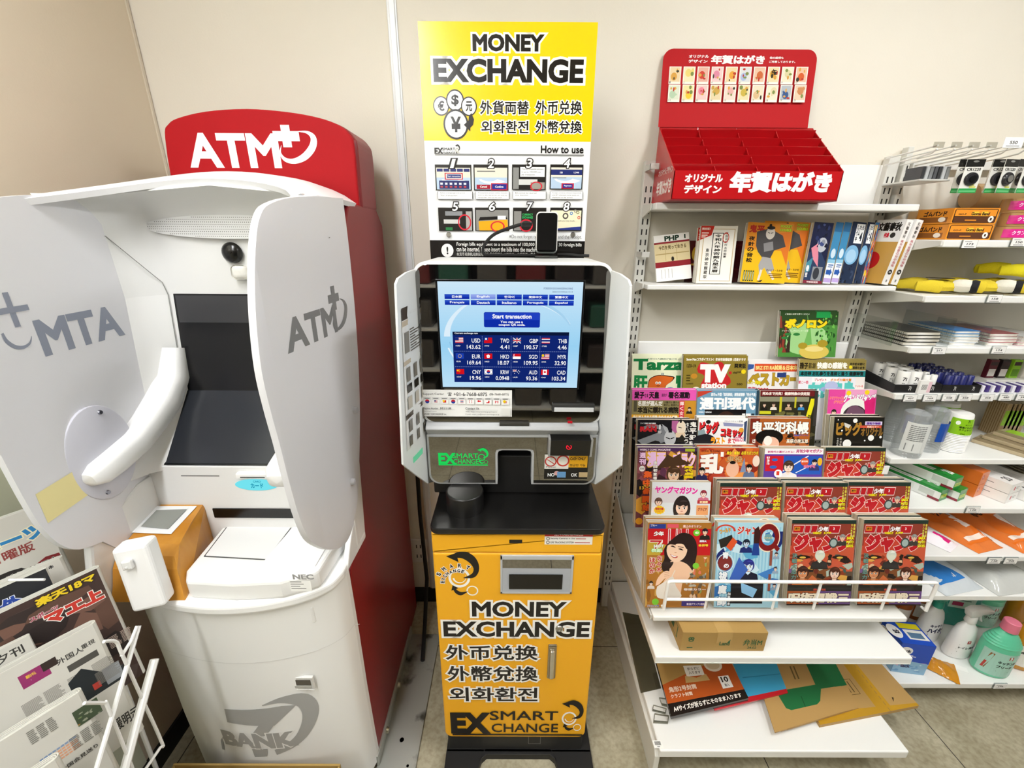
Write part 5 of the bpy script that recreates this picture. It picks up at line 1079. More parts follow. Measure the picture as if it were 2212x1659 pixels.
def c_blue(p):
    p.rect(0, 0, 1, 1, '#a9d3e2'); p.rects([(i*.05, .1, i*.05+.02, .95) for i in range(20)], '#8cc2da'); art(p, 0, .1, 1, .9, 26, ['#2f6fb5', '#1d2a6b', '#c9e4ee', '#5aa6cf'], 31, .3)
    p.t('ジャンプ', .3, .86, .74, .96, '#c9352c', .05, out='#f5e6dc', ow=.04); p.ring(.78, .83, .14, .13, .28, .28, '#7d1b1a'); p.ring(.78, .83, .175, .165, .04, .04, '#f0e2c6'); p.poly([(.84, .74), (.93, .66), (.97, .70), (.88, .78)], '#7d1b1a'); p.disc(.78, .83, .06, '#6fa0a8'); p.t('スクエア', .71, .815, .85, .835, '#e8c86a', .03)
    p.ring(.12, .9, .14, .07, .12, .12, '#c9402e', 0, 180); p.t('ワールド', .03, .88, .2, .93, '#e9a93a', .05, out='#5a1d18', ow=.04, rot=12); p.poly([(.02, .8), (.22, .86), (.26, .76), (.06, .70)], '#2a2622'); p.poly([(.14, .72), (.24, .83), (.31, .78), (.22, .67)], '#d8552a')
    p.poly([(.56, .92), (.62, .96), (.66, .88), (.64, .72), (.56, .72)], '#3a1d1c'); p.poly([(.54, .62), (.66, .62), (.64, .76), (.56, .76)], '#20408f')
    bust(p, .45, .73, .10, '#1a2233', '#b8d4ea', '#1d2a6b'); bust(p, .5, .44, .17, '#232a80', '#d9ecf5', '#1b1d33')
    p.poly([(.2, .3), (.35, .6), (.5, .45), (.3, .25)], '#3a62b8'); p.poly([(.65, .4), (.95, .5), (.8, .34)], '#3f7cc0'); p.rect(.25, .05, .75, .3, '#14131c'); p.poly([(.4, .3), (.66, .22), (.6, .12), (.42, .18)], '#8fc3ea')
    p.ell(.14, .53, .11, .09, '#7d2b26'); p.ring(.14, .53, .125, .105, .05, .05, '#d8eaf0'); p.t('青', .09, .58, .19, .66, '#f2f6f8', .05, out='#2b5f8c', ow=.03); p.t('の', .12, .47, .2, .52, '#f2f6f8', .05)
    for ch, y in (('祓', .32), ('魔', .16), ('師', .02)): p.t(ch, .05, y, .19, y+.11, '#f4f7f9', .05, out='#2b5f8c', ow=.05)
    p.rect(.2, .02, .255, .19, '#26262c'); p.col('加藤和恵', .205, .025, .25, .185, '#e9eef2', .03); p.rects([(.82, .5, .86, .68), (.82, .2, .86, .4)], '#8c4a3a')
    for y in (.62, .45, .25): bust(p, .92, y, .05, '#3a2a2c', '#f0d9c8', '#8fa3b8')
def c_young(p):
    p.rect(0, 0, 1, 1, '#dfe3e6'); p.rect(0, .75, .5, .93, '#d8d2d6'); p.t('ヤングマガジン', .05, .865, .78, .955, '#e0359c', .06, out='#f6e3ee', ow=.03, curve=lambda x: -.02*x); bust(p, .12, .72, .12, '#5a4038', '#f0cfb8', '#f3e6e6'); bust(p, .52, .62, .24, '#2d2422', '#f3cdb4', '#efe6e0', long=True)
    bust(p, .88, .83, .1, '#8a2d3c', '#f6dcd0', '#d0708a'); p.rect(.78, .74, 1, .78, '#b5343a'); p.t('新連載', .82, .745, .96, .775, '#f6d9a8', .04)
    p.poly([(.14+.1*math.cos(i*.2618)*(1 if i % 2 else .86), .66+.055*math.sin(i*.2618)*(1 if i % 2 else .86)) for i in range(24)], '#f2c81f'); p.t('特別付録', .07, .655, .21, .69, '#c0352c', .05); p.t('プレゼント', .07, .63, .2, .65, '#c0352c', .03)
    p.rect(.77, .6, .97, .72, '#e7a26a'); p.t('グラビア', .79, .65, .95, .69, '#8c2a2a', .04); art(p, 0, 0, 1, .5, 20, ['#d8c6bc', '#c98a8a', '#efe6e0'], 9)
def c_goraku(p):
    p.rect(0, 0, 1, 1, '#6b3a3f'); art(p, 0, 0, 1, 1, 60, ['#8c4a52', '#3a2428', '#b5562f', '#d9a03a', '#5d2f4a', '#20181a'], 12, .3); p.rect(0, .955, 1, 1, '#4a2a55'); p.t('WEEKLY COMIC MAGAZINE', .03, .962, .55, .985, '#f0d9e6', .03)
    p.t('週', .03, .87, .14, .94, '#f0c9ea', .05, out='#5a1d5a', ow=.05); p.t('刊', .03, .79, .14, .86, '#f0c9ea', .05, out='#5a1d5a', ow=.05); p.t('漫画', .16, .76, .47, .95, '#eec3ea', .05, out='#e8b53a', ow=.05); p.t('ゴラク', .60, .76, .98, .95, '#eec3ea', .05, out='#e8b53a', ow=.05)
    bust(p, .62, .60, .22, '#4a3220', '#e9c4a2', '#c9b8a2'); p.poly([(.32, .74), (.45, .86), (.5, .92), (.6, .88), (.72, .93), (.75, .86), (.92, .8), (.72, .78), (.5, .76)], '#4a3220')
    p.disc(.08, .74, .05, '#e9e6e0'); p.t('550', .045, .73, .115, .75, '#555555', .02); p.col('本日初登場', .27, .60, .34, .84, '#f3efe8', .05, out='#1f1a1c', ow=.04); p.col('集中新開始', .1, .2, .26, .72, '#e8642a', .06, out='#2a1512', ow=.04)
    p.col('時代劇画', .80, .62, .95, .78, '#f0d21e', .05, out='#5a4a10', ow=.03); p.disc(.09, .5, .05, '#171310'); p.t('13', .05, .48, .13, .52, '#e8b53a', .04); p.rect(.8, .955, .96, .99, '#a8b52a'); p.disc(.06, .08, .06, '#d8952a')
def c_ran2(p):
    p.rect(0, 0, 1, 1, '#c65a2a'); art(p, 0, .5, 1, 1, 40, ['#d9742f', '#b03a22', '#e8964a', '#8c2a1c'], 14, .35); p.t('COMIC 乱 TWINS', .04, .945, .35, .975, '#5a1d14', .03)
    p.t('乱', .02, .68, .42, .93, '#fbf7ef', .05, out='#8c2a1c', ow=.02); p.t('1', .36, .89, .41, .95, '#fbf7ef', .05); p.t('美女！美食！必見そばコラボ', .46, .915, .99, .96, '#f2d32a', .04, out='#2a1d12', ow=.04); p.t('鬼役', .46, .82, .74, .90, '#c9a06a', .03, out='#5a2a1c', ow=.03)
    bust(p, .06, .68, .1, '#17120f', '#f0d2b8', '#2a2a55'); p.ell(.57, .74, .11, .1, '#e9b597'); p.ell(.57, .82, .05, .02, '#1a1512'); bust(p, .85, .72, .10, '#1b1512', '#efc9ae', '#5a6a8c'); p.ell(.96, .84, .06, .07, '#f0d9c6'); p.poly([(.7, .7), (.76, .88), (.8, .7)], '#7d8caa')
def c_monthly(p):
    p.rect(0, 0, 1, 1, '#5a3a9c'); p.rect(0, .93, 1, 1, '#f3eff2'); p.t('月刊少年マガジン', .53, .94, .98, .985, '#c2266a', .05, curve=lambda x: .01*x); p.t('新時代の幕が上がる！', .05, .945, .5, .972, '#c2266a', .03)
    p.rect(.02, .72, .33, .91, '#c61f2c'); p.rect(.33, .68, .98, .91, '#2458b8'); p.line((.33, .72), (.75, .91), .02, '#e9eef7'); p.line((.55, .7), (.98, .86), .015, '#e9eef7'); p.t('THE', .04, .80, .09, .9, '#f2e9ec', .04)
    p.ell(.18, .86, .05, .018, '#2f63b8'); p.ell(.16, .77, .06, .02, '#2f63b8'); bust(p, .42, .72, .17, '#4a3428', '#f6dccb', '#e9e4e6'); bust(p, .86, .8, .09, '#14121a', '#f2d2be', '#3a3a6b'); p.ell(.95, .84, .04, .05, '#e8b52a'); p.disc(.69, .84, .07, '#d9552f'); p.t('創刊号', .635, .83, .745, .855, '#f7e3d6', .04); p.t('時代', .68, .76, .88, .80, '#e27a9a', .05, out='#3a2a8c', ow=.04); p.disc(.25, .69, .07, '#fbfafa'); p.t('1', .22, .67, .27, .72, '#d9402a', .06); art(p, 0, .0, 1, .6, 20, ['#2458b8', '#c61f2c', '#7a3a9c'], 16)
def c_ran(p):
    p.rect(0, 0, 1, 1, '#17161a'); p.ring(.25, .82, .22, .10, .35, .15, '#7d7f84', -60, 150); p.poly([(0, .74), (.35, .84), (.55, .78), (.6, .70), (.3, .74), (.1, .68)], '#85878b'); p.poly([(.4, .95), (.5, .9), (.55, .8), (.46, .86)], '#a9abaf'); art(p, 0, 0, 1, .7, 20, ['#5a5c60', '#8c8e92', '#222226'], 17)
    p.t('すべて読切 時代劇画', .04, .945, .3, .965, '#e9e9e9', .03); p.t('COMIC', .14, .915, .32, .945, '#b81f26', .04); p.t('RAN', .04, .85, .32, .915, '#c2222a', .07); p.t('1', .36, .88, .385, .94, '#efefef', .05); p.rect(.34, .83, .40, .865, '#b9b9b9')
    p.rect(.57, .84, .68, .99, '#b9669a'); p.ell(.73, .9, .08, .09, '#f0dfc8'); p.ell(.72, .985, .018, .025, '#14121a'); p.line((.68, .91), (.74, .9), .012, '#1a1512'); p.rect(.64, .78, .8, .84, '#e9cfae'); p.ell(.55, .77, .1, .1, '#c3c4c6'); p.rect(.52, .84, .58, .89, '#14121a'); p.line((.48, .78), (.55, .76), .015, '#14121a'); p.line((.56, .76), (.62, .78), .015, '#14121a'); p.poly([(.64, .72), (.75, .82), (.85, .72)], '#26241f'); p.col('鬼平犯科', .87, .66, .99, .985, '#f4f1ea', .04); p.col('さいとう', .79, .7, .86, .97, '#e9e6df', .02)
def c_bigcomic(p):
    p.rect(0, 0, 1, 1, '#eceaea'); p.rect(.0, .955, 1, 1, '#f7f7f7'); 
    for tx, bx in (('ビッグ', (.02, .80, .42, .96)), ('コミック', (.46, .76, .92, .88))): p.t(tx, bx[0]+.012, bx[1]-.012, bx[2]+.012, bx[3]-.012, '#1d1212', .09); p.t(tx, *bx, '#d3262a', .08)
    p.ell(.2, .95, .05, .025, '#1c1a1a'); p.poly([(.5, .945), (.92, .925), (.9, .89), (.52, .9)], '#8f93b8'); p.t('プロパイロット登場', .52, .95, .9, .97, '#777780', .02); p.ell(.14, .7, .24, .1, '#1f1f24'); p.poly([(0, .84), (.12, .86), (.16, .8), (0, .78)], '#8fa3a8'); p.t('ラスト', .27, .66, .56, .76, '#e89a1f', .07); p.t('まで', .62, .68, .78, .75, '#c8403a', .04); p.t('はばたけ', .76, .70, .96, .78, '#d84a7a', .04); p.ell(.88, .85, .05, .03, '#e0a23a'); p.poly([(.93, .95), (.99, .97), (.98, .7), (.94, .72)], '#3a4a6b'); art(p, 0, 0, 1, .6, 20, ['#c9c9cc', '#d3262a', '#5a5a60'], 18)
def c_onihei(p):
    p.rect(0, 0, 1, 1, '#b25f26'); p.rect(0, .6, .16, 1, '#7a2a1c'); p.rects([(.02, .64+i*.05, .98, .645+i*.05) for i in range(7)], '#8c4618'); art(p, .6, .66, 1, .9, 20, ['#3a2416', '#6b3a1c', '#22160f'], 19); p.t('鬼平犯科帳', .02, .80, .98, .965, '#fbf8f2', .04, out='#2a1a10', ow=.025); p.ell(.33, .76, .23, .10, '#14110f'); p.ell(.36, .68, .14, .09, '#e9b9a0'); p.ell(.31, .72, .07, .06, '#f6ece4'); p.t('さ', .05, .69, .11, .74, '#f3e9df', .04); p.t('高萩の捨五郎', .62, .69, .98, .745, '#f3e6d2', .03, out='#2a1a10', ow=.03); p.t('総集編アンコール', .74, .775, .98, .80, '#5a62b8', .03)
def c_bigorig(p):
    p.rect(0, 0, 1, 1, '#15130f'); p.t('ビッグ', .05, .76, .56, .94, '#a97c2e', .06); p.t('オリジナル', .55, .76, .99, .87, '#8a6428', .05)
    p.rect(.62, .90, .96, .945, '#d9c9e6'); p.t('国税市物語', .65, .905, .93, .938, '#5a2a8c', .05); p.rect(.52, .865, .95, .895, '#c9503a'); p.t('表紙カラー', .66, .868, .9, .892, '#f6d9c8', .03)
    for x, y, r_ in ((.42, .955, .045), (.76, .74, .06), (.08, .965, .012), (.29, .665, .085), (.64, .705, .015), (.17, .83, .018), (.95, .75, .025)): p.disc(x, y, r_, '#f4f3ee')
    p.col('今夜の星空', .08, .6, .12, .74, '#b9b5ab', .02); p.col('読切特集', .14, .6, .18, .74, '#b9b5ab', .02); p.poly([(.2, .93), (.34, .9), (.3, .86), (.22, .88)], '#d8d5cc')
def c_josei(p):
    p.rect(0, 0, 1, 1, '#8d8256'); p.rect(0, .865, 1, 1, '#e257b0'); p.t('愛子', .03, .885, .19, .975, '#241420', .05); p.t('さま', .195, .9, .25, .95, '#241420', .03); p.t('天皇', .26, .885, .42, .975, '#241420', .05); p.t('署名運動', .56, .885, .90, .975, '#241420', .05); p.t('国民が', .46, .91, .54, .95, '#241420', .02)
    p.t('名医が選んだ', .09, .79, .48, .86, '#f2eee2', .05); p.t('大腸がん 腰かん', .5, .825, .74, .855, '#2a2418', .02); p.t('胃がん 食道がん', .5, .79, .74, .82, '#2a2418', .02); p.t('本当に頼れる病院', .09, .70, .73, .785, '#241c12', .05); p.rect(.03, .72, .08, .86, '#55503c')
    p.rect(0, .625, .75, .685, '#e3a51e'); p.t('夫に加入させる保険 やめさせる保険', .02, .635, .72, .675, '#fbf3da', .04); p.rect(.74, .6, .82, .86, '#d83a4a'); p.col('輝く女性', .75, .61, .81, .855, '#f7e1de', .04); p.rect(0, .48, .74, .62, '#f0d6e4'); p.t('女性セブン', .05, .5, .7, .6, '#d8308c', .07); p.rect(.82, .55, 1, .86, '#c98f2a'); bust(p, .9, .74, .05, '#241c18', '#f0cfae', '#26241f'); bust(p, .87, .62, .04, '#241c18', '#f0cfae', '#d8a01e'); bust(p, .96, .60, .035, '#241c18', '#f0cfae', '#3a5aa8'); art(p, 0, 0, 1, .46, 16, ['#d8a0c0', '#b9a050', '#8c8460'], 22)
def c_gendai(p):
    p.rect(0, 0, 1, 1, '#6f9ab5'); p.poly([(0, .98), (.26, .99), (0, .9)], '#c2402f'); p.t('高市vs.中国「真相解説」解散総選挙「完全予測」', .22, .92, .95, .965, '#e9f0f4', .04); p.t('週刊現代', .04, .74, .95, .91, '#f6f8f9', .05); p.rect(.13, .4, .80, .75, '#141214'); p.ell(.48, .57, .17, .16, '#3a241c'); p.ell(.5, .5, .12, .12, '#e2bb9c'); p.poly([(.32, .62), (.45, .7), (.6, .68), (.66, .58), (.5, .62)], '#35221b'); p.t('WEEKLY GENDAI', .03, .705, .24, .725, '#eef3f6', .03); p.rect(.74, .6, .79, .70, '#efefec'); p.rect(.80, .6, .88, .70, '#efefec'); p.t('テ', .82, .62, .86, .67, '#222222', .03); p.rect(.89, .6, .94, .70, '#22303a'); p.rect(.955, .4, 1, 1, '#2b4454')
def c_post(p):
    p.rect(0, 0, 1, 1, '#2c2a1c'); p.rect(0, .93, 1, 1, '#6b1a1e'); p.t('死ぬまで元気！健康特集の決定版', .03, .94, .86, .985, '#f2e4dc', .05); p.rect(0, .86, .85, .92, '#8c8a72'); 
    for i, (x, c_, t_) in enumerate([(.08, '#2a241c', '#1c1a16'), (.24, '#3a2a22', '#e9e2da'), (.5, '#3a241c', '#b99a7a'), (.72, '#241c18', '#3a86c0')]): bust(p, x, .80, .06, c_, '#eac6a8', t_)
    p.rect(.34, .72, .38, .92, '#c9c12a'); p.rect(.6, .78, .63, .92, '#c9c12a'); p.rect(0, .70, .2, .74, '#cfd02a'); p.t('ポスト', .26, .61, .80, .74, '#6f6b3a', .08); p.rect(.02, .58, .16, .68, '#c9d2d8'); bust(p, .45, .66, .05, '#1f1a18', '#ecc8aa', '#f0ece6'); bust(p, .6, .65, .045, '#1f1a18', '#ecc8aa', '#2f4a9c'); p.rect(0, .56, .75, .6, '#f0ece6'); p.t('プロ野球 球団別ランキング', .12, .565, .70, .59, '#a82a2e', .04)
    p.poly([(.78, .56), (.88, .9), (.96, .9), (.86, .55)], '#e9e01f'); p.t('日曜 競馬', .80, .62, .93, .67, '#2a2612', .03, rot=74); p.rect(.94, .55, 1, 1, '#3a3632'); art(p, 0, 0, 1, .5, 16, ['#5a5636', '#8c8a72', '#3a3632'], 24)
def c_grand(p):
    p.rect(0, 0, 1, 1, '#e0489c'); p.rect(.35, .9, 1, 1, '#eaa0c8'); p.t('グランドジャンプ', .32, .83, .99, .95, '#fbf8fa', .06, out='#2a1620', ow=.03, shear=.15); p.ell(.58, .70, .30, .19, '#e9ece4'); p.ell(.58, .64, .26, .16, '#3a2a35'); p.ell(.58, .58, .2, .14, '#f3d6cc'); p.poly([(.34, .62), (.45, .78), (.6, .8), (.76, .74), (.82, .6), (.7, .68), (.6, .64), (.5, .7), (.42, .6)], '#6b4a60'); p.ell(.45, .57, .05, .02, '#b53a52'); p.ell(.68, .57, .05, .02, '#b53a52'); p.t('クリアファイル', .03, .87, .33, .91, '#f3563a', .05, out='#f7dce6', ow=.03); p.t('グラビア', .12, .82, .33, .86, '#f3563a', .05, out='#f7dce6', ow=.03); bust(p, .14, .68, .10, '#26201c', '#efc7ac', '#c98a9c'); p.poly([(.75, .85), (.98, .9), (.98, .5), (.82, .6)], '#d61f72'); p.disc(.42, .955, .05, '#f2d21f'); p.disc(.8, .965, .05, '#f2d21f'); art(p, 0, 0, 1, .45, 16, ['#c9308a', '#f0c0d8', '#8c2a5a'], 26)
def c_tarzan(p):
    p.rect(0, 0, 1, 1, '#eef0cf'); p.t('次郎の3大臓器が能力を上げる前に！', .22, .945, .9, .965, '#3a5a3c', .01); p.t('Tarzan', .02, .82, .92, .955, '#17793f', .05); p.t('肝', .02, .56, .24, .76, '#1f8a48', .05); p.t('腎', .66, .56, .9, .76, '#1f8a48', .05)
    p.poly(smooth([(.24, .62), (.27, .72), (.4, .765), (.56, .755), (.64, .74), (.60, .69), (.52, .64), (.48, .56), (.34, .55), (.26, .57)], 4), '#3a1a10'); p.poly(smooth([(.25, .62), (.28, .715), (.4, .755), (.56, .745), (.62, .735), (.59, .69), (.51, .635), (.47, .57), (.34, .56), (.27, .58)], 4), '#dd6a26')
    for x in (.375, .42): p.disc(x, .67, .02, '#fbf7f0'); p.disc(x, .668, .008, '#1d1512')
    p.ring(.398, .645, .02, .012, .2, .2, '#1d1512', 190, 350); p.rects([(.44, .76, .455, .79), (.46, .76, .475, .79)], '#7d8a90'); p.ell(.58, .57, .09, .05, '#4a5fae')
def c_tv(p):
    p.rect(0, 0, 1, 1, '#8d7a2f'); p.rect(0, 0, .012, 1, '#5a4d1c'); p.t('Snow Manコラボイラスト！年末年始番組表 1月新ドラマ', .05, .935, .97, .975, '#f5f0e0', .04)
    p.poly(smooth([(.22, .84), (.28, .92), (.45, .90), (.56, .93), (.63, .90), (.68, .80), (.75, .72), (.72, .66), (.45, .58), (.32, .58), (.29, .66), (.34, .76), (.24, .80)], 4), '#c3262a'); p.t('TV', .27, .685, .74, .90, '#fbfaf6', .08); p.t('station', .30, .62, .69, .685, '#fbfaf6', .05); p.t('関東版', .80, .855, .98, .91, '#1d1a10', .04); p.t('digital', .78, .79, .91, .82, '#2a2412', .03, rot=8); p.disc(.945, .815, .035, '#f0d61e'); p.disc(.74, .80, .025, '#c3262a')
    p.t('12/20~1/4', .06, .86, .2, .9, '#2a2412', .03); p.t('580', .85, .655, .94, .68, '#2a2412', .03); p.t('10,000円', .06, .66, .17, .68, '#2a2412', .03); p.t('Snow Man', .02, .51, .44, .575, '#fbfaf6', .07); p.ell(.22, .61, .055, .025, '#efe9d6'); p.t('1月新ドラマ', .76, .55, .96, .585, '#f5f0e0', .05); p.rect(.76, .51, .87, .535, '#e9e3d0'); bust(p, .52, .53, .04, '#1d1a16', '#efe6d6', '#1d1a16'); p.rects([(.06, .76, .12, .775), (.06, .73, .12, .745), (.06, .70, .12, .715)], '#4a4018'); p.ell(.18, .76, .05, .03, '#c78a2a')
def c_car(p):
    p.rect(0, 0, 1, 1, '#efecea'); p.rect(.12, .865, 1, .96, '#d8502a'); p.t('BRZ STI RA試乗＆日本本気', .14, .88, .99, .945, '#f6dd8a', .05); p.poly([(0, .88), (.1, .9), (.11, .95), (0, .955)], '#3a5aa0'); p.t('ベストカー', .02, .68, .98, .85, '#b9962a', .08, out='#5a4310', ow=.02); p.rect(.55, .79, .72, .85, '#2a3f7a'); p.t('No.1カー情報誌', 0, .7, .25, .75, '#e9d61e', .04, out='#5a4310', ow=.02); p.t('実権SCOOP', 0, .60, .40, .67, '#c8283a', .05, shear=.2)
    p.poly([(.1, .52), (.2, .6), (.4, .64), (.7, .63), (.85, .55), (.9, .5), (.1, .5)], '#2c2a2d'); p.poly([(.3, .58), (.45, .62), (.65, .61), (.75, .56)], '#6d7079'); p.t('G', .86, .53, .98, .61, '#8a6a1c', .08); art(p, 0, 0, 1, .48, 12, ['#c9c6c2', '#d8502a', '#4a4a4d'], 28)
def c_jishin(p):
    p.rect(0, 0, 1, 1, '#eceaf0'); p.rect(0, .87, 1, 1, '#958444'); p.t('雅子', .0, .885, .13, .965, '#26200f', .05); p.t('国民に直接', .14, .89, .24, .96, '#26200f', .03); p.t('快癒の感謝を', .26, .885, .72, .97, '#f7f5ec', .06); p.t('来年訪米前に', .75, .93, .98, .965, '#26200f', .04); p.t('恩師の金言', .80, .885, .98, .92, '#26200f', .04); p.disc(.77, .91, .025, '#e9d61e')
    p.rect(0, .79, 1, .865, '#1f7f80'); p.t('本由伸 お礼参りを恩師と違う 健康神宮', .02, .80, .97, .855, '#10201f', .05); p.t('女性自身', .14, .52, .86, .74, '#5cc4bd', .08); p.rect(.86, .5, 1, .79, '#f2e9e4'); p.t('クッキー缶', .86, .66, .98, .69, '#d8503a', .03); p.rect(.2, .72, .6, .785, '#fbf9f8'); p.t('プレゼント', .24, .735, .42, .77, '#c8283a', .04); p.t('ポカポカ鍋大賞', .48, .735, .8, .77, '#e0862a', .04); p.t('愛こ一筋', .0, .7, .15, .74, '#d84a6a', .03)
    p.ell(.5, .635, .165, .04, '#9da6d0'); p.ell(.5, .68, .10, .055, '#b5bcdf'); p.ell(.5, .57, .085, .07, '#eec7a6'); p.ell(.5, .62, .13, .02, '#8c95c0'); p.disc(.27, .56, .04, '#c8283a'); p.ell(.7, .57, .07, .03, '#f0e05a'); p.rect(.92, .5, 1, .64, '#d8502a'); p.rect(.85, .5, .92, .6, '#8a7a34'); p.t('八', .86, .52, .91, .57, '#26200f', .04)
def c_green(p):
    p.rect(0, 0, 1, 1, '#4b8a3c'); p.rect(0, .7, 1, 1, '#2c4a24'); p.ell(.45, .4, .4, .35, '#9fcf8a'); p.poly([(.4, .1), (.5, .6), (.46, .95), (.54, .6), (.6, .1)], '#6fae5a'); art(p, .62, .1, 1, .95, 60, ['#2f6a2a', '#4f9a3c', '#1f4a1f', '#6fb84f'], 33, .16); art(p, 0, .1, .2, .9, 24, ['#3a2a22', '#2c4a24', '#8c3a2c'], 34, .5)
    p.t('ボノロン', .08, .63, .82, .84, '#f0d41f', .09, out='#3a3a12', ow=.04); p.t('ご自由にお持ち帰りください', .08, .92, .5, .96, '#d9e6cc', .02); p.rect(.62, .86, .86, .985, '#1f9a4c'); p.t('ブッケとふしぎなクッキーの巻', .04, .56, .5, .59, '#e9f0d9', .02); p.ell(.62, .12, .26, .16, '#d9c05a'); p.ell(.42, .25, .08, .07, '#a8922a'); p.ell(.76, .3, .09, .08, '#a8922a'); p.ell(.62, .18, .16, .06, '#e8d68a')
    for x, y in ((.15, .5), (.3, .5), (.1, .42)): p.ell(x, y, .06, .03, '#2f7a3a')
G_M = {}
rows_y = {1: -.43, 2: -.358, 3: -.288, 4: -.228, 5: -.168, 6: -.112}
MG = 'comic magazines on the stepped rack'
stack('comic_magazine', 'comic magazine with a smiling woman photo', 'in the front row', 'magazine', (1400, 1131, 1538, 1127), -.43, .262, .0215, 2, c_magazine, MG)
stack('comic_magazine', 'pale blue comic magazine with big red round letter', 'in the front row', 'magazine', (1551, 1130, 1693, 1128), -.43, .262, .0215, 2, c_blue, MG)
JL = 'comic weekly with red block masthead'
j1, jbl, jW = stack('comic_magazine', JL, 'in front row beside the blue cover', 'magazine', (1711, 1124, 1851, 1122), -.43, .262, .0215, 2, c_jump, MG)
def jumps(px, y, H_, where, n):
    a = at(px[0], px[1], y=y); b = at(px[2], px[3], y=y); tl = Vector((a.x, y, (a.z+b.z)/2)); s_ = (b.x-a.x)/jW; bl = tl-VUP*H_*1.0
    for i in range(n): dup(j1, mag_matrix(bl-NOUT*.0236*i+VUP*(.002*((i*5) % 3))), JL+', '+ORD[i]+' copy '+where, MG)
jumps((1866, 1125, 2002, 1121), -.43, .262, 'at the front row right end', 2)
stack('comic_magazine', 'comic magazine with pink title and long-haired woman', 'in the second row', 'magazine', (1409, 1040, 1536, 1043), -.358, .255, .02, 1, c_young, MG)
jumps((1556, 1044, 1692, 1043), -.358, .262, 'beside the pink title, second row', 2)
jumps((1697, 1044, 1827, 1042), -.358, .262, 'second from right in the second row', 2)
jumps((1833, 1043, 1961, 1040), -.358, .262, 'at the second row right end', 2)
stack('comic_magazine', 'maroon comic magazine with violet title', 'at the left end of the third row', 'magazine', (1378, 968, 1506, 966), -.288, .257, .014, 2, c_goraku, MG)
stack('comic_magazine', 'orange comic magazine with one huge white character', 'in the third row', 'magazine', (1511, 967, 1640, 968), -.288, .257, .018, 2, c_ran2, MG)
stack('comic_magazine', 'thick comic monthly in red and blue with a dark-haired youth', 'in the third row', 'magazine', (1652, 971, 1780, 967), -.288, .257, .036, 1, c_monthly, MG)
jumps((1783, 969, 1906, 965), -.288, .262, 'at the third row right end', 1)
stack('comic_magazine', 'black and grey comic magazine with red Roman title', 'at the fourth row left end', 'magazine', (1378, 908, 1507, 906), -.228, .257, .02, 1, c_ran, MG)
stack('comic_magazine', 'black comic magazine peeping out left behind its twin', 'in the fourth row', 'magazine', (1366, 903, 1490, 902), -.199, .257, .008, 1, c_ran, MG)
stack('comic_magazine', 'white comic magazine with huge red katakana', 'in the fourth row', 'magazine', (1509, 905, 1616, 901), -.228, .257, .014, 2, c_bigcomic, MG)
stack('comic_magazine', 'orange-brown comic magazine with a white five-character title', 'in the fourth row', 'magazine', (1621, 905, 1752, 903), -.228, .257, .014, 2, c_onihei, MG)
stack('comic_magazine', 'black comic magazine with gold title and white dots', 'in the fourth row', 'magazine', (1802, 903, 1912, 899), -.228, .257, .018, 2, c_bigorig, MG)
MW = 'weekly magazines on the upper rows'
stack('weekly_magazine', 'gossip weekly with bright pink top band', 'in the fifth row', 'magazine', (1366, 842, 1505, 841), -.168, .262, .007, 2, c_josei, MW)
stack('weekly_magazine', 'slate blue weekly with big white four-character title', 'in the fifth row', 'magazine', (1507, 843, 1641, 842), -.168, .257, .007, 2, c_gendai, MW)
stack('weekly_magazine', 'dark weekly with small photos and yellow slanting strip', 'in the fifth row', 'magazine', (1643, 845, 1768, 843), -.168, .257, .007, 2, c_post, MW)
stack('comic_magazine', 'hot pink comic magazine with pale-hooded girl', 'in the fifth row', 'magazine', (1790, 843, 1895, 840), -.168, .257, .017, 1, c_grand, MG)
stack('monthly_magazine', 'cream magazine with green title and orange liver drawing', 'in the top row', 'magazine', (1366, 767, 1512, 767), -.090, .285, .005, 2, c_tarzan, MW)
stack('monthly_magazine', 'gold television guide with big white letters on red', 'in the top row', 'magazine', (1476, 769, 1616, 767), -.114, .285, .005, 2, c_tv, MW)
stack('monthly_magazine', 'white car magazine with gold katakana title', 'in the top row', 'magazine', (1617, 779, 1733, 779), -.092, .27, .005, 2, c_car, MW)
stack('monthly_magazine', 'gossip weekly with woman in lilac hat', 'in the top row', 'magazine', (1728, 777, 1872, 777), -.112, .27, .005, 2, c_jishin, MW)
stack('picture_book', 'free green picture book with yellow title and leaves', 'above the top row', 'booklet', (1686, 673, 1812, 672), -.073, .15, .004, 3, c_green, 'free picture books')
# tier boards under the rows
for r_, y in rows_y.items():
    if r_ == 1: continue
    z_ = {2: .839, 3: .899, 4: .958, 5: 1.03, 6: 1.16}[r_]; H_ = {2: .264, 3: .265, 4: .26, 5: .265, 6: .288}[r_]
    b0 = Vector((0, y, z_))-VUP*H_; k = MB()
    pts = [(b0.y+.004, b0.z-.006), (b0.y+.004, b0.z-.003), (b0.y+.036, b0.z-.010), (b0.y+.036, b0.z-.013)]
    k.prism(pts, 'x', .43, 1.14, '#dcdbd4', 'paint'); k.build('tier_board', gon)
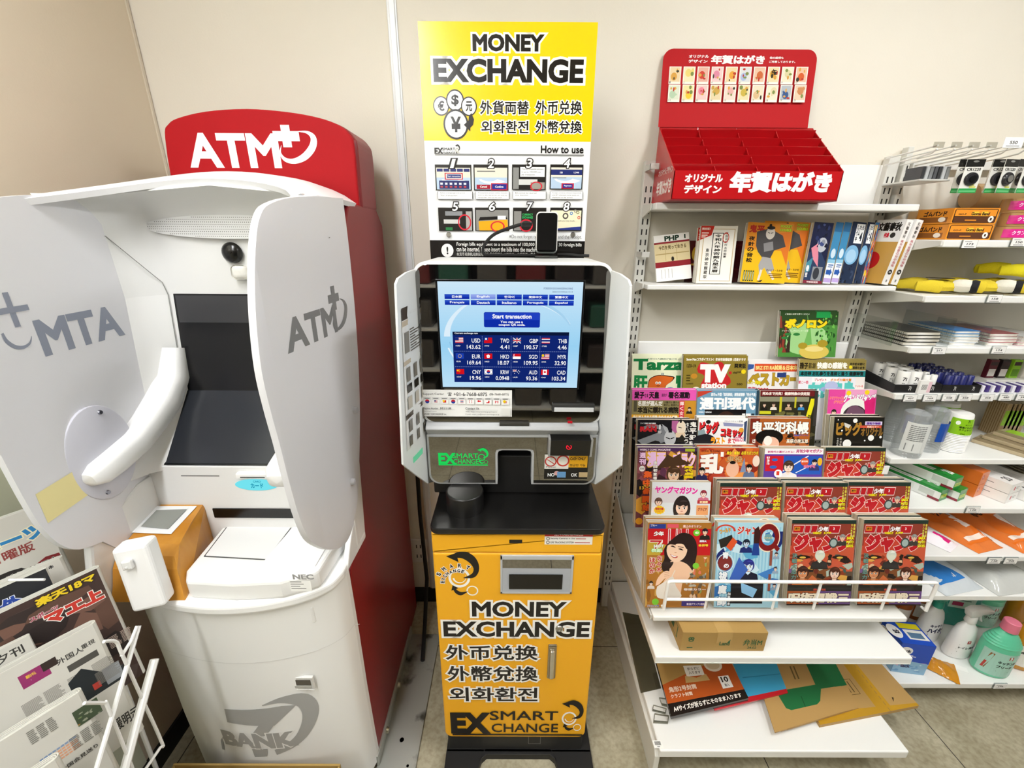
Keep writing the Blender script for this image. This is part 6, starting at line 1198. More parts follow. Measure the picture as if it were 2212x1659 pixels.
# ================================================================== red postcard display on the top shelf
RX0, RX1 = .432, .885; RB = 1.6345; dsp = thing('postcard_display', 'glossy red cardboard postcard display with tall header board on the top shelf', 'display stand', ((RX0+RX1)/2, -.1, RB))
RD = '#b51218'; fz = 1.708; bz = 1.845; fy_, by_ = -.205, -.0325
k = MB(); th = .002
k.box((RX0, fy_, RB+.004), (RX1, fy_+th, fz), RD, 'gloss'); k.box((RX0, fy_, RB), (RX1, by_, RB+.003), '#7c1016', 'card')
for x in (RX0, RX1-th): k.prism([(fy_, RB+.003), (fy_, fz), (by_, bz), (by_, RB+.003)], 'x', x, x+th, RD, 'gloss')
k.box((RX0, by_-th, RB), (RX1, by_, bz), RD, 'gloss')
p = wallprint(k, fy_-.0003); B = lambda *q: pb(*q, fy_)
p.t('オリジナル', *B(1478, 376, 1563, 394), '#fbf6f2', .05); p.t('デザイン', *B(1476, 399, 1560, 418), '#fbf6f2', .05); p.t('年賀はがき', *B(1572, 371, 1802, 416), '#fbf6f2', .06)
p = Pr(k, (RX0-.0003, by_, RB), (0, fy_-by_, 0), (0, 0, .2), 'gloss'); p.t('年賀はがき', .22, .1, .93, .3, '#f3e3df', .04); p.t('オリジナルデザイン', .25, .36, .93, .45, '#f3e3df', .02)
k.build('tray', dsp)
for i in range(5):   # stepped partitions
    u = (i+.0)/5+.12; y = fy_+(by_-fy_)*u; z = fz+(bz-fz)*u-.002
    k = MB(); pr_ = [(y+.012, RB+.01+.02*i), (y+.009, z-.028), (y+.001, z-.006), (y-.004, z+.004)]; n_ = 24; rows = []
    for (yy, zz) in pr_: rows.append([(RX0+th+(RX1-RX0-2*th)*j/n_, yy+.0035*math.sin(4*math.pi*j/n_+1.2*i)*(zz-RB)/.2, zz) for j in range(n_+1)])
    k.slab(rows, .0014, RD, 'gloss', True); k.build('partition', dsp)
for j in (1, 2, 3):
    x = RX0+(RX1-RX0)*j/4; k = MB(); pr = [(fy_+th, RB+.02), (fy_+th, fz-.004)]
    for i in range(5):
        u0, u1 = i/5+.12, i/5+.24; pr += [(fy_+(by_-fy_)*u0-.001, fz+(bz-fz)*u0-.003), (fy_+(by_-fy_)*u0+.001, fz+(bz-fz)*u0+.002), (fy_+(by_-fy_)*(u0+.05), fz+(bz-fz)*u0-.004)]
    pr += [(by_-th, bz), (by_-th, RB+.02)]
    k.prism(pr, 'x', x-.001, x+.001, '#ae1219', 'gloss'); k.build('divider', dsp)
k = MB(); ht = 2.045; hy0, hy1 = by_-.004, -.010
o = rrect(RX0-.004, bz-.0, RX1-.018, ht, .028, 6, (0, 1, 1, 0)); H2 = ht-bz
k.prism(o, 'y', 0, .002, RD, 'matte')
k.V = [v @ np.array([[1, 0, 0], [0, 1, 0], [0, 0, 1]]).T + 0 for v in k.V]
sl = (hy1-hy0)/H2
k.V = [np.column_stack([v[:, 0], v[:, 1]+hy0+(v[:, 2]-bz)*sl, v[:, 2]]) for v in k.V]
WH = RX1-.018-RX0+.004
p = Pr(k, (RX0-.004, hy0-.0003, bz), (WH, 0, 0), (0, sl*H2, H2), 'matte')
p.t('オリジナル', .165, .885, .295, .925, '#fbf6f2', .04); p.t('デザイン', .165, .825, .29, .865, '#fbf6f2', .04); p.t('年賀はがき', .31, .81, .66, .925, '#fbf6f2', .05); p.t('他の絵柄も', .69, .88, .78, .91, '#fbf6f2', .03); p.t('ご用意しております。', .69, .83, .86, .86, '#fbf6f2', .03)
cc = ['#d9a24a', '#e8d27a', '#c9402e', '#d98aa0', '#e2a03a', '#a9b8d9', '#c96a3a', '#e8b04a', '#d8d0a2', '#d2602e', '#b8d0b0', '#e8c83a', '#e88a9a', '#c9a24a', '#e2b0a8', '#c9b04a', '#d8b88a', '#e0d2a8', '#3a5a8c', '#c98a5a']
rr = random.Random(4)
for j in range(2):
    for i in range(10):
        x0 = .045+i*.0915; y0 = .555-j*.235; x1 = x0+.078; y1 = y0+.222; p.rect(x0, y0, x1, y1, '#f7f1e4'); c_ = cc[j*10+i]
        p.rect(x0+.006, y0+.03, x1-.006, y1-.01, tuple(np.array([int(c_[q:q+2], 16)/255 for q in (1, 3, 5)])*.35+np.array([.95, .93, .86])*.65)); p.ell((x0+x1)/2+rr.uniform(-.012, .012), y0+rr.uniform(.09, .15), .02, .05, c_)
        for _ in range(4): p.ell(x0+rr.uniform(.015, .063), y0+rr.uniform(.05, .19), rr.uniform(.004, .011), rr.uniform(.01, .03), rr.choice([c_, '#b83a2c', '#3a3a2c', '#d9a24a', '#7d8c4a']))
        p.t(str(j*10+i+1), x0+.006, y0+.01, x0+.012+(.006 if j*10+i > 8 else 0), y0+.035, '#55504a')
p.t('午', .045+7*.0915+.022, .66, .045+7*.0915+.055, .74, '#17120f', .03)
k.build('header_board', dsp)
# ================================================================== books on the second shelf
BY = -.112; SZ = 1.4025
def book(kind, label, cat, bl, br, tl, design, T_=.014, y=BY, lean=10, group=None, roll=None, **kw):
    a = at(*bl, z=SZ+.0005) if False else at(*bl, y=y); b = at(*br, y=y); W_ = b.x-a.x; t_ = at(*tl, y=y+.02); H_ = (t_.z-SZ)/math.cos(R(lean)); rl = math.atan2(t_.x-a.x, t_.z-SZ)*.9 if roll is None else R(roll)
    base = Vector((a.x, y, SZ + (W_*math.sin(rl) if rl > 0 else 0) + .0008 + T_*math.sin(R(lean))))
    return magazine(kind, label, cat, mag_matrix(base, R(lean), rl), W_/max(.5, math.cos(rl)), H_, T_, design, group, **kw)
def c_php(p):
    p.rect(0, 0, 1, 1, '#f4f2ee'); p.t('PHP', .30, .86, .72, .97, '#1f3a2c', .05); p.t('1', .86, .88, .9, .97, '#1f3a2c', .03); p.rect(0, .3, 1, .84, '#d9c79a'); p.rect(0, .3, 1, .42, '#8c1f28'); p.rects([(.02, .58, .98, .6), (.3, .44, .31, .8), (.62, .44, .63, .8)], '#a8905a'); p.t('今日を笑って生きる', .12, .68, .9, .77, '#5a4418', .03); p.ell(.5, .47, .04, .05, '#2a241c'); p.rects([(.15+i*.1, .06, .165+i*.1, .26) for i in range(4)], '#b9b5ae'); p.rect(0, .81, 1, .85, '#8c1f28')
def c_koyomi(p):
    p.rect(0, 0, 1, 1, '#f1ece0'); p.rect(.08, .04, .94, .95, '#c9b080'); p.rect(.10, .05, .92, .94, '#f6f3ea'); p.rect(.34, .16, .64, .88, '#1d1a18'); p.rect(.36, .17, .62, .87, '#f6f3ea'); p.col('令和八年神宮館九星本暦', .40, .19, .58, .86, '#1d1a18', .03); p.col('高島易断所本部編纂', .68, .45, .76, .9, '#3a3530', .01); p.ring(.70, .8, .08, .08, .12, .12, '#c8473a'); p.col('東京神宮館蔵版', .18, .08, .28, .62, '#3a3530', .02); p.poly([(0, 1), (.36, 1), (.3, .84), (0, .76)], '#c8352c'); p.t('限定版！', .03, .93, .26, .97, '#f7e8dc', .04); p.rects([(.03, .87, .22, .89), (.03, .83, .19, .85), (.03, .8, .14, .82)], '#f0cfc4')
def c_koyomi2(p): c_koyomi(p)
def c_yellow(p):
    p.rect(0, 0, 1, 1, '#eebc22'); p.rect(0, .55, 1, 1, '#e0902c'); p.poly([(.62, .82), (.98, .88), (.98, .3), (.85, .5)], '#e07a2c'); p.t('鬼平', .04, .83, .38, .96, '#b8342a', .05); p.t('夜針の音松', .06, .0, .1, .01, '#eebc22'); p.col('夜針の音松', .06, .33, .20, .78, '#2a2118', .04)
    p.poly([(.22, .85), (.45, .90), (.58, .88), (.80, .80), (.9, .62), (.66, .55), (.6, .42), (.42, .42), (.3, .52), (.24, .62)], '#4d4b4d'); p.poly([(.4, .66), (.6, .7), (.64, .56), (.44, .52)], '#8d8b8d'); p.ell(.52, .83, .10, .10, '#d9d2c8'); p.ell(.52, .92, .09, .03, '#2a2828'); p.ell(.5, .96, .03, .025, '#2a2828'); p.line((.46, .845), (.51, .83), .014, '#2a2828'); p.line((.53, .83), (.58, .845), .014, '#2a2828')
    p.poly([(.42, .44), (.62, .42), (.72, .24), (.6, .14), (.5, .26), (.40, .16), (.36, .3)], '#a8a6a4'); p.line((.44, .22), (.40, .04), .05, '#e0d8cc'); p.line((.62, .2), (.74, .06), .05, '#e0d8cc'); p.poly([(.36, .02), (.5, .05), (.46, .01)], '#2a2828')
    p.t('POCKET', .72, .93, .97, .975, '#b9d02c', .07, out='#3a4a14', ow=.05); p.t('DOUBLE', .72, .87, .97, .915, '#b9d02c', .07, out='#3a4a14', ow=.05); p.t('さいとう・たかを', .55, .2, .92, .235, '#4a2a14', .03)
    p.rects([(.05+i*.05, .02, .085+i*.05, .2) for i in range(5)], '#3a4a2a'); p.rects([(.06+i*.05, .04, .075+i*.05, .18) for i in range(5)], '#c9d0a2'); p.rects([(.62, .15, .92, .165), (.62, .12, .9, .135), (.66, .09, .92, .105)], '#6b4418')
def c_night(p): p.rect(0, 0, 1, 1, '#1d2240'); p.poly([(0, .5), (.5, .6), (1, .35), (1, 0), (0, 0)], '#2f3f5f'); p.ell(.62, .64, .26, .12, '#b9bcc6'); p.ell(.66, .68, .1, .05, '#8a8f9c'); p.poly([(.1, .58), (.4, .66), (.55, .45), (.62, .28), (.3, .40)], '#e08a9c'); p.poly([(.0, .34), (.3, .44), (.24, .2), (.0, .18)], '#4a8ca0'); p.rect(.38, .04, .9, .28, '#8c9096'); p.ell(.6, .17, .16, .1, '#3a3d44'); p.t('巻', .03, .2, .2, .3, '#f0f0ee', .05); p.t('!!', .05, .1, .16, .18, '#f0f0ee', .06); art(p, .1, .6, 1, 1, 14, ['#2b3560', '#141830', '#3d4a7c'], 41); p.rect(0, 0, 1, .05, '#7d2a3a'); p.t('特装版発売', .2, .01, .8, .04, '#e9dada', .03)
def c_sky(p): p.rect(0, 0, 1, 1, '#3f87b5'); p.rect(0, 0, 1, .34, '#eef2f6'); p.rect(0, .34, 1, .4, '#8fc4e0'); p.ell(.5, .5, .3, .08, '#cfe2ee'); p.rect(0, .85, 1, 1, '#2f6a98'); p.poly([(.1, .15), (.6, .15), (.6, .12), (.9, .19), (.6, .26), (.6, .23), (.1, .23)], '#2d5aa8'); p.rect(.0, .02, 1, .09, '#b9a2d8'); p.rects([(.2, .3, .9, .32), (.2, .27, .8, .285)], '#5a7ab0')
def c_navy(p): p.rect(0, 0, 1, 1, '#23304a'); p.ell(.42, .47, .5, .16, '#7db2da'); p.ell(.42, .45, .36, .11, '#a5cdea'); p.rect(.35, .66, .95, .97, '#f0f2f3'); p.t('したら', .42, .88, .9, .95, '#1d2230', .04); p.t('イム', .4, .78, .66, .88, '#1d2230', .05); p.t('4', .7, .70, .88, .84, '#1d2230', .08); p.t('キ', .4, .69, .56, .77, '#1d2230', .05); art(p, 0, 0, 1, .3, 14, ['#1a2236', '#35445f', '#121828'], 43)
def c_carnival(p): p.rect(0, 0, 1, 1, '#3a78b0'); art(p, 0, 0, 1, .96, 70, ['#c9402e', '#e0a23a', '#2a6a9c', '#8c2a5a', '#e8d8a8', '#3a9cb5', '#6b2a22', '#f0c83a'], 44, .3); p.rects([(.88, i*.05, .98, i*.05+.03) for i in range(20)], '#d8402e'); p.rect(.1, .14, .5, .22, '#e8c02a')
def c_lit(p): p.rect(0, 0, 1, 1, '#c79a4a'); p.rect(0, .66, 1, 1, '#eeeceb'); p.t('文藝春秋', .1, .82, .92, .96, '#17130f', .05); p.disc(.3, .36, .30, '#b81f22'); p.t('特集', .42, .72, .6, .8, '#c8283a', .05); p.disc(.72, .76, .09, '#2a2522')
book('booklet', 'thin white booklet with green capital title, leaning at the shelf end', 'booklet', (1418, 614), (1493, 613), (1397, 511), c_php, .006, y=-.085, lean=12, roll=-7)
BG = 'almanacs on the upper shelf'
book('almanac', 'almanac standing behind its twin, its red corner showing at left', 'book', (1497, 612), (1572, 611), (1498, 493), c_koyomi, .008, y=-.088, lean=7, group=BG, roll=0)
book('almanac', 'white almanac with a boxed vertical title and red corner', 'book', (1503, 613), (1580, 613), (1508, 489), c_koyomi, .008, y=-.108, lean=7, group=BG, roll=0)
BG = 'paperback comics on the upper shelf'
book('comic_book', 'yellow samurai comic half hidden behind its twin', 'book', (1632, 613), (1728, 613), (1645, 482), c_yellow, .014, y=-.090, lean=8, group=BG, roll=2)
book('comic_book', 'yellow samurai comic with a grey running swordsman, in front', 'book', (1597, 615), (1693, 615), (1611, 485), c_yellow, .014, y=-.112, lean=8, group=BG, roll=2)
book('comic_book', 'dark blue comic with a pink and grey night scene', 'book', (1733, 612), (1774, 612), (1752, 483), c_night, .012, y=-.112, lean=7, group=BG, roll=3)
for i, (x0, x1, d, nm) in enumerate([(1777, 1793, c_sky, 'sky blue comic with white lower band, left one of two'), (1795, 1810, c_sky, 'sky blue comic with white lower band, right one of two'), (1812, 1841, c_navy, 'navy comic with a pale blue disc, left one of two'), (1843, 1859, c_navy, 'navy comic with a pale blue disc, right one of two'), (1860, 1869, c_carnival, 'crowded multicoloured comic beside the two navy comics')]):
    book('comic_book', nm, 'book', (x0, 611), (x1, 611), (x0+14, 482), d, .012, y=-.106+.003*i, lean=7, group=BG, roll=4)
for i, (cx, nm) in enumerate([(1904, 'left one of two white literary magazines with a red disc cover'), (1924, 'right one of two white literary magazines, mostly its spine showing')]):
    c = at(cx, 612, y=-.132); yw = R(-80); W_ = .088; base = Vector((c.x, -.132, SZ+.001))-Vector((math.cos(yw), math.sin(yw), 0))*W_
    t = magazine('literary_magazine', nm, 'magazine', mag_matrix(base, R(8), 0, yw) @ Matrix.Translation((0, 0, .0)), W_, .188, .025, c_lit, 'literary magazines', spine='#f3f1ee')
    t.location.z += .0045; MATRIX[t.name] = t.matrix_basis.copy()
    k = MB(); p = Pr(k, (W_+.0004, 0, 0), (0, .025, 0), (0, 0, .188), 'gloss'); p.col('文藝春秋', .3, .72, .7, .97, '#4a4a4a', .01); p.col('高市総理の対中戦略', .3, .28, .7, .70, '#c8707a', .01); p.disc(.5, .2, .3, '#2a2522'); p.t('12', .35, .19, .65, .21, '#ffffff', .03); p.rect(.4, .04, .6, .08, '#8c8c8c'); k.build('spine_print', t, world=False)
k = MB(); a, b = at(1489, 532, y=-.052), at(1757, 458, y=-.045)
t = thing('picture_board', 'long maroon and gold picture board lying behind the paperbacks', 'board', (a.x, -.05, SZ))
k.box((a.x, -.050, SZ), (b.x, -.046, 1.53), '#4a1618', 'gloss'); p = Pr(k, (a.x, -.0502, SZ), (b.x-a.x, 0, 0), (0, 0, 1.53-SZ), 'gloss'); art(p, 0, .3, 1, 1, 60, ['#6b2420', '#8c4a22', '#3a1012', '#b5822f', '#5a1c1c'], 51, .12); p.ell(.08, .7, .05, .2, '#b8902f'); k.build('printed_face', t)
# ================================================================== things on the lower boards
def quad(name, label, cat, px, z, th, mats, design=None, col='#b48f55', group=None, gl='kraft', r=0):
    """a flat thing lying on a board: px = BL, BR, TR, TL in the photo"""
    c = [at(*q, z=z+th) for q in px]
    k = MB(); n = len(c); v = [(q.x, q.y, z+th) for q in c]+[(q.x, q.y, z) for q in c]
    k.faces(v, [tuple(range(n)), tuple(range(2*n-1, n-1, -1))]+[(i, i+n, (i+1) % n+n, (i+1) % n) for i in range(n)], col, gl)
    A = [np.array((q.x, q.y)) for q in c[:4]]
    fn = lambda x, y, l: np.column_stack([((1-x)*(1-y))[:, None]*A[0]+(x*(1-y))[:, None]*A[1]+(x*y)[:, None]*A[2]+((1-x)*y)[:, None]*A[3], np.full(len(x), z+th+.0002)+l])
    if design: design(Pr(k, fn=fn, m='gloss'))
    return solo(k, name, label, cat, (sum(q.x for q in c)/n, sum(q.y for q in c)/n, z), group)
# parcel on the middle shelf
c = [at(1468, 1406, z=.3995), at(1650, 1408, z=.3995)]; tp = at(1479, 1366, y=c[0].y)
h_ = tp.z-.3995; t = thing('parcel_box', 'closed brown cardboard box with green print on the middle shelf', 'box', ((c[0].x+c[1].x)/2, c[0].y+.11, .3995))
k = MB(); y0 = c[0].y; y1 = y0+.20; k.box((c[0].x, y0, .3997), (c[1].x, y1, .3997+h_), '#a9874a', 'kraft', .0015)
p = wallprint(k, y0-.0004, 'kraft'); B = lambda *q: pb(*q, y0)
G_ = '#2f5a32'; b = B(1483, 1376, 1500, 1399); p.ring(b[0]+.006, b[3]-.006, .004, .004, .45, .45, G_); p.ring(b[0]+.012, b[3]-.006, .004, .004, .45, .45, G_); p.ring(b[0]+.009, b[3]-.013, .006, .004, .3, .3, G_); p.rect(b[0], b[1], b[2], b[1]+.003, G_)
p.t('Land', *B(1553, 1386, 1577, 1394), G_, .03); p.poly([(lambda q: (q.x, q.z))(at(x, y, y=y0)) for x, y in ((1570, 1388), (1578, 1381), (1576, 1390))], G_); p.t('弁当M', *B(1604, 1381, 1648, 1394), G_, .02); p.t('24.02', *B(1613, 1396, 1634, 1401), G_, .02)
p = Pr(k, (c[0].x-.0004, y1, .3997), (0, y0-y1, 0), (0, 0, h_), 'kraft'); p.rect(.2, .2, .85, .8, '#3a5a32'); p.rect(.22, .23, .83, .77, '#a9874a'); p.rects([(.3, .4, .34, .65), (.4, .4, .44, .65), (.5, .4, .54, .65), (.62, .35, .72, .65)], '#3a5a32')
k.build('carton_body', t)
k = MB(); cx = (c[0].x+c[1].x)/2; k.box((cx-.022, y0-.0006, .3997+h_*.45), (cx+.022, y0-.0002, .3997+h_+.0006), '#b8965a', 'gloss'); k.box((cx-.022, y0, .3997+h_+.0002), (cx+.022, y1, .3997+h_+.0006), '#b8965a', 'gloss'); k.build('tape', t)
def d_env(p):
    p.rect(0, 0, 1, 1, '#b08c50'); p.poly([(0, .12), (1, .12), (1, .98), (.86, .98), (.0, .52)], '#b8541e'); p.rect(0, 0, 1, .20, '#1d1512'); p.t('A4サイズが折らずにそのまま入ります', .05, .05, .93, .15, '#f3ede4', .03); p.t('角形2号封筒', .06, .37, .42, .47, '#f0d9c2', .03); p.t('クラフト封筒', .06, .27, .34, .34, '#f0d9c2', .03)
    p.rect(.74, .29, .88, .56, '#f4f1ec'); p.t('10', .765, .42, .855, .54, '#1d1512', .03); p.t('枚入', .78, .32, .84, .39, '#1d1512', .02); p.ell(.74, .83, .12, .16, '#efe3d2'); p.ell(.74, .83, .09, .11, '#d9c4a2'); p.rect(.34, .62, .58, .84, '#f4efe6'); p.t('折らずに', .38, .74, .54, .80, '#5a4a3a', .02); p.t('入ります', .38, .66, .54, .72, '#5a4a3a', .02); p.poly([(.3, .5), (.62, .5), (.6, .64), (.46, .58), (.32, .64)], '#c8a468')
bz_ = .1325
def d_file(p): p.rect(0, 0, 1, 1, '#c8202a'); p.poly([(.45, .1), (1, .1), (1, 1), (.45, 1)], '#3fa4d0'); p.rect(.5, .50, 1, .52, '#2f86b0'); p.poly([(0, .5), (.45, .4), (.45, 1), (0, 1)], '#b9a878')
def d_mail(p): p.rect(0, 0, 1, 1, '#b8935a'); p.rect(0, .42, 1, 1, '#1f6b3c'); p.poly([(.2, .42), (.8, .42), (.72, .24), (.66, .2), (.3, .2), (.24, .24)], '#1f6b3c'); p.rect(.49, .2, .5, .36, '#124a28'); p.poly([(.2, 1), (.2, .48), (.75, .50), (.75, 1)], '#b8935a'); p.rect(.5, .62, .52, .84, '#6b5530'); p.rect(.55, .62, .57, .84, '#6b5530')
def d_big(p):
    p.rect(0, 0, 1, 1, '#b7935a'); p.rect(.60, 0, .74, 1, '#bd8f26'); p.poly([(0, 0), (1, 0), (1, .05), (0, .16)], '#bd8f26'); p.rect(.06, .3, .36, .9, '#6b5533'); p.rect(.068, .31, .352, .89, '#b7935a'); p.rects([(.1+i*.08, .35, .105+i*.08, .85) for i in range(3)], '#8a7044'); p.rect(.40, .33, .55, .60, '#4a3a22'); p.rect(.405, .336, .545, .594, '#b7935a'); p.rects([(.43+i*.035, .37, .44+i*.035, .56) for i in range(3)], '#5a482a'); p.rect(.37, .70, .42, .98, '#1d2436'); p.t('ネコポスフィット', .375, .72, .415, .96, '#e9e3d4', .03, rot=0); p.poly([(.80, .13), (.83, .2), (.815, .21)], '#2a2014'); p.rects([(.70, i*.1, .705, i*.1+.06) for i in range(10)], '#8a7044')
quad('shipping_mailer', 'large flat tan mailer with yellow band, far right on the bottom shelf', 'mailer', [(1772, 1566), (1985, 1524), (2003, 1506), (1900, 1424), (1780, 1424)][:1]+[(1985, 1524), (1893, 1422), (1690, 1422)], bz_, .012, None, d_big, '#b7935a')
MLG = 'green and tan cardboard mailers'
for i, nm in enumerate(['bottom one of three fanned green and tan cardboard mailers', 'middle one of three fanned green and tan cardboard mailers', 'top one of three fanned green and tan cardboard mailers']):
    dx = (2-i)*13; dy = (2-i)*-3; quad('cardboard_mailer', nm, 'mailer', [(1674+dx, 1582+dy), (1829+dx, 1535+dy), (1772+dx, 1420), (1622+dx, 1420)], bz_+.0125+i*.004, .0035, None, d_mail, '#b8935a', MLG)
quad('file_pack', 'red and blue plastic file pack between the envelopes and the green mailers', 'file', [(1544, 1534), (1702, 1496), (1672, 1420), (1500, 1420)], bz_+.025, .004, None, d_file, '#c8202a', gl='gloss')
quad('envelope_pack', 'pack of ten brown envelopes with orange and black print on the bottom shelf', 'envelopes', [(1450, 1548), (1617, 1508), (1574, 1420), (1416, 1424)], bz_+.030, .012, None, d_env, '#1d1512', gl='gloss')
quad('clear_divider', 'clear acrylic strip lying along the left side of the bottom shelf', 'divider', [(1384, 1496), (1428, 1486), (1386, 1330), (1345, 1322)], bz_+.001, .003, None, None, '#c9c7bd', gl='clear')
for i, (q, nm) in enumerate([([(1411, 1560), (1443, 1562), (1445, 1545), (1414, 1540)], 'small clear price holder nearest the shelf front edge'), ([(1409, 1534), (1438, 1541), (1440, 1530), (1411, 1522)], 'small clear price holder in the middle of three'), ([(1430, 1522), (1444, 1526), (1438, 1508), (1424, 1506)], 'small clear price holder touching the envelope pack')]):
    quad('price_holder', nm, 'price holder', q, bz_+.001, .005, None, lambda p: (p.rect(.05, .2, .95, .8, '#d9d8d2')), '#dcdcd6', 'loose price holders', gl='clear')
# ================================================================== stationery shelving on the right
gr = thing('stationery_shelf', 'white steel shelving at the right, stocked with stationery, cups and detergents', 'shelving', (1.9, -.2, 0))
QX0, QX1 = 1.205, 2.45
upright(1.187, 1.205, 1.80, (1.198,), gr)
k = MB(); k.box((1.205, -.012, .1), (QX1, -.006, 1.72), '#d9d5c9', 'paint'); k.build('back_panel', gr)
LIP = []
def zfor(px, py, y): return at(px, py, y=y).z
SHV = [('A', -.21, 535), ('B', -.21, 655), ('C', -.215, 765), ('D', -.217, 865), ('E', -.27, 1004), ('F', -.33, 1110), ('G', -.38, 1213), ('H', -.41, 1298), ('I', -.44, 1488)]
SHZ = {}
for n_, y, row in SHV:
    zb = zfor(2150, row, y); th = .020 if n_ != 'I' else .024; SHZ[n_] = (y, zb+th)
    k = MB(); k.box((QX0+.005, y, zb), (QX1, -.013, zb+th), '#efefeb', 'paint', .003)
    k.prism([(-.013, zb-.03), (-.013, zb+th), (y+.004, zb+th-.002), (y+.004, zb+.004)], 'x', QX0+.001, QX0+.005, '#d9d8d1', 'paint', .001); k.build('shelf', gr)
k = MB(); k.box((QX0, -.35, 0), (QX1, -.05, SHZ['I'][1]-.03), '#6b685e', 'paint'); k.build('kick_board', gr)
PT = 'price tags on the stationery shelving'
def ptag(px, row, y, txt, where):
    a = at(px, row, y=y-.003); k = MB(); w_, h_ = .040, .022
    t = thing('price_tag', 'white price tag ' + where, 'price tag', (a.x, y-.003, a.z), group=PT)
    k.box((a.x-w_/2, y-.0045, a.z-h_/2), (a.x+w_/2, y-.0035, a.z+h_/2), '#f7f6f3', 'gloss'); p = Pr(k, (a.x-w_/2, y-.0046, a.z-h_/2), (w_, 0, 0), (0, 0, h_), 'gloss'); p.t(txt, .28, .36, .74, .62, '#3a3a3a', .02); p.rects([(.1, .75, .6, .82), (.15, .12, .85, .2)], '#8c8c8a'); k.build('card', t)
    k = MB(); k.box((a.x-w_/2-.002, y-.0034, a.z-h_/2-.003), (a.x+w_/2+.002, y-.0005, a.z+h_/2+.001), '#dfe2e2', 'clear'); k.build('clear_holder', t)
for px, row, s_, txt, wh in [(2094, 527, 'A', '173', 'under the orange rubber band boxes'), (2200, 523, 'A', '150', 'under the pink parcel tapes'), (2148, 645, 'B', '158', 'under the yellow work gloves'), (2028, 757, 'C', '217', 'under the black notebooks'), (2157, 756, 'C', '124', 'under the blue and red notebooks'), (1966, 860, 'D', '437', 'leftmost on the battery shelf'), (2008, 860, 'D', '769', 'second from the left on the battery shelf'), (2049, 859, 'D', '558', 'third from the left on the battery shelf'), (2084, 859, 'D', '358', 'fourth from the left on the battery shelf'), (2132, 859, 'D', '458', 'fifth from the left on the battery shelf'), (2172, 858, 'D', '480', 'sixth from the left on the battery shelf'), (2209, 858, 'D', '398', 'at the right edge on the battery shelf'), (2101, 1101, 'F', '128', 'under the white wrap boxes'), (2147, 1211, 'G', '138', 'left one under the orange bags'), (2183, 1211, 'G', '98', 'right one under the orange bags'), (2160, 1482, 'I', '298', 'under the green bleach bottle')]:
    ptag(px, row, SHZ[s_][0], txt, wh)
def on(sh, px, y):   # x on a shelf at a photo column and depth
    z = SHZ[sh][1]; a = at(px, 800, y=y)
    lo, hi = a.x-.4, a.x+.4
    for _ in range(30):
        m = (lo+hi)/2; v = Vector((m, y, z))-CAM; q = 1106+FPX*v.dot(CR)/v.dot(CF)
        if q < px: lo = m
        else: hi = m
    return (lo+hi)/2, z
def boxy(name, label, cat, x0, x1, y0, y1, z0, z1, col, faces=None, group=None, gl='gloss', bev=.001, rot=0):
    """a printed carton: faces maps front/left/top to a design; rot turns it about its own middle"""
    cx, cy = (x0+x1)/2, (y0+y1)/2; M = Matrix.Translation((cx, cy, z0)) @ Matrix.Rotation(R(rot), 4, 'Z')
    t = thing(name, label, cat, mtx=M, group=group); w_, d_, h_ = x1-x0, y1-y0, z1-z0; k = MB()
    k.box((-w_/2, -d_/2, 0), (w_/2, d_/2, h_), col, gl, bev)
    for f, d in (faces or {}).items():
        e = .0003
        if f == 'front': p = Pr(k, (-w_/2, -d_/2-e, 0), (w_, 0, 0), (0, 0, h_), gl)
        elif f == 'left': p = Pr(k, (-w_/2-e, d_/2, 0), (0, -d_, 0), (0, 0, h_), gl)
        else: p = Pr(k, (-w_/2, -d_/2, h_+e), (w_, 0, 0), (0, d_, 0), gl)
        d(p)
    k.build('carton', t, world=False); return t
k = MB(); a, b = at(1904, 1024, y=-.345), at(1922, 1006, y=-.345); k.box((a.x, -.347, a.z), (b.x, -.344, b.z), '#f4f4f1', 'plastic', .001); k.build('side_tab', gr)
# --- hanging row: bar, hooks, battery cards
zA = SHZ['A'][1]
k = MB()
hz = at(2100, 335, y=-.2).z
k.box((1.215, -.03, hz-.012), (QX1, -.012, hz+.012), '#dcdcd6', 'paint', .002); k.build('hook_bar', gr)
for i, px in enumerate((2010, 2048, 2085, 2122, 2160, 2198)):
    x = at(px, 340, y=-.2).x; k = MB(); k.tube([(x+.02, -.03, hz), (x+.004, -.15, hz), (x, -.20, hz+.004), (x, -.212, hz+.012)], .0022, '#e6e6e2', 'plastic', 8); k.tube([(x+.02, -.03, hz+.018), (x, -.212, hz+.020)], .0022, '#e6e6e2', 'plastic', 8); k.box((x-.012, -.214, hz+.014), (x+.014, -.211, hz+.028), '#e9e9e6', 'clear'); k.build('display_hook', gr)
a = at(2188, 308, y=-.216); t = thing('price_tag', 'white price tag at the very top right on the hanging hooks', 'price tag', (a.x, -.216, a.z), group=PT); k = MB(); k.box((a.x-.024, -.217, a.z-.012), (a.x+.026, -.216, a.z+.012), '#f7f6f3', 'gloss'); p = Pr(k, (a.x-.024, -.2172, a.z-.012), (.05, 0, 0), (0, 0, .024)); p.t('550', .3, .35, .7, .65, '#3a3a3a', .02); p.rect(.15, .12, .85, .2, '#999999'); k.build('card', t)
k = MB(); a, b = at(1976, 388, y=-.14), at(2046, 361, y=-.14)
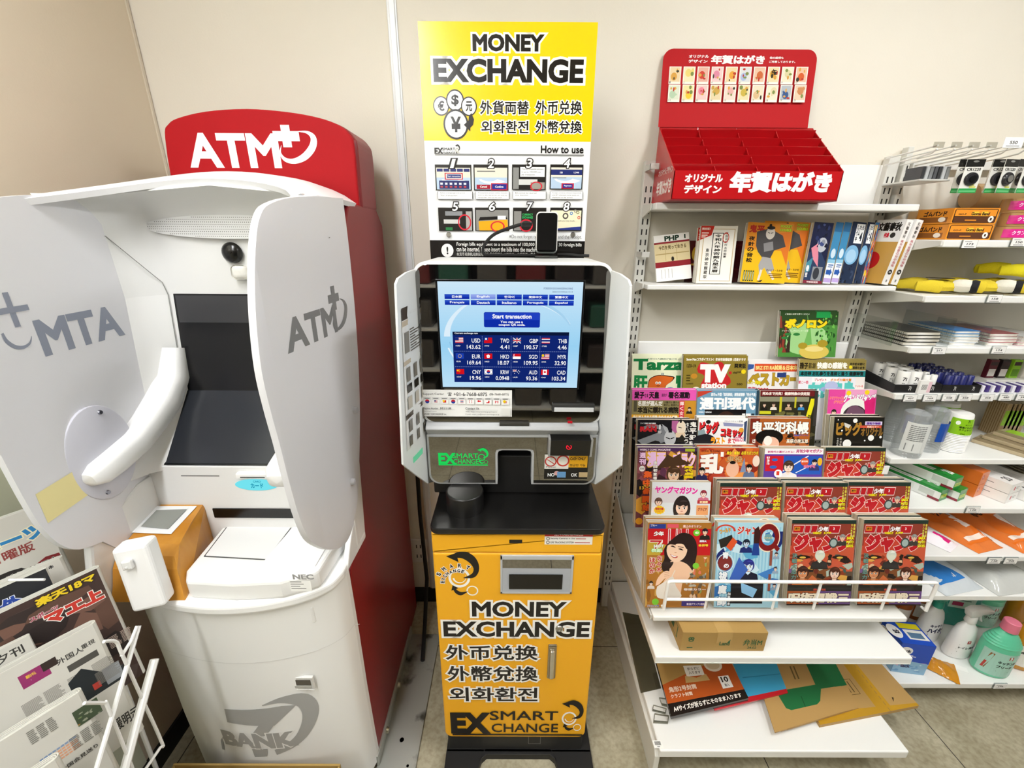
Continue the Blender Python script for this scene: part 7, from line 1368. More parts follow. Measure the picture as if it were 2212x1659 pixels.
for i in range(7):
    x0 = a.x+(b.x-a.x)*i/7; tag(o_ := solo((lambda m: (m.box((x0+.001, -.155, a.z), (x0+(b.x-a.x)/7-.0015, -.10, b.z), ('#3a3b3d', '#b9bcbd', '#8c8f91', '#54565a')[i % 4], 'film', .001), m)[1])(MB()), 'blister_pack', ('leftmost', 'second', 'third', 'fourth', 'fifth', 'sixth', 'rightmost')[i]+' of the small grey packs standing high beside the battery cards', 'pack', (x0, -.13, a.z), 'small grey packs'), o_['label'], 'pack', 'small grey packs')
k = MB(); k.box((a.x-.004, -.16, a.z-.005), (b.x+.002, -.03, a.z-.0005), '#c9c9c4', 'paint', .001); k.build('pack_tray', gr)
k.M = None
BT = 'button battery cards'
def batt_card(px, y, rot, lab, white=False):
    x = at(px, 380, y=y).x; z0, z1 = at(px, 417, y=y).z, at(px, 344, y=y).z; w_ = .045; h_ = z1-z0
    t = thing('battery_card', lab, 'battery card', mtx=Matrix.Translation((x, y, z0)) @ Matrix.Rotation(R(rot), 4, 'Z'), group=BT)
    k = MB(); k.box((-w_/2, 0, 0), (w_/2, .0012, h_), '#e4e3dc', 'gloss'); p = Pr(k, (-w_/2, -.0002, 0), (w_, 0, 0), (0, 0, h_), 'gloss'); p.rect(0, .78, 1, 1, '#1d1d1c'); p.rect(0, 0, 1, .14, '#2f9a4c'); p.rect(.04, .03, .96, .08, '#63b878'); p.t('CR1220', .12, .66, .88, .75, '#2a2a28', .03); p.rects([(.55, .16, .9, .2), (.55, .22, .8, .25)], '#c9c83a'); p.ell(.5, .94, .16, .03, '#8a8a86'); k.build('printed_card', t, world=False)
    k = MB(); k.lathe([(.0005, .006), (.014, .006), (.0165, .003), (.017, 0)], (0, -.0005, h_*.42), '#26262a', 'gloss', 24, 'y'); k.lathe([(.0005, 0), (.0085, 0), (.0085, .0012), (.0005, .0015)], (0, -.0075, h_*.42), '#b9bcbd' if white else '#3d3f42', 'metal', 20, 'y'); k.build('coin_cell', t, world=False)
for px, y, rot, lab, wh in [(2083, -.150, -8, 'battery card behind the leftmost hanging button battery', False), (2099, -.185, -6, 'leftmost hanging button battery card, seen full face', False), (2154, -.15, -8, 'hanging battery card half hidden behind the two middle ones', False), (2156, -.185, -6, 'left one of the two middle hanging button battery cards', False), (2177, -.20, 10, 'right one of the two middle hanging battery cards, silver cell', True), (2204, -.17, 14, 'tilted hanging battery card second from the right edge', False), (2222, -.2, 6, 'hanging battery card cut by the right edge of the photo', False)]: batt_card(px, y, rot, lab, wh)
# --- shelf A: rubber band boxes and parcel tape
def d_band(p): p.rect(0, 0, 1, 1, '#e8922a'); p.poly([(.03, .12), (.05, .06), (.95, .06), (.97, .12), (.97, .88), (.95, .94), (.05, .94), (.03, .88)], '#3a2416'); p.rect(.05, .48, .95, .9, '#e8922a'); p.rects([(.42, .52, .56, .78), (.62, .52, .76, .78)], '#f2c23a'); p.t('Gomu Band', .40, .54, .80, .74, '#3a2416', .05); p.t('GO-P', .12, .56, .3, .66, '#3a2416', .03); p.rect(.05, .1, .95, .44, '#5a3420'); p.rect(.3, .2, .55, .26, '#e8922a'); p.ell(.86, .3, .06, .2, '#f0e9e0'); p.rect(.84, .22, .88, .38, '#3a2a22')
def d_band2(p): p.rect(0, 0, 1, 1, '#d98a2a'); p.t('ゴムバンド', .2, .5, .85, .85, '#3a2416', .06); p.rect(.1, .1, .9, .44, '#8a5424'); p.ell(.75, .28, .1, .16, '#efe6d8')
xa, _ = on('A', 2040, -.175); xb, _ = on('A', 2137, -.175); h_ = .042
for i, nm in enumerate(['lower one of two orange rubber band boxes', 'upper one of two orange rubber band boxes']): boxy('rubber_band_box', nm, 'box', xa, xb, -.175, -.065, zA+i*(h_+.0008)+.0005, zA+(i+1)*h_+i*.0008, '#e8922a', {'front': d_band, 'left': d_band2}, 'rubber band boxes')
TP = 'parcel tapes in pink wrappers'
def tape(x, y, z, lab, w_=.085, h_=.036, kraft=False):
    t = thing('parcel_tape', lab, 'tape', (x, y, z), group=TP); k = MB(); k.lathe([(.038, .001), (w_/2, 0), (w_/2+.001, h_*.5), (w_/2, h_), (.038, h_)], (x, y, z), '#b48c5a', 'film', 28, sq=.8, cap=False); k.build('tape_roll', t)
    k = MB(); n = 14; rows = []
    for zz in (.18, .82): rows.append([(x+(w_/2+.0022)*math.cos(R(200+140*i/n)), y+(w_/2*.8+.0022)*math.sin(R(200+140*i/n)), z+h_*zz) for i in range(n+1)])
    k.grid(rows, '#d02a86', 'film'); r0 = w_/2+.0026
    p = Pr(k, fn=lambda u, v, l: np.column_stack([x+(r0+l)*np.cos(R(200)+R(140)*u), y+(r0*.8+l)*np.sin(R(200)+R(140)*u), z+h_*(.18+.64*v)]), m='gloss'); p.t('クラフトテープ', .2, .3, .85, .8, '#f5dceb', .03); k.build('pink_label', t)
xt, _ = on('A', 2180, -.14)
for i in range(3): tape(xt+.006*(i % 2), -.14+.004*i, zA+.0005+i*.0375, 'parcel tape in pink wrapper, '+('bottom', 'middle', 'top')[i]+' of the stack of three')
xt2, _ = on('A', 2255, -.14)
for i in range(2): tape(xt2, -.14, zA+.0005+i*.0375, 'parcel tape in pink wrapper at the right photo edge, '+('lower', 'upper')[i]+' one')
xk, _ = on('A', 2090, -.05); k = MB(); k.lathe([(.001, -.09), (.034, -.09), (.036, -.08), (.036, .08), (.034, .09), (.001, .09)], (xk+.05, -.05, zA+.125), '#a8875a', 'film', 20, 'x'); solo(k, 'wrapping_paper', 'roll of brown wrapping paper in clear film behind the rubber band boxes', 'paper roll', (xk+.05, -.05, zA+.1))
k = MB(); k.box((xa+.01, -.05, zA+.0005), (xk+.15, -.02, zA+.088), '#b5956a', 'kraft', .002); solo(k, 'kraft_pack', 'flat pack of brown paper standing behind the rubber band boxes', 'paper pack', (xk, -.04, zA))
# --- shelf B: work gloves
zB_ = SHZ['B'][1]
GL = 'folded work gloves'
def glove(px, y, rot, lab, s=1.0, cuff='#17181c', palm='#d9c02a', z=None):
    x, _ = on('B', px, y); z = zB_+.0045 if z is None else z
    t = thing('work_glove', lab, 'glove', mtx=Matrix.Translation((x, y, z)) @ Matrix.Rotation(R(rot), 4, 'Z') @ Matrix.Diagonal((.78, .78, 1.35, 1)), group=GL)
    k = MB(); k.lathe([(.001, 0), (.045*s, .004), (.052*s, .012), (.046*s, .02), (.02*s, .026), (.001, .027)], (0, .05, 0), palm, 'knit', 20, sq=1.15)
    for i, (dx, l_) in enumerate([(-.036, .075), (-.012, .088), (.012, .085), (.035, .068)]): k.tube([(dx*s, .09, .013), (dx*1.15*s, .09+l_*.5, .016), (dx*1.25*s, .09+l_, .012), (dx*1.25*s, .094+l_, .011)], [.013, .0125, .010, .003], palm, 'knit', 10)
    k.tube([(-.04*s, .04, .012), (-.066*s, .07, .014), (-.075*s, .105, .012), (-.076*s, .109, .011)], [.014, .013, .011, .003], palm, 'knit', 10); k.build('rubber_palm', t, world=False)
    k = MB(); k.lathe([(.024, 0), (.032, .012), (.034, .03), (.030, .052)], (0, .012, .0155), '#e3dfd0', 'knit', 18, 'y', sq=.42); k.build('knit_back', t, world=False)
    k = MB(); k.lathe([(.001, -.004), (.027, -.002), (.031, .008), (.028, .022), (.001, .022)], (0, -.036, .0155), cuff, 'knit', 18, 'y', sq=.45); k.build('cuff', t, world=False)
glove(2060, -.165, 40, 'yellow palmed work glove with black cuff, leftmost on its shelf'); glove(2152, -.165, 40, 'yellow palmed work glove with black cuff, second on its shelf'); glove(2244, -.165, 40, 'yellow palmed work glove at the right photo edge')
glove(2232, -.165, 38, 'yellow striped glove lying on top at the right edge', z=zB_+.052, palm='#e6d81e', cuff='#3a6a3a')
x, _ = on('B', 2012, -.17); quadz = zB_+.031; k = MB(); k.box((-.03, -.012, 0), (.03, .012, .0015), '#2b2622', 'gloss', rot=Matrix.Rotation(R(-20), 3, 'Z')); p = None; k.V = [v+np.array([x+.03, -.15, zB_+.045]) for v in k.V]; solo(k, 'glove_band', 'dark paper band lying across the leftmost work glove', 'label', (x+.03, -.15, zB_+.045))
# --- shelf C: notebooks
zC = SHZ['C'][1]; NB = 'notebooks on the stationery shelf'
def notebooks(pxl, pxr, y0, y1, n, cols, labs, th=.008, spiral=False, rot=0):
    xa_, _ = on('C', pxl, y0); xb_, _ = on('C', pxr, y0); first = None
    for i in range(n):
        cx, cy = (xa_+xb_)/2+.002*((i*3) % 4-1), (y0+y1)/2; M = Matrix.Translation((cx, cy, zC+.0008+i*(th+.0006))) @ Matrix.Rotation(R(rot+((i*37) % 5-2)*.8), 4, 'Z')
        if first is None or cols[i] != cols[0]:
            t = thing('notebook', labs[i], 'notebook', mtx=M, group=NB); w_, d_ = xb_-xa_, y1-y0
            k = MB(); k.box((-w_/2+.002, -d_/2+.001, .001), (w_/2-.002, d_/2-.001, th-.001), '#f0efe9', 'pages'); k.build('page_block', t, world=False)
            k = MB(); k.box((-w_/2, -d_/2, th-.001), (w_/2, d_/2, th), cols[i], 'gloss'); k.box((-w_/2, -d_/2, 0), (w_/2, d_/2, .001), cols[i], 'gloss'); k.build('cover', t, world=False)
            if spiral:
                k = MB()
                for j in range(22): k.lathe([(.0042, -.0007), (.0042, .0007)], (-w_/2+.0, -d_/2+.008+j*(d_-.016)/21, th/2), '#1d1d1f', 'metal', 10, 'y', cap=False)
                k.build('spiral_wire', t, world=False)
            first = first or t
        else: dup(first, M, labs[i], NB)
notebooks(1952, 2024, -.195, -.03, 4, ['#2b2b2a']*4, [o+' notebook in the stack of four black ring-bound ones' for o in ('bottom', 'second', 'third', 'topmost')], .010, True)
notebooks(2054, 2108, -.19, -.03, 5, ['#e9eef2', '#e9eef2', '#e9eef2', '#5aa8d6', '#2f7fc4'], [o+' notebook in the white and blue stack' for o in ('bottom', 'second', 'third', 'fourth', 'topmost, blue,')], .0085)
notebooks(2130, 2190, -.19, -.03, 4, ['#f0efec', '#b9343c', '#f0efec', '#8c2a38'], [o+' notebook in the white and red stack' for o in ('bottom', 'second', 'third', 'topmost, dark red,')], .009)
notebooks(2200, 2270, -.19, -.03, 3, ['#e8b0b8', '#f0efec', '#c9c9c6'], [o+' notebook in the pale stack at the right photo edge' for o in ('bottom', 'middle', 'topmost')], .009)
for i, (p0, p1, h_, lab) in enumerate([(1918, 1908, .075, 'clear acrylic divider left of the black notebooks'), (2039, 2047, .085, 'clear acrylic divider between the black and blue notebooks'), (2120, 2124, .06, 'clear acrylic divider between the blue and red notebooks')]):
    x, _ = on('C', p0, -.19); k = MB(); k.box((x, -.2, zC), (x+.002, -.03, zC+h_), '#f4f6f5', 'clear'); solo(k, 'shelf_divider', lab, 'divider', (x, -.1, zC), 'clear dividers')
# --- shelf D: batteries
zD = SHZ['D'][1]
def cyl_batch(name, cat, sh, pts, r_, h_, col, top, labf, group, text=None):
    first = None
    for i, (px, y) in enumerate(pts):
        x, z = on(sh, px, -.185); M = Matrix.Translation((x, y, z+.0065))
        if first is None:
            first = thing(name, labf(i), cat, mtx=M, group=group); k = MB(); k.lathe([(r_-.001, 0), (r_, .001), (r_, h_-.002), (r_-.0015, h_)], (0, 0, 0), col, 'gloss', 20)
            if text:
                p = Pr(k, fn=lambda u, v, l: np.column_stack([(r_+.0003+l)*np.cos(R(195)+R(120)*u), (r_+.0003+l)*np.sin(R(195)+R(120)*u), h_*v]), m='gloss'); p.t(text, .3, .5, .6, .7, '#3a3a3a', .03); p.rects([(.3, .15, .62, .2), (.3, .25, .6, .29), (.32, .34, .55, .38)], '#7a7a78')
            k.build('sleeve', first, world=False)
            k = MB(); k.lathe([(r_-.0016, h_), (r_-.003, h_-.0008), (r_*.3, h_-.0008), (r_*.28, h_+.0015), (.0005, h_+.0015)], (0, 0, 0), top, 'metal', 16, cap=False); k.build('cap', first, world=False)
        else: dup(first, M, labf(i), group)
k = MB(); xa, _ = on('D', 1925, -.2); xb, _ = on('D', 2110, -.2); xm, _ = on('D', 2027, -.2)
def tray(x0, x1, lab):
    t = thing('battery_tray', lab, 'tray', ((x0+x1)/2, -.1, zD)); 
    k = MB(); k.box((x0, -.205, zD+.0003), (x1, -.02, zD+.003), '#141416', 'card'); k.build('base', t)
    k = MB(); k.box((x0, -.206, zD+.0003), (x1, -.204, zD+.027), '#141416', 'card'); p = Pr(k, (x0, -.2063, zD), (x1-x0, 0, 0), (0, 0, .027)); p.t('7i', .3, .3, .36, .8, '#d9d9d6', .02); p.t('7i', .78, .3, .84, .8, '#d9d9d6', .02); k.build('front_wall', t)
    for x in (x0, x1-.002): k = MB(); k.prism([(-.204, zD+.003), (-.204, zD+.027), (-.02, zD+.045), (-.02, zD+.003)], 'x', x, x+.002, '#141416', 'card'); k.build('side_wall', t)
tray(xa, xm-.001, 'black display tray holding the white batteries'); tray(xm+.001, xb, 'black display tray holding the blue batteries')
pos = ['first', 'second', 'third', 'fourth', 'fifth', 'sixth', 'seventh', 'eighth']
pl_ = [(1878+26*0, -.1)]
cyl_batch('large_battery', 'battery', 'D', [(1944, -.18), (1969, -.18), (1944, -.135), (1969, -.135), (1944, -.09), (1969, -.09)], .0165, .058, '#e9e8e4', '#8a8a88', lambda i: pos[i]+' of six fat white batteries, counted from the front left', 'fat white batteries', '7i')
pts = [(1992+j*15, -.185+i*.028) for i in range(5) for j in range(2)]
cyl_batch('small_battery', 'battery', 'D', pts, .0085, .048, '#efeeea', '#9a9a98', lambda i: 'thin white battery in the block right of the fat white ones', 'thin white batteries')
pts = [(2040+j*15, -.185+i*.033) for i in range(5) for j in range(4)]
cyl_batch('blue_battery', 'battery', 'D', pts, .0095, .046, '#2a2f6b', '#7d86b8', lambda i: 'small dark blue battery standing in the right black tray', 'dark blue batteries')
def d_wht(p): p.rect(0, 0, 1, 1, '#f3f1ee'); p.rects([(.2+i*.08, .3, .24+i*.08, .7) for i in range(6)], '#2a2a2a'); p.rect(.7, .1, 1, .9, '#ecc9d2')
xl, _ = on('D', 1990, -.214); boxy('battery_pack', 'white shrink pack of batteries leaning at the front of the battery shelf', 'pack', xl-.015, xl+.022, -.2155, -.2075, zD+.0008, zD+.044, '#f3f1ee', {'front': d_wht})
for i, (px, c_, nm) in enumerate([(2130, '#5a1f2a', 'dark red'), (2155, '#2a1d1f', 'black'), (2180, '#8cc42a', 'lime green'), (2205, '#c9c2b8', 'pale')]):
    x, _ = on('D', px, -.13); t = boxy('lighter_pack', nm+' hanging pack at the back right of the battery shelf', 'pack', x-.014, x+.014, -.13, -.115, zD+.026, zD+.088, c_, {'front': lambda p, c_=c_: (p.rect(.1, .1, .9, .5, '#d9d4cc' if c_ != '#8cc42a' else '#5a8a1a'), p.rect(.1, .7, .9, .9, '#3a2226'))}, 'lighter packs')
    k = MB()
xq, _ = on('D', 2112, -.13); xr_, _ = on('D', 2222, -.13); k = MB(); k.box((xq, -.15, zD+.0006), (xr_, -.09, zD+.0255), '#e4e2da', 'plastic', .001); solo(k, 'riser', 'low white riser under the coloured packs on the battery shelf', 'riser', (xq, -.12, zD))
for i in range(11):
    x, _ = on('D', 2118+i*11, -.195); k = MB(); k.box((-.0045, -.02, 0), (.0045, .02, .022), ('#e9e6ee', '#4a3a7a')[i % 2], 'gloss', .0015); k.V = [v+np.array([x, -.18, zD+.0006]) for v in k.V]
    solo(k, 'stick_pack', 'small '+('white', 'violet')[i % 2]+' packet in the row at the front right of the battery shelf', 'packet', (x, -.18, zD), 'small packets in a row')
# --- shelf E: cups
zE = SHZ['E'][1]; CUPG = 'clear plastic cups in wrappers'
def cupstack(px, y, n, r0, r1, pitch, lab, mat_='clear', col='#e4e8e8', group=CUPG, wrap=True, blue=False, label=False, H_=None):
    x, z = on('E', px, y); t = thing('cup_pack', lab, 'cups', (x, y, z), group=group); hh = .075
    for i in range(n):
        k = MB(); z0 = .0008+i*pitch; k.lathe([(r1, z0), (r1+.0014, z0+.0012), (r1, z0+.0026)]+([(r0, z0+hh), (r0*.8, z0+hh+.001), (.0005, z0+hh)] if i == n-1 else [(r1-.001, z0+pitch-.001)]), (x, y, z), col, mat_, 26, cap=False); k.build('cup', t)
    top = (n-1)*pitch+hh
    k = MB(); k.lathe([(r1+.003, .0005), (r1+.004, .01), (r1+.003, top*.5), (r0+.004, top*.8), (r0+.002, top+.002), (r0*.5, top+.010), (.0005, top+.004)], (x, y, z), '#eef2f4', 'wrap', 22, cap=False); k.build('wrapper', t)
    rr_ = r1+.0046
    if label:
        k = MB(); p = Pr(k, fn=lambda u, v, l: np.column_stack([x+(rr_+l)*np.cos(R(200)+R(100)*u), y+(rr_+l)*np.sin(R(200)+R(100)*u), z+top*(.15+.7*v)]), m='gloss'); n_ = 8
        for q in range(n_): p.k = 1; p.rect(q/n_, 0, (q+1)/n_, 1, '#dfe2e0')
        for q in range(9): p.rects([(.15+s_*.1, .88-q*.06, .24+s_*.1, .91-q*.06) for s_ in range(6)], '#7d8080')
        p.rects([(.15, .06, .45, .3)], '#8d9090'); k.build('label', t)
    if blue:
        k = MB(); p = Pr(k, fn=lambda u, v, l: np.column_stack([x+(rr_+l)*np.cos(R(250)+R(90)*u), y+(rr_+l)*np.sin(R(250)+R(90)*u), z+top*(.3+.45*v)]), m='gloss')
        for q in range(6): p.k = 1; p.rect(q/6, 0, (q+1)/6, 1, '#1f4fa8')
        k.build('blue_label', t)
cupstack(1953, -.235, 9, .030, .036, .0085, 'wrapped stack of clear cups with a printed white label, front left', label=True)
cupstack(1995, -.200, 9, .029, .034, .0085, 'wrapped stack of clear cups with a blue label, beside the paper cups', blue=True)
cupstack(1926, -.13, 9, .029, .034, .0085, 'wrapped stack of clear cups with blue label, behind the front ones', blue=True)
def papercups(px, y, lab, n=12):
    x, z = on('E', px, y); t = thing('paper_cup_pack', lab, 'cups', (x, y, z), group='paper cups with lime labels'); k = MB(); pr = []
    for i in range(n): pr += [(.0385, .001+i*.0055), (.040, .003+i*.0055), (.0375, .0055+i*.0055)]
    pr += [(.031, .128), (.03, .130), (.0005, .130)]; k.lathe(pr, (x, y, z), '#f4f3ef', 'paper', 28, cap=False); k.build('cup_stack', t)
    k = MB(); f_ = lambda u, v, l: (lambda rr: np.column_stack([x+(rr+l)*np.cos(R(195)+R(130)*u), y+(rr+l)*np.sin(R(195)+R(130)*u), z+.062+.056*v]))(.0392-.0055*v)
    p = Pr(k, fn=f_, m='gloss')
    for q in range(10): p.k = 1; p.rect(q/10, 0, (q+1)/10, 1, '#8cc41f')
    p.t('紙コップ', .45, .62, .68, .7, '#3a4a14', .02); p.t('環境にやさしい', .28, .44, .82, .56, '#2a3a10', .04); p.t('カフェサイズ', .3, .30, .74, .42, '#2a3a10', .04); p.t('270ml', .36, .08, .5, .16, '#2a3a10', .02); p.ell(.22, .74, .07, .12, '#f4f7e8'); p.t('7i', .5, .78, .58, .95, '#2a3a10', .03); k.build('lime_label', t)
papercups(2047, -.195, 'pack of white paper cups with a lime green label, in front'); papercups(2022, -.10, 'pack of paper cups with lime label, behind the front pack', 10)
for i in range(5):
    x, _ = on('E', 2150+i*9, -.10); t = boxy('chopsticks_pack', 'pack of wooden chopsticks with lime label, '+pos[i]+' from the left of five', 'chopsticks', x-.012, x+.011, -.11, -.05, zE+.0006, zE+.125, '#a8906a', {'front': lambda p: (p.rect(.0, .35, 1, .8, '#8fbf2a'), p.rects([(.2+j*.2, .82, .25+j*.2, .99) for j in range(4)], '#7d6442')), 'left': lambda p: p.rects([(.05+j*.12, .02, .09+j*.12, .98) for j in range(8)], '#7d6442')}, 'chopstick packs', 'film')
for i in range(3):
    x, _ = on('E', 2165+i*22, -.2); t = boxy('spoon_pack', 'flat pack of wooden cutlery with lime label lying in front of the chopsticks, '+('bottom', 'middle', 'top')[i], 'cutlery', x-.03, x+.05, -.255, -.125, zE+.0006+i*.0125, zE+.012+i*.0125, '#b9a888', {'top': lambda p: (p.rect(.45, .3, 1, .9, '#9cc838'), p.rects([(.02+j*.05, .0, .04+j*.05, 1) for j in range(8)], '#8d7a58'))}, 'cutlery packs', 'film', rot=28-i*4)
# --- shelf F: kitchen wrap boxes
zF = SHZ['F'][1]
def d_g(p): p.rect(0, 0, 1, 1, '#1f8a34'); p.rect(.1, .25, .9, .55, '#b8d23a'); p.t('キッチン', .2, .3, .8, .5, '#1f5a24', .03)
def d_gt(p): p.rect(0, 0, 1, 1, '#1f8a34'); p.rect(.0, .3, .2, .95, '#e9efe6'); p.rect(.25, .3, .48, .95, '#e3e9df'); p.t('20', .5, .1, .95, .26, '#f0f6ee', .04)
def d_gl(p): p.rect(0, 0, 1, 1, '#e9ebe6'); p.rect(0, .78, 1, 1, '#1f8a34'); p.rect(.72, .2, .92, .7, '#c9cfc6'); p.rect(.15, .2, .65, .7, '#dfe3da'); p.rect(.85, 0, 1, .2, '#8c2a3a')
def slant(px, y, w_, d_, h_, lvl, name, lab, cat, col, faces, group, rot=38, dx=0):
    x, z = on('F', px, y); boxy(name, lab, cat, x, x+w_, y, y+d_, zF+.0008+lvl*(h_+.0008), zF+lvl*(h_+.0008)+h_, col, faces, group, rot=rot)
WB = 'kitchen wrap boxes'
slant(2000, -.295, .042, .20, .042, 0, 'wrap_box', 'green and white wrap box, lower left', 'wrap box', '#1f8a34', {'front': d_g, 'top': d_gt, 'left': d_gl}, WB, 22)
slant(2040, -.295, .042, .20, .042, 0, 'wrap_box', 'green wrap box, lower right behind the first', 'wrap box', '#1f8a34', {'front': d_g, 'top': d_gt, 'left': d_gl}, WB, 22)
slant(2020, -.295, .042, .20, .042, 1, 'wrap_box', 'green and white wrap box lying on top of the other two', 'wrap box', '#1f8a34', {'front': d_g, 'top': d_gt, 'left': d_gl}, WB, 22)
def d_o(p): p.rect(0, 0, 1, 1, '#d9702a'); p.ell(.3, .6, .12, .2, '#b0401f'); p.t('5', .27, .52, .33, .68, '#f6e6d4', .04)
slant(2074, -.27, .046, .21, .045, 0, 'foil_box', 'orange box, lower one of two right of the green wrap boxes', 'foil box', '#d9702a', {'front': d_o, 'left': d_o, 'top': d_o}, WB, 22)
slant(2074, -.27, .046, .21, .045, 1, 'foil_box', 'orange box, upper one of two right of the green wrap boxes', 'foil box', '#d9702a', {'front': d_o, 'left': d_o, 'top': d_o}, WB, 22)
def d_w(p): p.rect(0, 0, 1, 1, '#efece8'); p.rect(.3, .3, .42, .7, '#c8343c'); p.rects([(.48, .55, .8, .62), (.48, .4, .72, .47)], '#8a8886')
def d_wt(p): p.rect(0, 0, 1, 1, '#efece8'); p.t('20', .35, .08, .75, .2, '#3a3a3a', .03); p.rects([(.1+i*.1, .5, .15+i*.1, .8) for i in range(5)], '#c9c6c2')
for i, (px, lv, nm) in enumerate([(2142, 0, 'lower left'), (2142, 1, 'upper left'), (2198, 0, 'lower right'), (2254, 0, 'at the right photo edge')]): slant(px, -.30, .062, .2, .034, lv, 'bag_box', 'white box with small red mark, '+nm+' of the white boxes', 'box', '#efece8', {'front': d_w, 'left': d_w, 'top': d_wt}, 'white boxes', 20)
xp, _ = on('F', 2225, -.10)
for i in range(6): k = MB(); k.lathe([(.001, 0), (.07, .002), (.095, .012), (.097, .0135), (.07, .0045), (.001, .003)], (xp, -.115, zF+.001+i*.0095), '#e6dfc9', 'paper', 32, cap=False, sq=.95); solo(k, 'paper_plate', pos[i]+' plate from the bottom in the stack of cream paper plates', 'plate', (xp, -.115, zF+i*.0095), 'paper plates')
# --- shelves G, H: bags
def pillow(sh, pxl, pxr, y0, y1, h_, name, lab, cat, col, design, group=None, rot=0, lvl=0, seed=1, gl='film'):
    xa_, z = on(sh, pxl, y0); xb_, _ = on(sh, pxr, y0); r = random.Random(seed); n = 14; w_ = xb_-xa_; d_ = y1-y0
    M = Matrix.Translation(((xa_+xb_)/2, (y0+y1)/2, z+.0008+lvl)) @ Matrix.Rotation(R(rot), 4, 'Z')
    t = thing(name, lab, cat, mtx=M, group=group); ph = [r.uniform(0, 6) for _ in range(6)]
    def zz(u, v):
        e = (1-np.abs(2*u-1)**4)*(1-np.abs(2*v-1)**4)
        return h_*e*(.72+.14*np.sin(7*u+ph[0]+3*v)+.10*np.sin(13*v+ph[1])+.06*np.sin(17*u*v+ph[2]))+.001
    U = np.linspace(0, 1, n*2); k = MB()
    k.slab([[(-w_/2+w_*u, -d_/2+d_*v, float(zz(u, v))) for u in U] for v in U], (0, 0, -.0008), col, gl)
    k.box((-w_/2*.96, -d_/2*.96, 0), (w_/2*.96, d_/2*.96, .001), col, gl)
    if design:
        p = Pr(k, fn=lambda u, v, l: np.column_stack([-w_/2+w_*u, -d_/2+d_*v, zz(u, v)+.0015+l*3]), m='film', cuts=[i/27 for i in range(1, 27)]); design(p)
    k.build('bag', t, world=False)
def d_or(p): p.poly([(.05, .1), (.95, .1), (.95, .92), (.05, .92)], '#e0701f'); p.t('水切りゴミ袋', .2, .55, .8, .75, '#2a1a12', .04); p.rect(.1, .14, .9, .2, '#f3e3d6'); p.poly([(.55, .3), (.7, .3), (.7, .5), (.55, .5)], '#f3ece6')
pillow('G', 2085, 2160, -.36, -.10, .040, 'garbage_bag_pack', 'orange printed pack of bags, left of two on its shelf', 'bag pack', '#e07a35', d_or, 'orange bag packs', 14, 0, 3)
pillow('G', 2188, 2262, -.36, -.10, .045, 'garbage_bag_pack', 'orange printed pack of bags at the right photo edge', 'bag pack', '#e07a35', d_or, 'orange bag packs', 10, 0, 4)
def d_pp(p): p.poly([(.1, .05), (.95, .05), (.95, .95), (.1, .95)], '#f3eef2'); p.rect(.45, .08, .9, .3, '#d81f7a'); p.rects([(.3, .6, .5, .66), (.55, .5, .75, .56), (.3, .4, .45, .44)], '#3a2a3a'); p.ring(.5, .75, .2, .06, .1, .1, '#3a3a3a')
pillow('G', 2012, 2062, -.36, -.16, .022, 'bag_sachet', 'pink and white flat sachet beside the comic weeklies', 'sachet', '#f3eef2', d_pp, None, 30, 0, 5)
pillow('G', 1940, 1980, -.345, -.2, .03, 'violet_sachet', 'crumpled violet packet right behind the comic weeklies', 'sachet', '#8a4fb5', None, None, 20, 0, 6)
def d_45(p): p.poly([(.08, .1), (.7, .1), (.7, .85), (.08, .85)], '#2f78c0'); p.t('45L', .3, .35, .6, .6, '#f2f6fa', .06); p.ell(.5, .78, .18, .12, '#b82a5a'); p.t('15枚', .4, .73, .6, .83, '#f6e3ec', .04)
pillow('H', 2015, 2120, -.40, -.12, .05, 'rubbish_bag_pack', 'clear and blue pack of forty-five litre bags', 'bag pack', '#c9d0d4', d_45, None, 12, 0, 7, 'film')
pillow('H', 2135, 2262, -.40, -.12, .055, 'rubbish_bag_pack', 'grey translucent bag pack right of the blue one', 'bag pack', '#c4c6c2', lambda p: (p.t('半透明', .3, .4, .6, .5, '#4a4a4a', .03), p.rect(.4, .62, .55, .72, '#8a8a88')), None, 8, 0, 8)
# --- bottom shelf: detergents
zI = SHZ['I'][1]; NB2 = 'cleaning bottles on the bottom shelf'
def wrapfn(r, z0, h, a0, da, sq, M): 
    def f(u, v, l):
        q = np.column_stack([(r+.0006+l)*np.cos(R(a0)+R(da)*u), (r*sq+.0006+l)*np.sin(R(a0)+R(da)*u), z0+h*v]); return q
    return f
def bottle(px, y, prof, col, cap_prof, cap_col, label, lab, name='bleach_bottle', sq=.72, rot=0, group=NB2, gl='plastic'):
    x, z = on('I', px, y); M = Matrix.Translation((x, y, z+.0008)) @ Matrix.Rotation(R(rot), 4, 'Z'); t = thing(name, lab, 'bottle', mtx=M, group=group)
    k = MB(); k.lathe(prof, (0, 0, 0), col, gl, 32, sq=sq); k.build('bottle_body', t, world=False)
    if cap_prof: k = MB(); k.lathe(cap_prof, (0, 0, 0), cap_col, 'plastic', 28); k.build('cap', t, world=False)
    if label:
        r, z0, h, a0, da, bg, dz = label; k = MB(); p = Pr(k, fn=wrapfn(r, z0, h, a0, da, sq, M), m='gloss')
        for q in range(12): p.k = 1; p.rect(q/12, 0, (q+1)/12, 1, bg)
        dz(p); k.build('label', t, world=False)
    return t
ribs = lambda b, n, r0, r1, z0, z1: [(r0+(r1-r0)*((i/n)**1.4)+(.0022 if i % 2 else 0), z0+(z1-z0)*i/n) for i in range(n+1)]
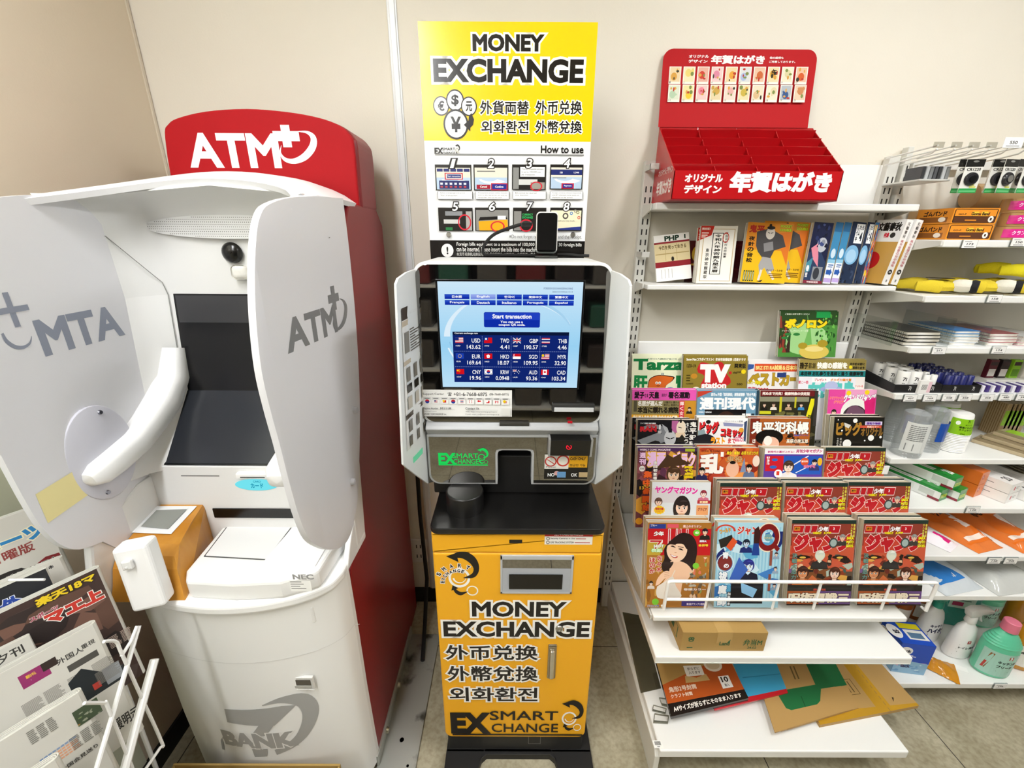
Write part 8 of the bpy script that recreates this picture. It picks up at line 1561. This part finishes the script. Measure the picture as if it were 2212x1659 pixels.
GP = [(.03, 0), (.048, .002), (.052, .008), (.052, .118), (.050, .126)]+ribs(0, 12, .050, .021, .128, .182)+[(.018, .186), (.018, .192)]
def dz_g(p): p.rect(0, 0, 1, .12, '#3a5a4c'); p.rect(.62, .78, .72, .92, '#b82a34'); p.t('7i', .64, .80, .70, .90, '#f3e8e6', .04); p.t('キッチン用', .42, .55, .86, .68, '#1d2a26', .04); p.t('ブリーチ', .42, .38, .80, .50, '#1d2a26', .04); p.rects([(.4, .3, .85, .31), (.45, .22, .75, .24)], '#3a4a44'); p.poly([(.1, .2), (.2, .2), (.3, .9), (.2, .9)], '#8a5a2a'); p.poly([(.1, .2), (.16, .2), (.2, .5), (.14, .5)], '#b83a2c')
bottle(2152, -.388, GP, '#63c9a0', [(.021, .186), (.0225, .188), (.021, .222), (.019, .224), (.0005, .224)], '#e0788f', (.052, .012, .1, 195, 130, '#a9d6c6', dz_g), 'pale green ribbed bleach bottle with pink cap and label, in front', rot=-12)
bottle(2108, -.19, GP, '#63c9a0', [(.021, .186), (.0225, .188), (.021, .222), (.019, .224), (.0005, .224)], '#e0788f', (.052, .012, .1, 195, 130, '#a9d6c6', dz_g), 'pale green bleach bottle with pink cap, behind the spray bottle', rot=-10)
OP = [(.03, 0), (.046, .002), (.05, .008), (.05, .12), (.047, .14), (.036, .165), (.019, .178), (.018, .186)]
def dz_o(p): p.t('食器用洗剤', .3, .62, .85, .74, '#2a2018', .03); p.rects([(.25, .5, .9, .51), (.3, .3, .8, .33), (.3, .38, .7, .41)], '#5a4a3a')
bottle(2232, -.365, OP, '#c98a1f', [(.02, .18), (.021, .182), (.02, .212), (.0005, .213)], '#d9b26a', (.05, .02, .085, 190, 120, '#f1ede4', dz_o), 'amber dish soap bottle with white label at the right photo edge', 'soap_bottle', rot=-10, gl='film')
bottle(2206, -.20, OP, '#c98a1f', [(.02, .18), (.021, .182), (.02, .212), (.0005, .213)], '#c9a27a', None, 'amber soap bottle behind the pink-capped bleach', 'soap_bottle', gl='film')
for px, y, nm in [(1935, -.20, 'left'), (1975, -.17, 'right')]: bottle(px, y, [(.02, 0), (.032, .002), (.034, .01), (.034, .11), (.028, .135), (.014, .15), (.013, .158)], '#9a4a12', [(.016, .152), (.017, .16), (.014, .19), (.006, .198), (.0005, .199)], '#e08a1a', (.034, .02, .07, 215, 80, '#f0ece2', lambda p: p.rects([(.2, .5, .8, .56), (.2, .3, .7, .36)], '#5a3a22')), 'brown dish soap bottle with orange cap, '+nm+' of two behind the blue box', 'soap_bottle', gl='film')
def spray(px, y, rot, lab, col, label, head, sq=.6, s=1.0, neck='#efefec'):
    x, z = on('I', px, y); M = Matrix.Translation((x, y, z+.0008)) @ Matrix.Rotation(R(rot), 4, 'Z') @ Matrix.Scale(s, 4); t = thing('spray_bottle', lab, 'bottle', mtx=M, group=NB2)
    k = MB(); k.lathe([(.03, 0), (.046, .002), (.049, .01), (.047, .06), (.042, .1), (.034, .125), (.02, .142), (.015, .147), (.015, .153)], (0, 0, 0), col, 'plastic', 32, sq=sq); k.build('bottle_body', t, world=False)
    k = MB(); k.lathe([(.0165, .150), (.0175, .153), (.016, .175), (.013, .18)], (0, 0, 0), neck, 'plastic', 20, sq=.9); k.prism([(-.03, .205), (-.02, .178), (.012, .176), (.02, .185), (.062, .188), (.07, .192), (.068, .200), (.03, .213), (-.01, .216)], 'y', -.012, .012, head, 'plastic', .004, 2); k.build('spray_head', t, world=False)
    k = MB(); k.prism([(.02, .185), (.03, .186), (.036, .165), (.045, .15), (.04, .148), (.028, .162)], 'y', -.006, .006, head, 'plastic', .002); k.build('trigger', t, world=False)
    bg, dz = label; k = MB(); p = Pr(k, fn=lambda u, v, l: (lambda r: np.column_stack([(r+.0006+l)*np.cos(R(200)+R(130)*u), (r*sq+.0006+l)*np.sin(R(200)+R(130)*u), .012+.1*v]))(np.interp(.012+.1*v, [.01, .06, .1, .125], [.049, .047, .042, .034])), m='gloss')
    if bg:
        for q in range(12):
            for w in range(6): p.k = 1; p.rect(q/12, w/6, (q+1)/12, (w+1)/6, bg)
    p.k = 2; dz(p); k.build('label', t, world=False)
def dz_t(p): p.rect(.42, .62, .54, .74, '#b82a34'); p.t('7i', .45, .64, .51, .72, '#f3e8e6', .04); p.t('トイレ用洗剤', .2, .38, .86, .48, '#2a2a2a', .03); p.rects([(.15, .33, .9, .34), (.2, .53, .75, .545), (.2, .22, .8, .24), (.1, .06, .9, .075)], '#4a4a4c')
spray(2062, -.325, 6, 'white trigger spray bottle with a small red mark', '#f2f2f0', (None, dz_t), '#e6e6e4')
def dz_k(p): p.t('キッチン', .2, .62, .7, .76, '#23264a', .05); p.t('ハイター', .15, .38, .85, .6, '#23264a', .08, out='#f2f2f0', ow=.03); p.rect(0, .1, 1, .2, '#2f9a80'); p.rect(.2, .22, .8, .34, '#6a5fa0')
spray(1996, -.26, 12, 'white and green kitchen spray bottle standing behind the blue box', '#eef0ee', (None, dz_k), '#2a9a82', neck='#2a9a82')
x, z = on('I', 2050, -.2); M = Matrix.Translation((x, -.20, z+.0008)) @ Matrix.Rotation(R(-14), 4, 'Z')
t = thing('refill_pouch', 'teal refill pouch standing behind the spray bottles', 'pouch', mtx=M); k = MB(); k.prism([(-.055, 0), (.055, 0), (.06, .15), (.03, .185), (-.05, .18), (-.058, .1)], 'y', -.014, .014, '#2f8f80', 'film', .006, 3); p = Pr(k, (-.05, -.0146, .0), (.1, 0, 0), (0, 0, .18), 'gloss'); p.rect(.1, .5, .9, .9, '#bfe0d6'); p.rect(.2, .56, .55, .66, '#b83a6a'); p.rects([(.2, .82, .8, .84), (.2, .76, .7, .78), (.2, .70, .75, .72)], '#2f6a60'); k.build('pouch_body', t, world=False)
k = MB(); k.lathe([(.010, 0), (.011, .002), (.010, .016), (.0005, .017)], (.035, 0, .176), '#2a3fa8', 'plastic', 18); k.build('spout_cap', t, world=False)
def d_at(p): p.rect(0, 0, 1, 1, '#1f4fc0'); p.poly([(0, 0), (1, 0), (1, .38), (0, .45)], '#8cb8d8'); p.ell(.2, .75, .2, .13, '#f3f2f0'); p.t('tack', .06, .70, .36, .80, '#2a2a3a', .05); p.t('ハイパワー', .1, .52, .55, .64, '#f0f4fa', .05); art(p, 0, .05, 1, .4, 14, ['#b8d8ea', '#6a9cc8', '#d9d23a', '#c9a2c8'], 61); p.t('tack', .2, .2, .5, .32, '#1d2a5a', .05)
def d_at2(p): p.rect(0, 0, 1, 1, '#1f4fc0'); p.rect(.35, .2, .95, .62, '#efeee8'); p.rect(.42, .26, .85, .5, '#5a7a9a'); p.rect(.3, .66, .95, .9, '#e3d61f'); p.ell(.05, .5, .2, .3, '#f3f2f0'); p.t('tack', .0, .4, .2, .6, '#2a2a3a', .05)
xa, _ = on('I', 1934, -.41); xb, _ = on('I', 1998, -.41); boxy('detergent_box', 'blue washing powder box behind the tan mailer', 'box', xa, xb, -.405, -.31, zI+.0008, zI+.135, '#1f4fc0', {'front': d_at, 'top': d_at2, 'left': d_at}, rot=-8)
xs_, _ = on('I', 2034, -.395); t = thing('sachet', 'small crumpled golden sachet lying on the bottom shelf', 'sachet', mtx=Matrix.Translation((xs_, -.385, zI+.001)) @ Matrix.Rotation(R(-35), 4, 'Z'))
k = MB(); rows = []
for i in range(12):
    u = i/11; rows.append([((-.045+.09*u), (.028+.016*u)*s_, (.026*(1-u)+.003)*(1-s_*s_)*(1+.3*math.sin(9*u+5*s_))+.002+.003*math.sin(14*u)**2) for s_ in np.linspace(-1, 1, 9)])
k.slab(rows, (0, 0, -.0012), '#c9861a', 'film'); k.build('sachet_body', t, world=False)
x, z = on('I', 2086, -.40); k = MB(); k.box((-.02, -.011, 0), (.02, .011, .0006), '#f7f6f2', 'paper', rot=Matrix.Rotation(R(-30), 3, 'Z')); k.V = [v+np.array([x, -.385, zI+.0003]) for v in k.V]; solo(k, 'paper_slip', 'small white paper slip lying beside the golden sachet', 'slip', (x, -.385, zI))
# ================================================================== aisle behind the camera, seen in the machine's mirror front
ops = thing('aisle_shelf', 'tall dark-backed shop shelving across the aisle behind the camera', 'shelving', (.1, -3.3, 0))
k = MB(); k.box((-1.0, -3.42, 0), (1.9, -3.40, 1.7), '#3a3630', 'paint'); k.build('back_panel', ops)
for z in (.1, .45, .8, 1.15, 1.5): k = MB(); k.box((-1.0, -3.40, z), (1.9, -2.95, z+.02), '#d9d8d0', 'paint'); k.build('shelf', ops)
rr = random.Random(8)
for r_, z in enumerate((.12, .47, .82, 1.17)):
    for i in range(9):
        x = -.9+i*.31; c_ = rr.choice(['#2a2624', '#3a3230', '#8c8a84', '#57534e', '#1f3f6b', '#6b2a2a', '#c9c6bf', '#2f5a4a']); h_ = rr.uniform(.16, .27)
        k = MB(); k.box((x, -3.3, z+.002), (x+.24, -3.0, z+h_), c_, 'film', .02, 3); solo(k, 'goods_pack', 'wrapped pack of goods on the aisle shelving behind the camera', 'pack', (x+.12, -3.15, z), 'goods on the aisle shelving')
